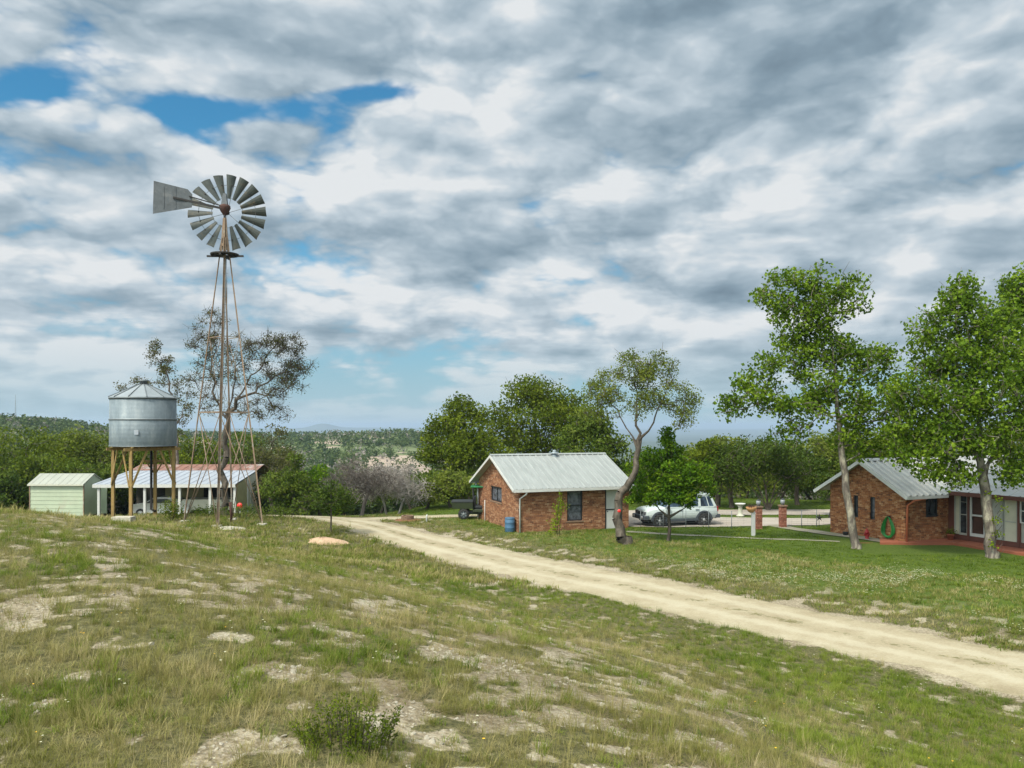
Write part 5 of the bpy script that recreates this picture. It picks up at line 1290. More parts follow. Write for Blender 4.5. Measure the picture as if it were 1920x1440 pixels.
# --- elevated water tank
def tank():
    Y = 43.2; cx = (269 - 960) / FPX * Y; gz = hz(cx, Y) ; g0 = gz
    t = thing('elevated_water_tank', 'round galvanised steel water tank with conical lid raised on a yellowed timber stand', 'water tank', (cx, Y, g0))
    zb = 4.48 - g0; zt = 7.08 - g0; r = 1.67
    b = MB(); b.lathe([(0, zb), (r - .02, zb), (r, zb + .03), (r, (zb + zt) / 2 + .10), (r - .015, (zb + zt) / 2 + .12), (r - .015, zt - .02), (r - .05, zt)], 56)
    b.build('tank_shell', M['galv'], t)
    h = MB(); h.lathe([(r, zt - .12 + .03), (r + .03, zt - .10), (r + .03, zt - .01), (r - .03, zt + .005)], 56); zm = (zb + zt) / 2 + .12
    h.lathe([(r, zm - .05), (r + .022, zm - .045), (r + .022, zm + .035), (r - .01, zm + .04)], 56); h.lathe([(r, zb - .02), (r + .02, zb - .02), (r + .02, zb + .03), (r, zb + .03)], 56)
    h.build('hoop', M['galv_dark'], t)
    l = MB(); n = 12; ap = zt + .72
    for k in range(n):
        w0, w1 = 2 * math.pi * k / n, 2 * math.pi * (k + 1) / n
        l.add([((r + .03) * math.cos(w0), (r + .03) * math.sin(w0), zt), ((r + .03) * math.cos(w1), (r + .03) * math.sin(w1), zt), (.22 * math.cos(w1), .22 * math.sin(w1), ap), (.22 * math.cos(w0), .22 * math.sin(w0), ap)], [(0, 1, 2, 3)])
    lo = l.build('lid', M['lid'], t, fix=False)
    rb = MB()
    for k in range(n):
        w0 = 2 * math.pi * k / n; rb.bar(((r + .04) * math.cos(w0), (r + .04) * math.sin(w0), zt + .02), (.2 * math.cos(w0), .2 * math.sin(w0), ap + .02), .03, .045)
    rb.build('seam', M['galv_dark'], lo)
    c = MB(); c.lathe([(0, ap + .02), (.2, ap + .02), (.2, ap + .16), (.30, ap + .17), (.27, ap + .23), (.0, ap + .27)], 16); c.build('cap', M['galv_dark'], lo)
    MB().box(.28, .50, -1.66, -1.63, zb + .62, zb + .86).build('patch', M['roof_white'], t)
    # stand: square, turned so that all four posts stand apart
    a = R(48); s = 2.26; ux = Vector((math.cos(a), math.sin(a), 0)); uy = Vector((-math.sin(a), math.cos(a), 0))
    A = -(ux + uy) * s / 2; Cc = [A, A + ux * s, A + ux * s + uy * s, A + uy * s]
    for k, p in enumerate(Cc):
        MB().bar((p.x, p.y, hz(cx + p.x, Y + p.y) - g0 - .3), (p.x, p.y, zb - (.24 if k != 2 else .98)), .15).build('post', M['timber'], t)
    for (p, q, e) in ((Cc[0], Cc[1], ux), (Cc[3], Cc[2], ux)):
        MB().bar(p - e * .35 + Vector((0, 0, zb - .165)), q + e * .35 + Vector((0, 0, zb - .165)), .09, .15).build('beam', M['timber'], t)
    for k in range(8):
        p = A + ux * s * k / 7 - uy * .25; q = A + ux * s * k / 7 + uy * (s + .25)
        MB().bar(p + Vector((0, 0, zb - .055)), q + Vector((0, 0, zb - .055)), .06, .062).build('joist', M['timber'], t)
    zh = zb - .2; zl = zb - 2.1
    for i in range(4):
        p, q = Cc[i], Cc[(i + 1) % 4]; e = (q - p).normalized(); nrm = Vector((e.y, -e.x, 0)) * .10
        if i != 2: MB().bar(p + nrm + Vector((0, 0, zl)), p + nrm + e * .80 + Vector((0, 0, zh)), .045, .10).build('brace', M['timber'], t)
        if i != 1: MB().bar(q + nrm + Vector((0, 0, zl)), q + nrm - e * .80 + Vector((0, 0, zh)), .045, .10).build('brace', M['timber'], t)
    # the back post ends in a cross head under a short strut; the outlet pipe runs down beside it
    P = Cc[2]; v = Vector((math.cos(R(25)), math.sin(R(25)), 0))
    m = MB(); m.bar(P - v * .55 + Vector((0, 0, zb - .90)), P + v * .45 + Vector((0, 0, zb - .90)), .12, .14)
    m.bar(P + Vector((0, 0, zb - .83)), P + Vector((0, 0, zb - .24)), .13); m.build('cross_head', M['timber'], t)
    MB().bar(P + Vector((0, 0, zb - 1.65)), P - v * .42 + Vector((0, 0, zb - .97)), .07, .08).build('brace', M['timber'], t)
    MB().bar(P + Vector((0, 0, zb - 1.65)), P + v * .38 + Vector((0, 0, zb - .97)), .07, .08).build('brace', M['timber'], t)
    MB().tube([(P.x - .16, P.y - .12, zb - .02), (P.x - .16, P.y - .12, 0.35), (P.x + .1, P.y - .2, .25)], .07, 10).build('outlet_pipe', M['dark_iron'], t)
    b = MB(); b.rbox(-.55, .45, -.3, .3, -.25, .30, .03)
    o = b.build('concrete_block', M['concrete']); o.location = (cx - .10, Y - 1.9, hz(cx - .1, Y - 1.9)); tag(o, 'low pale concrete block on the grass under the water tank', 'concrete block')
tank()
# ------------------------------------------------------------------ vehicles and small objects
def wheel(parent, name, x, y, r, w, side, rimmat='alloy'):
    """side = outward direction on local y"""
    Mx = Matrix.Translation((x, y, r)) @ Matrix.Rotation(R(90), 4, 'X')
    o = MB(); o.lathe([(r * .60, -w / 2), (r * .93, -w / 2), (r, -w * .36), (r, w * .36), (r * .93, w / 2), (r * .60, w / 2)], 28, M=Mx)
    for k in range(28):
        a = 2 * math.pi * k / 28; o.box(-.02, .02, -w * .4, w * .4, r - .004, r + .010, Matrix.Translation((x, y, r)) @ Matrix.Rotation(a, 4, 'Y'))
    wo = o.build(name, M['rubber'], parent)
    q = MB(); yy = side * w / 2
    q.lathe([(r * .62, -w * .45), (r * .62, w * .45)], 28, M=Mx)
    Mf = Matrix.Translation((x, y + yy * .75, r)) @ Matrix.Rotation(R(-90 * side), 4, 'X')
    q.lathe([(0, .03), (.07, .03), (.085, 0), (.09, -.02)], 14, M=Mf)
    for k in range(6):
        q.box(-.035, .035, -.02, .015, .06, r * .60, Matrix.Translation((x, y + yy * .75, r)) @ Matrix.Rotation(k * math.pi / 3, 4, 'Y'))
    q.lathe([(0, -.07), (r * .6, -.07)], 24, M=Mf)
    q.build('rim', M[rimmat], wo)
    return wo
def suv():
    Y = 43.9; ang = R(180 + 14)      # nose to the left and slightly towards the camera
    rear = Vector((13.0, Y)); 
    t = thing('white_suv', 'white off road suv with grey wheel arches parked on gravel behind the bright tree', 'car', (9.05, 44.3, .05), ang)
    # local x forward, y left; near side after turning is local +y
    Lf = 2.12; hw = .86
    def section(x, zs, ys):   # half section points
        return [(x, y, z) for y, z in zip(ys, zs)]
    # stations along x: bottom z, shoulder z, hood/roof top
    st = [(-2.15, .55, .95, 1.08, .80), (-2.08, .42, .98, 1.10, .84), (-1.2, .40, 1.0, 1.12, .86), (0, .38, 1.0, 1.10, .86), (.75, .38, .98, 1.08, .86), (1.0, .38, .98, 1.10, .86), (1.55, .40, .96, 1.05, .85), (1.95, .44, .90, .99, .80), (2.08, .50, .84, .90, .72)]
    vs = []; n = 0
    for (x, zb, zsd, ztp, w) in st:
        prof = [(0, zb), (w * .86, zb), (w * .98, zb + .10), (w, (zb + zsd) / 2), (w * .97, zsd), (w * .88, ztp - .01), (0, ztp + .02)]
        full = [(-y, z) for y, z in prof[1:-1]][::-1]; ringp = prof + full
        n = len(ringp); vs += [(x, y, z) for y, z in ringp]
    fs = [(i * n + k, i * n + (k + 1) % n, (i + 1) * n + (k + 1) % n, (i + 1) * n + k) for i in range(len(st) - 1) for k in range(n)]
    fs += [tuple(range(n)), tuple((len(st) - 1) * n + k for k in reversed(range(n)))]
    b = MB(); b.add(vs, fs, True); body = b.build('body', M['car_paint'], t)
    # cabin: glasshouse with pillars and roof
    def cab(mb, pts, w0, w1, z0, z1):
        pass
    zb, zr = 1.07, 1.70
    bx0, bx1, tx0, tx1 = -2.08, .98, -1.80, .32; wb, wt = .80, .66
    g = MB(); g.add([(bx0, -wb, zb), (bx1, -wb, zb), (bx1, wb, zb), (bx0, wb, zb), (tx0, -wt, zr), (tx1, -wt, zr), (tx1, wt, zr), (tx0, wt, zr)], [(0, 3, 2, 1), (4, 5, 6, 7), (0, 1, 5, 4), (1, 2, 6, 5), (2, 3, 7, 6), (3, 0, 4, 7)])
    g.build('window', M['glass_car'], t)
    def on(x, s, u):  # point on side glass: x measured at belt, u height fraction
        f0 = (x - bx0) / (bx1 - bx0); xt = tx0 + f0 * (tx1 - tx0); return Vector((x + (xt - x) * u, s * (wb + (wt - wb) * u + .008), zb + (zr - zb) * u))
    p = MB()
    for s in (-1, 1):
        for x, wd in ((-2.0, .16), (-1.62, .05), (-1.05, .16), (-.05, .10), (.93, .09)):
            a = on(x - wd / 2, s, -.04); b_ = on(x + wd / 2, s, -.04); c = on(x + wd / 2, s, 1.02); d = on(x - wd / 2, s, 1.02); o_ = Vector((0, -s * .05, 0))
            p.add([a, b_, c, d, a + o_, b_ + o_, c + o_, d + o_], [(0, 1, 2, 3), (7, 6, 5, 4), (0, 4, 5, 1), (1, 5, 6, 2), (2, 6, 7, 3), (3, 7, 4, 0)])
        for u0, u1 in ((-.06, .05), (.90, 1.02)):
            a = on(bx0, s, u0); b_ = on(bx1, s, u0); c = on(bx1, s, u1); d = on(bx0, s, u1); o_ = Vector((0, -s * .05, 0))
            p.add([a, b_, c, d, a + o_, b_ + o_, c + o_, d + o_], [(0, 1, 2, 3), (7, 6, 5, 4), (0, 4, 5, 1), (1, 5, 6, 2), (2, 6, 7, 3), (3, 7, 4, 0)])
    p.build('pillar', M['car_paint'], t)
    r = MB(); r.rbox(tx0 - .06, tx1 + .03, -wt - .03, wt + .03, zr - .03, zr + .07, .03); r.build('roof', M['car_paint'], t)
    rk = MB()
    for s in (-1, 1): rk.tube([(tx0 + .15, s * .58, zr + .12), (tx1 - .2, s * .58, zr + .12)], .02, 6)
    rk.build('roof_rail', M['car_trim'], t)
    for (x, s, nm) in ((1.32, 1, 'wheel'), (1.32, -1, 'wheel'), (-1.30, 1, 'wheel'), (-1.30, -1, 'wheel')):
        wheel(t, nm, x, s * .76, .37, .24, s)
        a = MB(); pts = []; m2 = []
        for k in range(13):
            w = math.pi * (k / 12) ; pts.append((x + .50 * math.cos(w), .38 + .50 * math.sin(w))); m2.append((x + .39 * math.cos(w), .38 + .41 * math.sin(w)))
        vs = [(px_, s * .80, z) for px_, z in pts] + [(px_, s * .80, z) for px_, z in m2] + [(px_, s * .90, z) for px_, z in pts] + [(px_, s * .90, z) for px_, z in m2]; N = 13
        fs = []
        for k in range(N - 1):
            fs += [(k, k + 1, N + k + 1, N + k), (2 * N + k, 3 * N + k, 3 * N + k + 1, 2 * N + k + 1), (k, 2 * N + k, 2 * N + k + 1, k + 1), (N + k, N + k + 1, 3 * N + k + 1, 3 * N + k)]
        a.add(vs, fs)
        a.build('wheel_arch', M['car_trim'], t)
        wl = MB(); wl.lathe([(0, 0), (.43, 0), (.43, .12)], 20, M=Matrix.Translation((x, s * .865, .42)) @ Matrix.Rotation(R(90 * s), 4, 'X'), smooth=False); wl.build('wheel_well', M['black'], t)
    bp = MB(); bp.rbox(1.9, 2.22, -.84, .84, .42, .66, .05); bp.rbox(-2.30, -1.98, -.84, .84, .45, .66, .05); bp.box(-1.0, 1.0, -.88, -.80, .34, .44); bp.box(-1.0, 1.0, .80, .88, .34, .44); bp.build('bumper', M['car_trim'], t)
    gr = MB(); gr.box(2.02, 2.10, -.34, .34, .68, .84); gr.build('grille', M['black'], t)
    for s in (-1, 1):
        h = MB(); h.rbox(1.98, 2.09, s * .56 - .16, s * .56 + .16, .68, .86, .02); h.build('headlight', M['glass_grey'], t)
        h = MB(); h.lathe([(0, .02), (.09, .02), (.09, 0)], 12, M=Matrix.Translation((2.23, s * .55, .55)) @ Matrix.Rotation(R(90), 4, 'Y')); h.build('fog_lamp', M['alloy'], t)
        h = MB(); h.rbox(-2.19, -2.08, s * .72 - .09, s * .72 + .09, .80, 1.08, .02); h.build('tail_light', M['red'], t)
        h = MB(); h.rbox(.78, .92, s * .92 - .09, s * .92 + .09, 1.02, 1.16, .03); h.build('mirror', M['car_trim'], t)
        for x in (-.02, -1.0, .95):
            l = MB(); l.box(x - .006, x + .006, s * .862, s * .866, .5, 1.0); l.build('door_seam', M['car_trim'], t)
        for x in (.1, -.88):
            l = MB(); l.box(x - .09, x + .09, s * .855, s * .885, .92, .95); l.build('door_handle', M['car_trim'], t)
    ch = MB(); ch.box(-1.9, 1.9, -.6, .6, .28, .46); ch.build('chassis', M['black'], t)
suv()
def utv():
    t = thing('utility_vehicle', 'small black and olive utility vehicle with green roof parked behind the brick outbuilding', 'utility vehicle', (-2.05, 46.4, hz(-2.05, 46.4)), R(0))
    for x in (-.72, .75):
        for s in (-1, 1): wheel(t, 'wheel', x, s * .55, .31, .24, s, 'galv_dark')
    b = MB(); b.add([(-1.35, -.62, .62), (-.2, -.62, .62), (-.2, .62, .62), (-1.35, .62, .62), (-1.42, -.66, 1.0), (-.2, -.66, 1.0), (-.2, .66, 1.0), (-1.42, .66, 1.0)], [(0, 3, 2, 1), (0, 1, 5, 4), (1, 2, 6, 5), (2, 3, 7, 6), (3, 0, 4, 7), (4, 5, 6, 7)]); b.build('cargo_bed', M['olive'], t)
    b = MB(); b.box(-1.44, -.18, -.68, .68, 1.0, 1.05); b.build('bed_rail', M['black'], t)
    b = MB(); b.rbox(-.2, 1.0, -.6, .6, .42, .60, .04); b.rbox(.7, 1.35, -.55, .55, .55, .98, .08); b.build('body', M['olive'], t)
    s_ = MB(); s_.rbox(-.12, .35, -.5, .5, .62, .80, .05); s_.rbox(-.16, -.02, -.5, .5, .8, 1.3, .05); s_.build('seat', M['black'], t)
    f = MB()
    for s in (-1, 1):
        f.tube([(-.15, s * .6, .6), (-.2, s * .58, 1.8), (.75, s * .55, 1.82), (1.1, s * .58, .95)], .035, 8)
    f.build('roll_frame', M['black'], t)
    MB().rbox(-.32, .85, -.64, .64, 1.84, 1.92, .03).build('roof', M['green_paint'], t)
    b = MB(); b.rbox(-1.0, 1.1, -.4, .4, .30, .46, .03); b.build('chassis', M['black'], t)
    b = MB(); b.tube([(.62, .25 + .14 * math.cos(w), 1.12 + .14 * math.sin(w)) for w in np.linspace(0, 6.283, 13)], .015, 5); b.build('steering_wheel', M['black'], t)
utv()
def place(px, Y): x = (px - 960) / FPX * Y; return x, Y, hz(x, Y)
def carport_vehicles():
    Y = 57.6; x = (308 - 960) / FPX * Y; z = -1.0
    t = thing('parked_sedan', 'pale rounded car parked inside the open carport, left of the windmill legs', 'car', (x, Y, z), 0)
    prof = [(-2.1, .35), (-2.15, .75), (-1.9, .95), (-1.0, 1.08), (-.45, 1.42), (.6, 1.46), (1.35, 1.12), (2.0, 1.0), (2.15, .7), (2.1, .35)]
    vs = []; n = len(prof)
    for y, k in ((-.8, .96), (-.86, 1), (.86, 1), (.8, .96)): vs += [(px_ * (1 if k == 1 else .99), y, z_ * k if z_ > .5 else z_) for px_, z_ in prof]
    fs = [tuple(range(n)), tuple(reversed(range(3 * n, 4 * n)))] + [(r * n + i, r * n + (i + 1) % n, (r + 1) * n + (i + 1) % n, (r + 1) * n + i) for r in range(3) for i in range(n)]
    b = MB(); b.add(vs, fs, True); b.build('body', M['white'], t)
    w = MB(); w.add([(-.95, -.872, 1.06), (-.45, -.872, 1.34), (.55, -.872, 1.36), (1.15, -.872, 1.10)], [(0, 1, 2, 3)]); w.add([(-.95, -.868, 1.06), (-.45, -.868, 1.34), (.55, -.868, 1.36), (1.15, -.868, 1.10)], [(3, 2, 1, 0)]); w.build('window', M['glass'], t, fix=False)
    for xx in (-1.35, 1.35):
        for s in (-1, 1): wheel(t, 'wheel', xx, s * .74, .33, .2, s)
    x = (397 - 960) / FPX * Y
    t = thing('cargo_trailer', 'long pale flat sided trailer under the carport behind the windmill', 'trailer', (x, Y + .3, z), 0)
    b = MB(); b.rbox(-1.9, 1.9, -.9, .9, .55, 1.30, .05); b.build('body', M['cream'], t)
    for s in (-1, 1): wheel(t, 'wheel', .3, s * .98, .34, .2, s)
    b = MB(); b.bar((1.9, 0, .6), (2.9, 0, .55), .1); b.build('tongue', M['black'], t)
    x, Yr = (450 - 960) / FPX * 54.3, 54.3
    t = thing('red_reflector_sign', 'round bright red sign on a short post at the right end of the carport', 'sign', (x, Yr, hz(x, Yr)))
    MB().tube([(0, 0, -.2), (0, 0, .75)], .03, 6).build('post', M['white'], t)
    zc = CAMZ - (948 - HOR) / FPX * Yr - hz(x, Yr)
    MB().lathe([(0, -.02), (.19, -.02), (.19, .02), (0, .02)], 20, M=Matrix.Translation((0, -.05, zc)) @ Matrix.Rotation(R(90), 4, 'X')).build('face', M['bright_red'], t)
    MB().tube([(0, -.01, .6), (0, -.01, zc)], .02, 6).build('bracket', M['white'], t)
carport_vehicles()

def pillar(px, Y, label):
    x, y, z = place(px, Y)
    t = thing('brick_pillar', label, 'gate pillar', (x, y, z), R(10), 'brick gate pillars')
    MB().box(-.15, .15, -.15, .15, -.2, 1.14).build('shaft', M['brick_red'], t, True)
    MB().rbox(-.19, .19, -.19, .19, 1.14, 1.22, .01).build('cap', M['brick_red'], t)
    l = MB(); l.lathe([(.07, 1.22), (.07, 1.27), (.03, 1.28)], 12); l.lathe([(.13, 1.50), (.04, 1.58), (0, 1.60)], 6, smooth=False)
    lo = l.build('lantern', M['black'], t)
    g = MB(); g.lathe([(.07, 1.28), (.11, 1.32), (.12, 1.50), (0, 1.50)], 12); g.build('lantern_glass', M['lamp_glass'], lo)
    return x, y, z
PA = pillar(1422, 42.3, 'left one of two red brick gate pillars with a lantern, beside the white post')
PB = pillar(1467.5, 43.0, 'right one of two red brick gate pillars with a lantern, at the start of the concrete path')
def fence(label, pts, n):
    (x0, y0), (x1, y1) = pts; z0 = hz(x0, y0)
    t = thing('wire_fence', label, 'fence', (x0, y0, z0), 0, 'wire fences along the gravel driveway')
    tops = []
    for k in range(n + 1):
        u = k / n; x = x0 + (x1 - x0) * u; y = y0 + (y1 - y0) * u; z = hz(x, y)
        MB().tube([(x - x0, y - y0, z - z0 - .3), (x - x0, y - y0, z - z0 + .95)], .018, 6).build('post', M['galv_dark'], t)
        tops.append((x - x0, y - y0, z - z0))
    w = MB()
    for h in np.linspace(.08, .90, 8): w.tube([(a, b, c + h) for a, b, c in tops], .0028, 4)
    L = math.hypot(x1 - x0, y1 - y0)
    for k in range(int(L / .3)):
        u = k * .3 / L; i = min(n - 1, int(u * n)); f = u * n - i; a = Vector(tops[i]).lerp(Vector(tops[i + 1]), f); w.tube([a + Vector((0, 0, .05)), a + Vector((0, 0, .90))], .0022, 3)
    w.build('wire_mesh', M['galv_dark'], t)
fence('thin wire fence between the brick outbuilding and the left brick pillar', [(6.9, 42.9), (PA[0] - .2, PA[1])], 5)
fence('thin wire fence between the right brick pillar and the house', [(PB[0] + .2, PB[1]), (17.3, 43.3)], 3)
def ornament():
    x, y, z = (1535 - 960) / FPX * 43.1, 43.0, 0; z = hz(x, y)
    t = thing('metal_star_ornament', 'small black metal star shaped ornament hung on the wire fence left of the house', 'ornament', (x, y, z))
    m = MB(); zc = CAMZ - (970 - HOR) / FPX * 43.1 - z; 
    for k in range(5):
        a = math.pi / 2 + k * 2 * math.pi / 5; c, s = math.cos(a), math.sin(a)
        m.add([(0, -.03, zc), (.07 * math.cos(a + .63), 0, zc + .07 * math.sin(a + .63)), (.24 * c, 0, zc + .24 * s), (.07 * math.cos(a - .63), 0, zc + .07 * math.sin(a - .63)), (0, .03, zc)], [(0, 1, 2), (0, 2, 3), (4, 2, 1), (4, 3, 2)])
    m.build('star', M['black'], t); MB().tube([(0, .03, -.2), (0, .03, zc)], .012, 5).build('stake', M['black'], t)
ornament()
def white_post():
    x, y, z = place(1412.3, 39.8)
    t = thing('white_post', 'slim white wooden post standing on the lawn in front of the brick pillars', 'post', (x, y, z))
    MB().rbox(-.085, .085, -.085, .085, -.2, 1.12, .012).build('post', M['white'], t)
    MB().rbox(-.11, .11, -.11, .11, 1.12, 1.16, .01).build('cap', M['white'], t)
    t = thing('bowl_planter', 'tan bowl planter with dry stems resting on top of the white post', 'planter', (x - .10, y, z + 1.163))
    MB().lathe([(0, .0), (.09, .0), (.16, .06), (.24, .17), (.27, .27), (.25, .27), (.2, .16), (0, .10)], 20).build('bowl', M['planter'], t)
    rg = random.Random(4); m = MB()
    for k in range(26):
        a = rg.random() * 6.28; q = .2 * rg.random(); e = Vector((math.cos(a), math.sin(a), 0))
        m.tube([e * q * .5 + Vector((0, 0, .12)), e * q + Vector((0, 0, .3)), e * (q + .08) + Vector((0, 0, .32 + .12 * rg.random()))], .008, 4)
    m.build('dry_stems', M['rust'], t)
white_post()
def birdbath():
    x, y, z = place(1388, 48.2)
    t = thing('white_birdbath', 'white pedestal birdbath on the grass strip across the gravel, behind the white post', 'birdbath', (x, y, z))
    MB().lathe([(0, 0), (.24, 0), (.24, .07), (.17, .10), (.13, .2), (.12, .55), (.16, .64), (.10, .66)], 20).build('pedestal', M['cream'], t)
    MB().lathe([(0, .66), (.16, .66), (.30, .74), (.32, .79), (.29, .79), (.2, .73), (0, .71)], 24).build('bowl', M['white'], t)
birdbath()
def hydrant():
    x, y, z = place(1625.5, 38.45); z = .07
    t = thing('red_hydrant', 'small dark red yard hydrant in front of the gable wall of the house', 'hydrant', (x, y, z))
    MB().lathe([(0, 0), (.12, 0), (.12, .04), (.085, .05), (.085, .34), (.11, .35), (.11, .39), (.09, .41), (.075, .47), (.03, .52), (0, .53)], 18).build('barrel', M['red'], t)
    for s in (-1, 1): MB().lathe([(0, .14), (.045, .14), (.045, .1), (.032, .09), (.032, 0)], 10, M=Matrix.Translation((0, 0, .28)) @ Matrix.Rotation(R(90 * s), 4, 'Y')).build('outlet', M['red'], t)
    MB().lathe([(0, .15), (.05, .15), (.05, .1), (.035, .09), (.035, 0)], 10, M=Matrix.Translation((0, 0, .24)) @ Matrix.Rotation(R(90), 4, 'X')).build('outlet', M['red'], t)
    MB().box(-.02, .02, -.02, .02, .53, .58).build('cap_nut', M['red'], t)
hydrant()
def hose():
    # hung on the gable wall of the house; local frame of the wall
    u = .86; c = Matrix.Translation((HO[0], HO[1], 0)) @ Matrix.Rotation(HR, 4, 'Z')
    p = c @ Vector((0, u, 0))
    t = thing('garden_hose', 'bright green garden hose looped over a hook on the brick gable wall', 'garden hose', (p.x, p.y, .2), HR)
    rg = random.Random(2); m = MB()
    for k in range(11):
        w = .16 + .024 * k + rg.uniform(-.01, .01); h = .95 + rg.uniform(-.03, .05) * 1; yy = -.10 - .012 * (k % 5); pts = []
        for j in range(25):
            a = 2 * math.pi * j / 24; s, cc = math.sin(a), math.cos(a)
            f = (1 - cc) / 2     # 0 top, 1 bottom
            pts.append((yy - .012 * (k % 3), (w + .12 * f) * s * (0.55 + .45 * f), 1.08 - h * f - .002 * k))
        m.tube(pts, .020, 6, cap=False)
    m.build('coil', M['green'], t)
    MB().box(-.14, -.005, -.05, .05, 1.02, 1.10).build('hook', M['black'], t)
hose()
def small_things():
    x, y, z = place(1585.5, 39.7)
    t = thing('black_bucket', 'small black bucket on the ground at the foot of the house wall', 'bucket', (x, y, .06))
    MB().lathe([(0, 0), (.10, 0), (.14, .22), (.15, .24), (.13, .24), (.09, .03), (0, .03)], 16).build('bucket', M['black'], t)
    MB().tube([(-.14, 0, .22), (-.08, 0, .33), (.08, 0, .33), (.14, 0, .22)], .008, 5).build('handle', M['dark_iron'], t)
    # terracotta pot on the porch
    p = Matrix.Translation((HO[0], HO[1], 0)) @ Matrix.Rotation(HR, 4, 'Z') @ Vector((2.45, -.45, .2))
    t = thing('terracotta_pot', 'terracotta flower pot with a small green plant on the porch', 'flower pot', p)
    MB().lathe([(0, 0), (.11, 0), (.15, .22), (.17, .22), (.17, .27), (.14, .27), (.13, .24), (0, .24)], 18).build('pot', M['terra'], t)
    rg = np.random.default_rng(3); C = rg.normal(size=(140, 3)) * [.10, .10, .08] + [0, 0, .38]; V, F = leaf_cards(C, np.full(140, .08), rg)
    np_mesh('plant', V, F, M['leaf_oak'], t, {'rnd': ('FACE', rg.random(280))})
    MB().tube([(0, 0, .2), (0, 0, .36)], .02, 5).build('stem', M['bark_dark'], t)
    # blue barrel
    x, y = -.11, 40.85; z = hz(x, y)
    t = thing('blue_barrel', 'faded blue plastic rain barrel at the corner of the brick outbuilding', 'barrel', (x, y, z))
    MB().lathe([(0, 0), (.235, 0), (.25, .03), (.255, .2), (.265, .22), (.255, .24), (.255, .46), (.265, .48), (.255, .50), (.25, .66), (.23, .70)], 28).build('drum', M['blue'], t)
    MB().lathe([(0, .73), (.22, .73), (.262, .71), (.262, .67), (.25, .67)], 28).build('lid', M['blue'], t)
    # fire ring of red bricks
    x, y, z = place(764, 45.4)
    t = thing('brick_fire_pit', 'low pile of red bricks ringed by rusty soil in the grass left of the outbuilding', 'fire pit', (x, y, z))
    rg = random.Random(5); m = MB()
    for row in range(4):
        for k in range(9):
            a = 2 * math.pi * (k + .5 * (row % 2)) / 9; m.box(-.1, .1, -.05, .05, 0, .065, Matrix.Translation((.30 * math.cos(a), .30 * math.sin(a), row * .068)) @ Matrix.Rotation(a + 1.57 + rg.uniform(-.1, .1), 4, 'Z'))
    m.build('brick_ring', M['brick_red'], t)
    m = MB(); m.lathe([(0, .06), (.4, .05), (.7, .03), (.9, -.03)], 20); m.build('scorched_soil', plain('rusty_soil', (.20, .075, .045), .95, 0, .3, 5), t)
    # pipe stub
    x, y, z = place(800, 44.4)
    o = MB().tube([(0, 0, -.2), (0, 0, .34), (.03, 0, .42)], .045, 8).build('pipe_stub', M['white']); o.location = (x, y, z); tag(o, 'short white pipe stub rising from the grass left of the outbuilding', 'pipe')
    # ant mound / bare soil mounds
    def mound(px, Y, r, h, label, mat):
        x, y, z = place(px, Y); n = 28; m = MB(); pr = [(0, h), (r * .25, h * .92), (r * .5, h * .6), (r * .8, h * .2), (r, -.06)]
        m.lathe(pr, n); 
        rg = random.Random(int(px)); m.v = [(a * (1 + .25 * math.sin(3 * math.atan2(b, a) + 1)) + rg.uniform(-.03, .03), b * 1.2 + rg.uniform(-.03, .03), c + rg.uniform(-.02, .02)) for a, b, c in m.v]
        o = m.build('soil_mound', mat); o.location = (x, y, z); tag(o, label, 'mound')
    ms = plain('pinkish_soil', (.46, .31, .20), .95, 0, .18, 5)
    mound(605, 36.0, 1.0, .22, 'low mound of bare pinkish soil in the grass near the small sapling', ms)
    mound(427, 38.4, .75, .10, 'small patch of pale spoil at the foot of the windmill', M['concrete'])
    mound(942, 43.5, .3, .12, 'tiny dark red soil heap in the grass beside the outbuilding', plain('dark_soil', (.12, .05, .03), .95, 0, .3, 5))
    # red marker on the leaning oak, float switch on the windmill leg
    # utility pole seen above the oaks, radio mast on the far ridge
    x, Y = (29 - 960) / FPX * 430, 430; z = hz(x, Y)
    t = thing('radio_mast', 'thin distant radio mast on the wooded ridge at the far left', 'mast', (x, Y, z))
    m = MB()
    for k in range(3):
        a = k * 2.094; m.tube([(.5 * math.cos(a), .5 * math.sin(a), 0), (.12 * math.cos(a), .12 * math.sin(a), 14)], .05, 4)
    for k in range(14): m.tube([(.4 - .02 * k, 0, k), (-.2 + .01 * k, .3 - .015 * k, k + .8)], .03, 3)
    m.build('lattice', M['galv_dark'], t); MB().tube([(0, 0, 14), (0, 0, 17)], .06, 4).build('antenna', M['galv_dark'], t)
small_things()
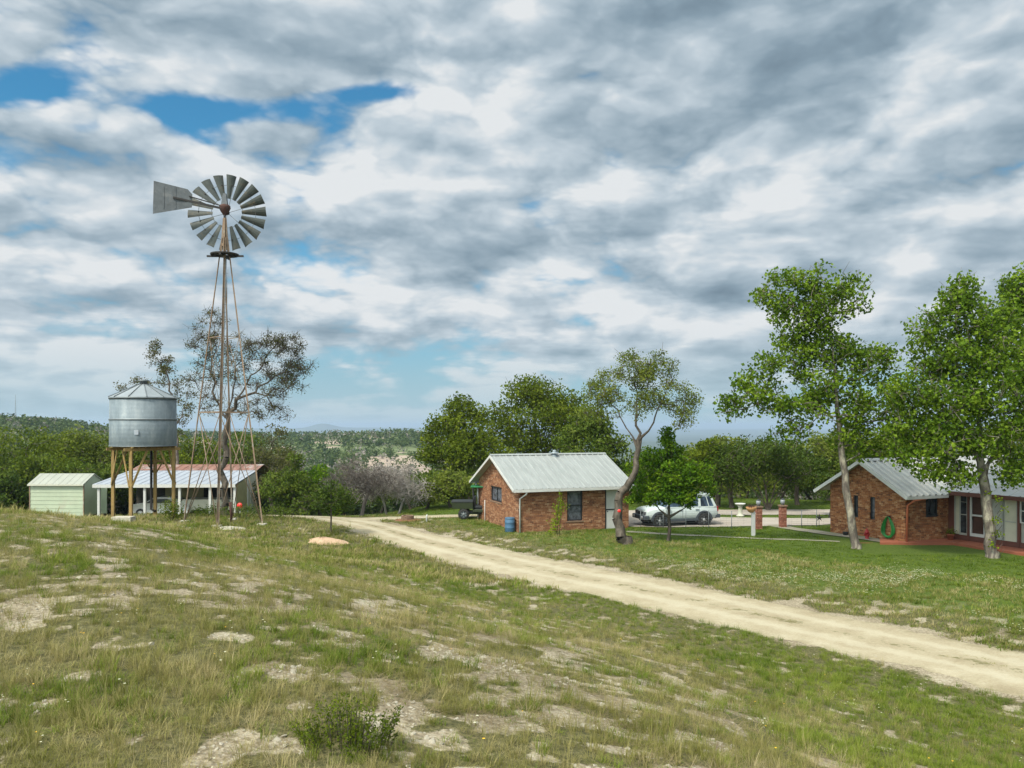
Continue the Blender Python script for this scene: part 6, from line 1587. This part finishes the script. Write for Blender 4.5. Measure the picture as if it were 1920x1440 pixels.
# ------------------------------------------------------------------ the trees
# leaning oak between the outbuilding and the car
Y = 36.9; z = hz((1174 - 960) / FPX * Y, Y)
b0 = ((1174 - 960) / FPX * Y, Y, z)
tree('leaning_oak', 'sparse leaning live oak with crooked grey trunk in front of the outbuilding door', 'tree', b0,
     [[b0] + pxline([(1163, 990), (1160, 955), (1162, 925), (1181, 903), (1193, 875), (1197, 842), (1204, 820)], Y),
      pxline([(1197, 842), (1186, 818), (1174, 802), (1162, 780)], Y), pxline([(1197, 838), (1201, 812), (1192, 785), (1196, 740, .4), (1190, 700, .6)], Y),
      pxline([(1199, 832), (1216, 808), (1228, 782), (1240, 755, -.5), (1255, 720, -.8)], Y)],
     pxblobs([(1190, 688, 42, 34, 0, 26), (1150, 725, 44, 34, .3, 24), (1120, 735, 26, 26, 0, 12), (1225, 715, 46, 40, -.2, 30), (1268, 745, 40, 32, 0, 22), (1290, 768, 22, 22, 0, 9), (1200, 755, 46, 26, 0, 18), (1145, 770, 26, 20, 0, 8), (1240, 680, 26, 22, 0, 9), (1112, 775, 18, 14, 0, 6), (1285, 792, 16, 12, 0, 5)], Y),
     leaf=10500, lsize=.10, csize=.36, mat='leaf_light', bark='bark_dark', r_base=.29, tap=(.88, .62), seed=3, r_tip=.012, power=.85, twigs=3, wig=.3, step=.35)
o = MB().lathe([(0, .02), (.075, .02), (.075, -.02), (0, -.02)], 14, M=Matrix.Rotation(R(90), 4, 'X')).build('trunk_reflector', M['bright_red'])
pr = atpx(1161, 958, Y - .36); o.location = pr; tag(o, 'small round red reflector nailed to the leaning oak trunk', 'reflector')
# slim sycamore
Y = 35.6; b0 = ((1606 - 960) / FPX * Y, Y, hz((1606 - 960) / FPX * Y, Y))
SYC = dict(mat='leaf_syc', bark='bark_pale', lsize=.155, aspect=.85, twigs=2, power=.75, wig=.14, r_tip=.014)
tree('slim_sycamore', 'tall slim sycamore with open airy crown at the gable end of the house', 'tree', b0,
     [[b0] + pxline([(1598, 990), (1590, 940), (1585, 890), (1577, 840), (1573, 790), (1566, 720), (1558, 640), (1545, 570), (1530, 510)], Y)],
     pxblobs([(1512, 520, 36, 32, 0, 12), (1468, 520, 18, 12, 0, 4), (1450, 565, 36, 32, .3, 15), (1490, 590, 48, 40, 0, 26), (1545, 570, 46, 48, 0, 26), (1590, 560, 36, 46, -.3, 18), (1550, 640, 56, 40, .3, 28), (1490, 650, 40, 34, 0, 16), (1440, 685, 34, 26, 0, 11), (1600, 680, 44, 40, 0, 20), (1650, 680, 36, 34, .4, 14), (1530, 710, 60, 40, 0, 28), (1410, 735, 30, 32, 0, 12), (1375, 765, 26, 30, .2, 11), (1450, 750, 40, 26, 0, 12), (1500, 775, 52, 34, -.2, 20), (1570, 760, 60, 40, 0, 26), (1640, 760, 50, 46, 0, 22), (1600, 820, 44, 26, 0, 12), (1480, 815, 34, 18, 0, 7), (1665, 820, 30, 26, 0, 9), (1690, 760, 26, 30, 0, 9), (1625, 850, 26, 14, 0, 6)], Y),
     leaf=16500, csize=.46, r_base=.19, tap=(.6, .8), seed=5, **SYC)
# big sycamore on the right
Y = 33.2; b0 = ((1861 - 960) / FPX * Y, Y, hz((1861 - 960) / FPX * Y, Y))
tree('broad_sycamore', 'large leafy sycamore with mottled trunk in front of the house entrance', 'tree', b0,
     [[b0] + pxline([(1858, 1000), (1850, 950), (1842, 890), (1840, 840), (1835, 780), (1826, 700), (1815, 620), (1806, 560)], Y),
      pxline([(1842, 880), (1872, 830), (1910, 770), (1945, 700)], Y), pxline([(1840, 860), (1800, 800), (1765, 760), (1730, 730)], Y)],
     pxblobs([(1808, 545, 24, 26, 0, 10), (1780, 570, 24, 26, 0, 9), (1810, 600, 52, 40, 0, 28), (1738, 615, 30, 34, 0, 14), (1745, 670, 46, 46, .4, 26), (1800, 680, 60, 46, -.3, 34), (1860, 640, 46, 50, 0, 24), (1870, 590, 30, 34, .5, 12), (1715, 735, 50, 40, 0, 24), (1780, 750, 60, 44, -.5, 36), (1850, 730, 60, 50, -.6, 34), (1900, 690, 50, 46, -.8, 24), (1960, 680, 60, 80, 0, 30), (1710, 800, 40, 38, 0, 18), (1770, 820, 56, 42, -.4, 34), (1840, 810, 56, 40, -.6, 30), (1905, 800, 56, 50, -.6, 30), (1980, 790, 60, 60, 0, 22), (1790, 872, 34, 20, -.4, 9), (1880, 868, 36, 26, -.3, 10), (1930, 870, 24, 24, -.4, 8), (1745, 880, 20, 16, -.3, 5), (1800, 895, 40, 12, -.5, 9), (1895, 890, 16, 22, -.5, 6), (1700, 850, 24, 20, 0, 8)], Y),
     leaf=23000, csize=.50, r_base=.23, tap=(.5,.8), seed=8, **SYC)
Y = 37.5; b0 = ((2010 - 960) / FPX * Y, Y, 0)
tree('edge_sycamore', 'second sycamore rising at the right edge of the picture behind the broad one', 'tree', b0,
     [[b0] + pxline([(2000, 900), (1985, 800), (1965, 700), (1940, 600), (1915, 540)], Y)],
     pxblobs([(1915, 530, 30, 26, 0, 14), (1900, 580, 34, 30, 0, 14), (1950, 590, 50, 50, 0, 26), (1905, 640, 40, 40, 0, 20), (1990, 680, 70, 60, 0, 30), (2040, 760, 60, 60, 0, 20), (1930, 720, 50, 50, 0, 24)], Y),
     leaf=12000, csize=.5, r_base=.25, seed=9, **SYC)
def vine():
    # water shoots and clinging leaves on the mottled trunk
    rg = np.random.default_rng(21); Yv = 33.2
    C = []
    for (px, py, n, s) in ((1870, 935, 22, .09), (1868, 975, 26, .10), (1872, 1000, 26, .12), (1862, 1022, 20, .12), (1855, 925, 10, .08), (1880, 955, 12, .09)):
        c = np.array(atpx(px, py, Yv - .32)); C.append(c + rg.normal(size=(n, 3)) * s)
    C = np.concatenate(C); b = np.array([(1861 - 960) / FPX * Yv, Yv, 0.0])
    t = thing('trunk_shoots', 'yellow green leafy shoots clinging to the mottled trunk of the broad sycamore', 'plant', b)
    V, F = leaf_cards(C - b, np.full(len(C), .12), rg, .8); np_mesh('leaves', V, F, M['leaf_vine'], t, {'rnd': ('FACE', rg.random(len(F)))})
    m = MB()
    for k in range(9):
        a = rg.uniform(-.5, .5); m.tube([(.02 + a * .2, -.28, .2 + k * .25), (.15 + a * .2, -.4, .5 + k * .25)], .008, 4)
    m.build('stem', M['bark_dark'], t)
vine()
# bare grey oak behind the windmill
Y = 44.5; b0 = ((421 - 960) / FPX * Y, Y, hz((421 - 960) / FPX * Y, Y))
tree('windmill_oak', 'half bare old oak with twisting dark limbs behind the windmill tower', 'tree', b0,
     [[b0] + pxline([(421, 930), (420, 870), (422, 820), (426, 775), (436, 740)], Y), pxline([(423, 800), (412, 760), (398, 735), (395, 700), (405, 660), (402, 620), (392, 585)], Y),
      pxline([(428, 770), (452, 745), (480, 735), (510, 710), (540, 690), (560, 670)], Y), pxline([(436, 745), (440, 700), (452, 660), (470, 640)], Y), pxline([(470, 738), (500, 742), (530, 735), (560, 712)], Y), pxline([(447, 748), (478, 700), (505, 660), (520, 645)], Y)],
     pxblobs([(395, 615, 30, 34, 0, 16), (380, 650, 26, 26, 0, 9), (405, 680, 40, 30, 0, 16), (450, 650, 34, 28, .3, 17), (500, 650, 34, 26, 0, 17), (545, 650, 30, 28, 0, 17), (560, 690, 26, 28, 0, 15), (520, 690, 44, 28, 0, 20), (470, 700, 44, 30, 0, 18), (385, 710, 34, 26, .2, 10), (530, 730, 44, 16, 0, 14), (465, 760, 60, 22, 0, 14), (390, 760, 30, 18, 0, 7), (505, 775, 40, 14, 0, 7)], Y),
     leaf=9000, lsize=.095, csize=.42, mat='leaf_grey', bark='bark_dark', r_base=.20, tap=(.5, .8), seed=12, power=.7, twigs=13, wig=.34, r_tip=.012, aspect=.55, step=.35)
Y = 62; b0 = ((330 - 960) / FPX * Y, Y, hz((330 - 960) / FPX * Y, Y))
tree('thin_oak', 'thin half dead oak showing above the water tank lid', 'tree', b0,
     [[b0] + pxline([(332, 850), (328, 780), (318, 720), (300, 680), (285, 650)], Y), pxline([(330, 790), (350, 750), (356, 730)], Y)],
     pxblobs([(283, 655, 16, 20, 0, 9), (300, 680, 24, 20, 0, 12), (318, 705, 28, 20, 0, 12), (345, 745, 22, 30, 0, 14), (290, 720, 26, 14, 0, 7), (232, 722, 12, 10, 0, 3), (340, 790, 20, 24, 0, 8), (255, 715, 14, 9, 0, 3)], Y),
     leaf=2600, lsize=.15, csize=.40, mat='leaf_grey', bark='bark', r_base=.13, seed=13, power=.8, twigs=5, wig=.3, r_tip=.015, step=.5)
# big live oaks beyond the outbuilding
OAK = dict(mat='leaf_oak', bark='bark_dark', lsize=.24, aspect=.6, twigs=1, power=.8, wig=.2, r_tip=.02)
Y = 66; b0 = ((1015 - 960) / FPX * Y, Y, hz(2.4, Y))
tree('large_live_oak', 'largest broad live oak rising directly behind the outbuilding roof', 'tree', b0,
     [[b0] + pxline([(1012, 900), (1008, 850), (1004, 800), (998, 750)], Y), pxline([(1010, 870), (960, 830), (920, 800)], Y), pxline([(1010, 860), (1060, 810), (1090, 780)], Y)],
     pxblobs([(985, 735, 40, 24, 0, 26), (1030, 748, 42, 28, 0, 28), (950, 778, 30, 22, 0, 12), (1075, 775, 42, 32, 0, 26), (1000, 790, 70, 34, -1, 44), (1100, 800, 40, 34, 0, 22), (930, 815, 46, 30, 0, 22), (1040, 820, 60, 30, -1, 30), (970, 835, 44, 26, -1.5, 22)], Y),
     leaf=17000, csize=.9, r_base=.5, seed=15, **OAK)
Y = 62; b0 = ((868 - 960) / FPX * Y, Y, hz(-3.8, Y))
tree('left_live_oak', 'rounded live oak left of the largest one, overlapping the outbuilding gable', 'tree', b0,
     [[b0] + pxline([(866, 900), (862, 850), (860, 800), (862, 770)], Y)],
     pxblobs([(862, 762, 18, 16, 0, 10), (848, 780, 20, 20, 0, 12), (890, 778, 22, 16, 0, 10), (830, 815, 38, 30, 0, 24), (880, 812, 44, 30, -1, 28), (815, 850, 26, 26, 0, 14), (860, 850, 46, 30, -1.5, 28), (915, 850, 34, 30, -1, 18)], Y),
     leaf=11000, csize=.75, r_base=.35, seed=16, **OAK)
Y = 58; b0 = ((1120 - 960) / FPX * Y, Y, hz(6.2, Y))
tree('right_live_oak', 'olive brown live oak behind the right end of the outbuilding roof', 'tree', b0,
     [[b0] + pxline([(1122, 900), (1124, 850), (1120, 800)], Y)],
     pxblobs([(1110, 790, 34, 30, 0, 18), (1075, 825, 30, 26, 0, 12), (1140, 830, 30, 34, 0, 18), (1110, 850, 40, 30, -1, 18)], Y),
     leaf=5200, csize=.7, r_base=.28, seed=17, **{**OAK, 'mat': 'leaf_mid'})
# bright green young tree in front of the car
Y = 38.0; b0 = ((1253 - 960) / FPX * Y, Y, hz(7.5, Y))
tree('bright_young_tree', 'bright green bushy young tree in front of the white suv', 'tree', b0,
     [[b0] + pxline([(1254, 970), (1256, 930), (1255, 880), (1252, 830)], Y), pxline([(1254, 975), (1280, 955), (1295, 945), (1310, 920)], Y), pxline([(1254, 970), (1236, 955), (1224, 935)], Y)],
     pxblobs([(1251, 816, 9, 12, 0, 7), (1252, 838, 20, 16, 0, 14), (1238, 858, 38, 24, 0, 26), (1268, 858, 22, 20, 0, 12), (1205, 880, 34, 28, 0, 22), (1262, 885, 46, 32, -.4, 38), (1305, 880, 32, 26, 0, 20), (1190, 920, 22, 26, 0, 12), (1225, 925, 40, 24, -.3, 26), (1270, 928, 42, 20, -.4, 26), (1315, 910, 28, 26, 0, 16), (1292, 935, 24, 12, 0, 9), (1240, 900, 44, 30, .5, 20)], Y),
     leaf=10500, lsize=.155, csize=.27, mat='leaf_bright', bark='bark_dark', r_base=.085, seed=18, power=.8, twigs=1, wig=.15, aspect=.6, r_tip=.01)
rgb = np.random.default_rng(30)
def bush(name, label, px, Y, w, h, mat, n, ls, seed, z=None, stems=7):
    rg = np.random.default_rng(seed); x = (px - 960) / FPX * Y; z0 = hz(x, Y) if z is None else z
    t = thing(name, label, 'shrub', (x, Y, z0)); C = rg.normal(size=(n * 2, 3)); C /= np.linalg.norm(C, axis=1)[:, None]; C *= rg.random(n * 2)[:, None] ** .4
    C = C * [w / 2, w / 2, h * .52] * (0.8 + .4 * rg.random((n * 2, 1))) + [0, 0, h * .5]; C = C[(C[:, 2] > .02)][:n]
    q = vnoise(C[:, 0] * 5 + 40, C[:, 2] * 5 + C[:, 1] * 5 + 40); C = C[q > .30]
    V, F = leaf_cards(C, ls * rg.uniform(.6, 1.3, len(C)), rg, .5); np_mesh('foliage', V, F, M[mat], t, {'rnd': ('FACE', np.repeat(np.clip(q[q > .3] * .5 + rg.random(len(C)) * .5, 0, 1), 2))})
    m = MB()
    for k in range(stems):
        a = rg.random() * 6.28; e = Vector((math.cos(a), math.sin(a), 0)); m.tube([e * .03 - Vector((0, 0, .1)), e * w * .15 + Vector((0, 0, h * .4)), e * w * .35 * rg.random() + Vector((0, 0, h * .9))], [.012 * h + .002, .008 * h + .001, .002], 5)
    m.build('stem', M['bark_dark'], t); return t
def vine_col():
    Y = 39.8; x = (1046 - 960) / FPX * Y; rg = np.random.default_rng(6)
    t = thing('yellow_green_sapling', 'slender yellow green sapling growing against the front wall of the outbuilding', 'sapling', (x, Y, hz(x, Y)))
    C = []
    for (dx, z, r, n) in ((-.25, .25, .26, 110), (-.12, .65, .24, 100), (.02, 1.0, .22, 90), (.12, 1.35, .26, 100), (.12, 1.75, .18, 60), (.30, 1.5, .14, 35), (.10, 2.08, .10, 26), (-.15, 1.4, .12, 20)): C.append(rg.normal(size=(n, 3)) * r * .55 + [dx, 0, z])
    C = np.concatenate(C); C = C[C[:, 2] > .03]; V, F = leaf_cards(C, .105 * rg.uniform(.6, 1.3, len(C)), rg, .6); np_mesh('leaves', V, F, M['leaf_vine'], t, {'rnd': ('FACE', rg.random(len(F)))})
    m = MB()
    for dx, h in ((-.2, 1.2), (0, 2.1), (.2, 1.6)): m.tube([(dx * .3, 0, -.1), (dx * .6, 0, h * .5), (.1 + dx * .5, 0, h)], [.02, .014, .005], 5)
    m.build('stem', M['bark_dark'], t)
vine_col()
bush('green_bush', 'dark green bush at the foot of the water tank stand', 322, 41.5, 1.35, 1.15, 'leaf_oak', 900, .11, 41)
# scrub under the windmill
for k, (px, Y, w, h, lb) in enumerate([(455, 43.5, 2.6, .75, 'low leafy weeds growing inside the windmill legs on the right'), (395, 44.5, 2.2, .60, 'low leafy weeds growing behind the near windmill leg'), (520, 44.5, 2.8, .55, 'weedy green thicket just right of the windmill tower')]):
    bush('weed_thicket', lb, px, Y, w, h, 'leaf_mid', 650, .11, 50 + k, stems=9)
# foreground
def weed():
    Y = 6.25; x = (655 - 960) / FPX * Y; rg = np.random.default_rng(61); z = hz(x, Y)
    t = thing('leafy_weed_clump', 'dark green leafy weed clump low in the foreground left of centre', 'plant', (x, Y, z)); C = []; m = MB()
    for k in range(95):
        a = rg.random() * 6.28; q = rg.random() ** .6; L = rg.uniform(.16, .44) * (1.1 - .45 * q); e = Vector((math.cos(a), math.sin(a), 0)); b = Vector((e.x * q * .36, e.y * q * .24, 0))
        pts = [b - Vector((0, 0, .03)), b + e * L * .22 * q + Vector((0, 0, L * .5)), b + e * L * .6 * q + Vector((rg.normal(0, .02), rg.normal(0, .02), L))]
        m.tube(pts, [.003, .0025, .001], 4)
        for j in range(34):
            u = rg.random() ** .7; p = pts[0].lerp(pts[1], u * 2) if u < .5 else pts[1].lerp(pts[2], u * 2 - 1); C.append(np.array(p) + rg.normal(size=3) * .014)
    C = np.array(C); C = C[C[:, 2] > 0.01]
    V, F = leaf_cards(C, .026 * rg.uniform(.6, 1.5, len(C)), rg, .42); np_mesh('foliage', V, F, M['leaf_oak'], t, {'rnd': ('FACE', np.repeat(rg.random(len(C)), 2))}); m.build('stem', M['bark_dark'], t)
weed()
# small dark sapling on the slope
Y = 38.6; b0 = ((620 - 960) / FPX * Y, Y, hz((620 - 960) / FPX * Y, Y))
tree('slope_sapling', 'small dark round sapling on a thin stem beyond the soil mound', 'tree', b0, [[b0] + pxline([(621, 970), (620, 940), (622, 920)], Y)],
     pxblobs([(606, 935, 22, 18, 0, 14), (640, 935, 24, 18, 0, 14), (622, 916, 26, 12, 0, 12), (622, 948, 36, 10, 0, 10)], Y), leaf=2600, lsize=.11, csize=.30, mat='leaf_cedar', bark='bark_dark', r_base=.045, seed=19, twigs=1, wig=.2, r_tip=.008)
# grey bare trees
for i, (px, Y, w, top, lb, lf) in enumerate([(678, 50.5, 4.2, 858, 'grey bare branched tree with a dark trunk left of the track', 1500), (748, 53.0, 4.0, 866, 'wispy grey leafless tree between the bare tree and the live oak', 1300), (725, 58, 4.5, 872, 'pale olive twiggy tree behind the two bare grey trees', 2600)]):
    simple_tree('bare_tree', lb, 'tree', px, Y, w, top, 'leaf_lilac' if i < 2 else 'leaf_light', 'bark_grey' if i else 'bark', 70 + i, lf, 8, .22, lsize=.13, twigs=10, cl=15, aspect=.2, r_base=.14 if i == 0 else .09, csize=.6)
# dark cedars and oaks beyond the driveway
simple_tree('spreading_cedar', 'dark spreading cedar with many stems behind the brick pillars', 'tree', 1440, 51.5, 5.6, 822, 'leaf_cedar', 'bark_dark', 80, 9000, 10, .36, twigs=2, trunks=5, lsize=.17, r_base=.13)
simple_tree('left_cedar', 'dark narrow cedar just right of the bright young tree', 'tree', 1372, 53, 3.4, 835, 'leaf_cedar', 'bark_dark', 81, 5000, 7, .36, trunks=2, lsize=.17, r_base=.17)
simple_tree('tall_cedar', 'dark cedar standing left of the spreading one behind the parked car', 'tree', 1345, 54, 3.6, 818, 'leaf_oak', 'bark_dark', 82, 4500, 7, .34, trunks=1, lsize=.2, r_base=.2)
simple_tree('far_cedar', 'slim dark trunked tree between the spreading cedar and the house', 'tree', 1495, 55, 3.6, 836, 'leaf_cedar', 'bark_dark', 83, 4500, 7, .42, lsize=.19, r_base=.16)
simple_tree('gable_oak', 'dark leaved small oak tucked behind the house gable eave', 'tree', 1556, 47.5, 2.0, 885, 'leaf_cedar', 'bark_dark', 84, 2400, 6, .3, lsize=.15, r_base=.08)
simple_tree('olive_oak', 'yellow olive oak rising above the left end of the house roof', 'tree', 1555, 60, 6.5, 812, 'leaf_light', 'bark_dark', 85, 6500, 8, .3)
simple_tree('hazy_oak', 'soft grey green oak crown on the skyline between the cedars and sycamore', 'tree', 1385, 76, 6.5, 814, 'leaf_light', 'bark', 86, 5000, 8, .3)
simple_tree('small_light_oak', 'small light green oak beyond the driveway behind the bright young tree', 'tree', 1312, 64, 4.5, 836, 'leaf_light', 'bark', 87, 3600, 6, .3)
simple_tree('roofline_oak', 'green oak behind the ridge of the house roof', 'tree', 1700, 58, 8, 806, 'leaf_oak', 'bark_dark', 88, 7500, 9, .3)
simple_tree('right_background_oak', 'green oak far behind the entrance wing at the right edge', 'tree', 1880, 60, 9, 790, 'leaf_oak', 'bark_dark', 89, 7500, 9, .3)
simple_tree('gap_oak', 'olive oak beyond the house seen between the two sycamores', 'tree', 1640, 68, 7, 815, 'leaf_light', 'bark_dark', 90, 5500, 8, .3)
# brush band between the carport and the live oaks
BR = [(535, 55, 3.6, 850, 'leaf_mid', 'olive green brush tree right of the carport end wall'), (545, 60, 5, 838, 'leaf_grey', 'grey green brush tree behind the weedy thicket'), (515, 70, 6.0, 792, 'leaf_grey', 'brownish oak whose crown hangs beside the windmill oak'),
      (560, 54, 4, 880, 'leaf_mid', 'dark low brush left of the slope sapling'), (600, 56, 4.2, 866, 'leaf_bright', 'brighter green brush tree behind the slope sapling'), (640, 60, 4, 880, 'leaf_mid', 'green brush between the sapling and the bare tree'),
      (800, 56, 4.4, 888, 'leaf_mid', 'green brush tree left of the utility vehicle'), (845, 54, 4.0, 880, 'leaf_light', 'light green brush right behind the utility vehicle'), (715, 66, 6, 884, 'leaf_mid', 'dark green brush filling in behind the bare trees'), (770, 62, 4.5, 880, 'leaf_light', 'yellowish brush tree right of the bare grey trees'),
      (1215, 56, 4.6, 868, 'leaf_mid', 'green brush behind the bright young tree on its left'), (1290, 58, 4.6, 872, 'leaf_oak', 'green brush behind the bright young tree on its right'), (1520, 64, 5, 880, 'leaf_mid', 'low green brush at the end of the gravel beside the house'),
      (1400, 62, 5, 880, 'leaf_light', 'light green brush seen through the cedar stems'), (1465, 66, 5, 870, 'leaf_mid', 'green brush right behind the spreading cedar'), (1160, 60, 5, 850, 'leaf_mid', 'green brush filling behind the leaning oak trunk'), (1340, 66, 5, 880, 'leaf_light', 'pale green brush under the dark cedars'),
      (880, 60, 5, 860, 'leaf_mid', 'green brush behind the outbuilding left eave'), (915, 66, 6, 850, 'leaf_oak', 'dark brush behind the outbuilding gable peak'), (1600, 56, 5, 850, 'leaf_mid', 'green brush behind the house gable')]
for i, (px, Y, w, top, mt, lb) in enumerate(BR):
    simple_tree('brush_tree', lb, 'tree', px, Y, w, top, mt, 'bark_dark', 100 + i, 3400, 7, .12, group='brush trees beyond the yard', lsize=.2, twigs=1)
# woods on the left
LW = [(18, 64, 9, 800, 'leaf_oak', 'dark oak at the left edge behind the pale green shed'), (85, 72, 9, 782, 'leaf_oak', 'tallest rounded oak above the pale green shed'), (150, 66, 8, 798, 'leaf_light', 'light green oak between the shed and the water tank'), (205, 70, 8, 800, 'leaf_oak', 'dark oak just left of the water tank'),
      (-60, 62, 9, 800, 'leaf_mid', 'oak just entering the picture at the far left'), (50, 60, 6, 850, 'leaf_mid', 'lower olive oak directly over the shed roof'), (120, 61, 6, 845, 'leaf_oak', 'lower dark oak right of the shed roof'), (262, 72, 8, 812, 'leaf_oak', 'dark oak behind the water tank stand'), (345, 70, 7, 806, 'leaf_oak', 'dark oak between the tank and the windmill'),
      (300, 74, 7, 830, 'leaf_mid', 'oak behind the carport roof left part'), (400, 74, 7, 815, 'leaf_oak', 'oak behind the carport roof and near windmill leg'), (455, 72, 7, 800, 'leaf_mid', 'oak behind the right windmill leg'), (185, 62, 5, 860, 'leaf_mid', 'low brush tree in the gap between shed and tank stand'), (20, 58, 4, 890, 'leaf_cedar', 'low dark bush left of the pale green shed')]
for i, (px, Y, w, top, mt, lb) in enumerate(LW):
    simple_tree('woodland_oak', lb, 'tree', px, Y, w, top, mt, 'bark_dark', 140 + i, 5600, 9, .16, group='oaks in the wood on the left', lsize=.25, twigs=1)

# far woodland: one mass
def woodland():
    rg = np.random.default_rng(77); N = 30000
    a = rg.uniform(-R(39), R(39), N); r = 74 * (900 / 74) ** (rg.random(N) ** .72)
    x = r * np.sin(a); y = r * np.cos(a); z = height(x, y)
    px = 960 + 1500 * x / y
    dn = ss(.42, .54, fbm(x, y, 38, 4)) * (.8 + .12 * ss(120, 200, r)) + .2 - .14 * ss(120, 200, r)
    dn = dn * (1 - .93 * np.clip(pale_at(x, y) * 1.3, 0, 1))
    dn = dn * (1 - .5 * ss(140, 300, r) * (px > 1000))
    keep = rg.random(N) < dn * np.clip((r / 330) ** -.15, 0, 1)
    x, y, z, r, px = x[keep], y[keep], z[keep], r[keep], px[keep]; n = len(x)
    ncard = np.clip((70 * (130 / r)), 14, 90).astype(int)
    idx = np.repeat(np.arange(n), ncard); T = len(idx)
    w = rg.uniform(2.0, 4.2, n) * np.clip(r / 260, .8, 1.3); h = rg.uniform(2.6, 5.4, n)
    v = rg.normal(size=(T, 3)); v /= np.linalg.norm(v, axis=1)[:, None]; v *= rg.random(T)[:, None] ** .35
    C = np.stack([x[idx] + v[:, 0] * w[idx] / 1.6, y[idx] + v[:, 1] * w[idx] / 1.6, z[idx] + h[idx] * .5 + v[:, 2] * h[idx] * .5], 1)
    size = .55 * (r[idx] / 130) ** .62 * rg.uniform(.6, 1.4, T)
    V, F = leaf_cards(C, size, rg, .8, flat=.3)
    tint = rg.random(n); grey = rg.random(n) < np.where((r > 90) & (r < 330), .22, .08)
    m, t, b = material('far_tree_foliage')
    at = t.n('ShaderNodeAttribute'); at.attribute_name = 'rnd'; ag = t.n('ShaderNodeAttribute'); ag.attribute_name = 'grey'
    c = t.ramp(at.outputs['Fac'], [(.1, (.022, .048, .012)), (.5, (.055, .092, .020)), (.9, (.115, .155, .040))])
    c = t.mix(ag.outputs['Fac'], c, (.25, .225, .20)); t.l(c, b.inputs['Base Color']); b.inputs['Roughness'].default_value = .8
    tr = t.n('ShaderNodeBsdfTranslucent'); t.l(c, tr.inputs[0]); mx = t.n('ShaderNodeMixShader'); mx.inputs[0].default_value = .25
    t.l(b.outputs[0], mx.inputs[1]); t.l(tr.outputs[0], mx.inputs[2]); t.l(mx.outputs[0], m.node_tree.nodes['Material Output'].inputs[0])
    o = np_mesh('far_woodland', V, F, m, None, {'rnd': ('FACE', np.repeat(np.clip(tint[idx] * .65 + rg.random(T) * .35, 0, 1), 2)), 'grey': ('FACE', np.repeat(grey[idx].astype(float), 2))})
    tag(o, 'scrubby oak and cedar woodland covering the valley and the far hillside', 'woodland', kind='stuff'); print('woodland', n, T)
woodland()
make_grass()

# ------------------------------------------------------------------ air
def haze():
    m = bpy.data.materials.new('air'); m.use_nodes = True; nt = m.node_tree; nt.nodes.clear()
    o = nt.nodes.new('ShaderNodeOutputMaterial'); v = nt.nodes.new('ShaderNodeVolumePrincipled')
    v.inputs['Color'].default_value = (.62, .78, .98, 1); v.inputs['Density'].default_value = HAZE; v.inputs['Anisotropy'].default_value = 0.2
    nt.links.new(v.outputs[0], o.inputs['Volume'])
    b = MB().box(-46000, 46000, -46000, 46000, -260, 42).build('haze', m); tag(b, kind='stuff')
    b['label'] = 'thin bluish haze over the distant hills'; b['category'] = 'haze'
HAZE = 0.00016
haze()
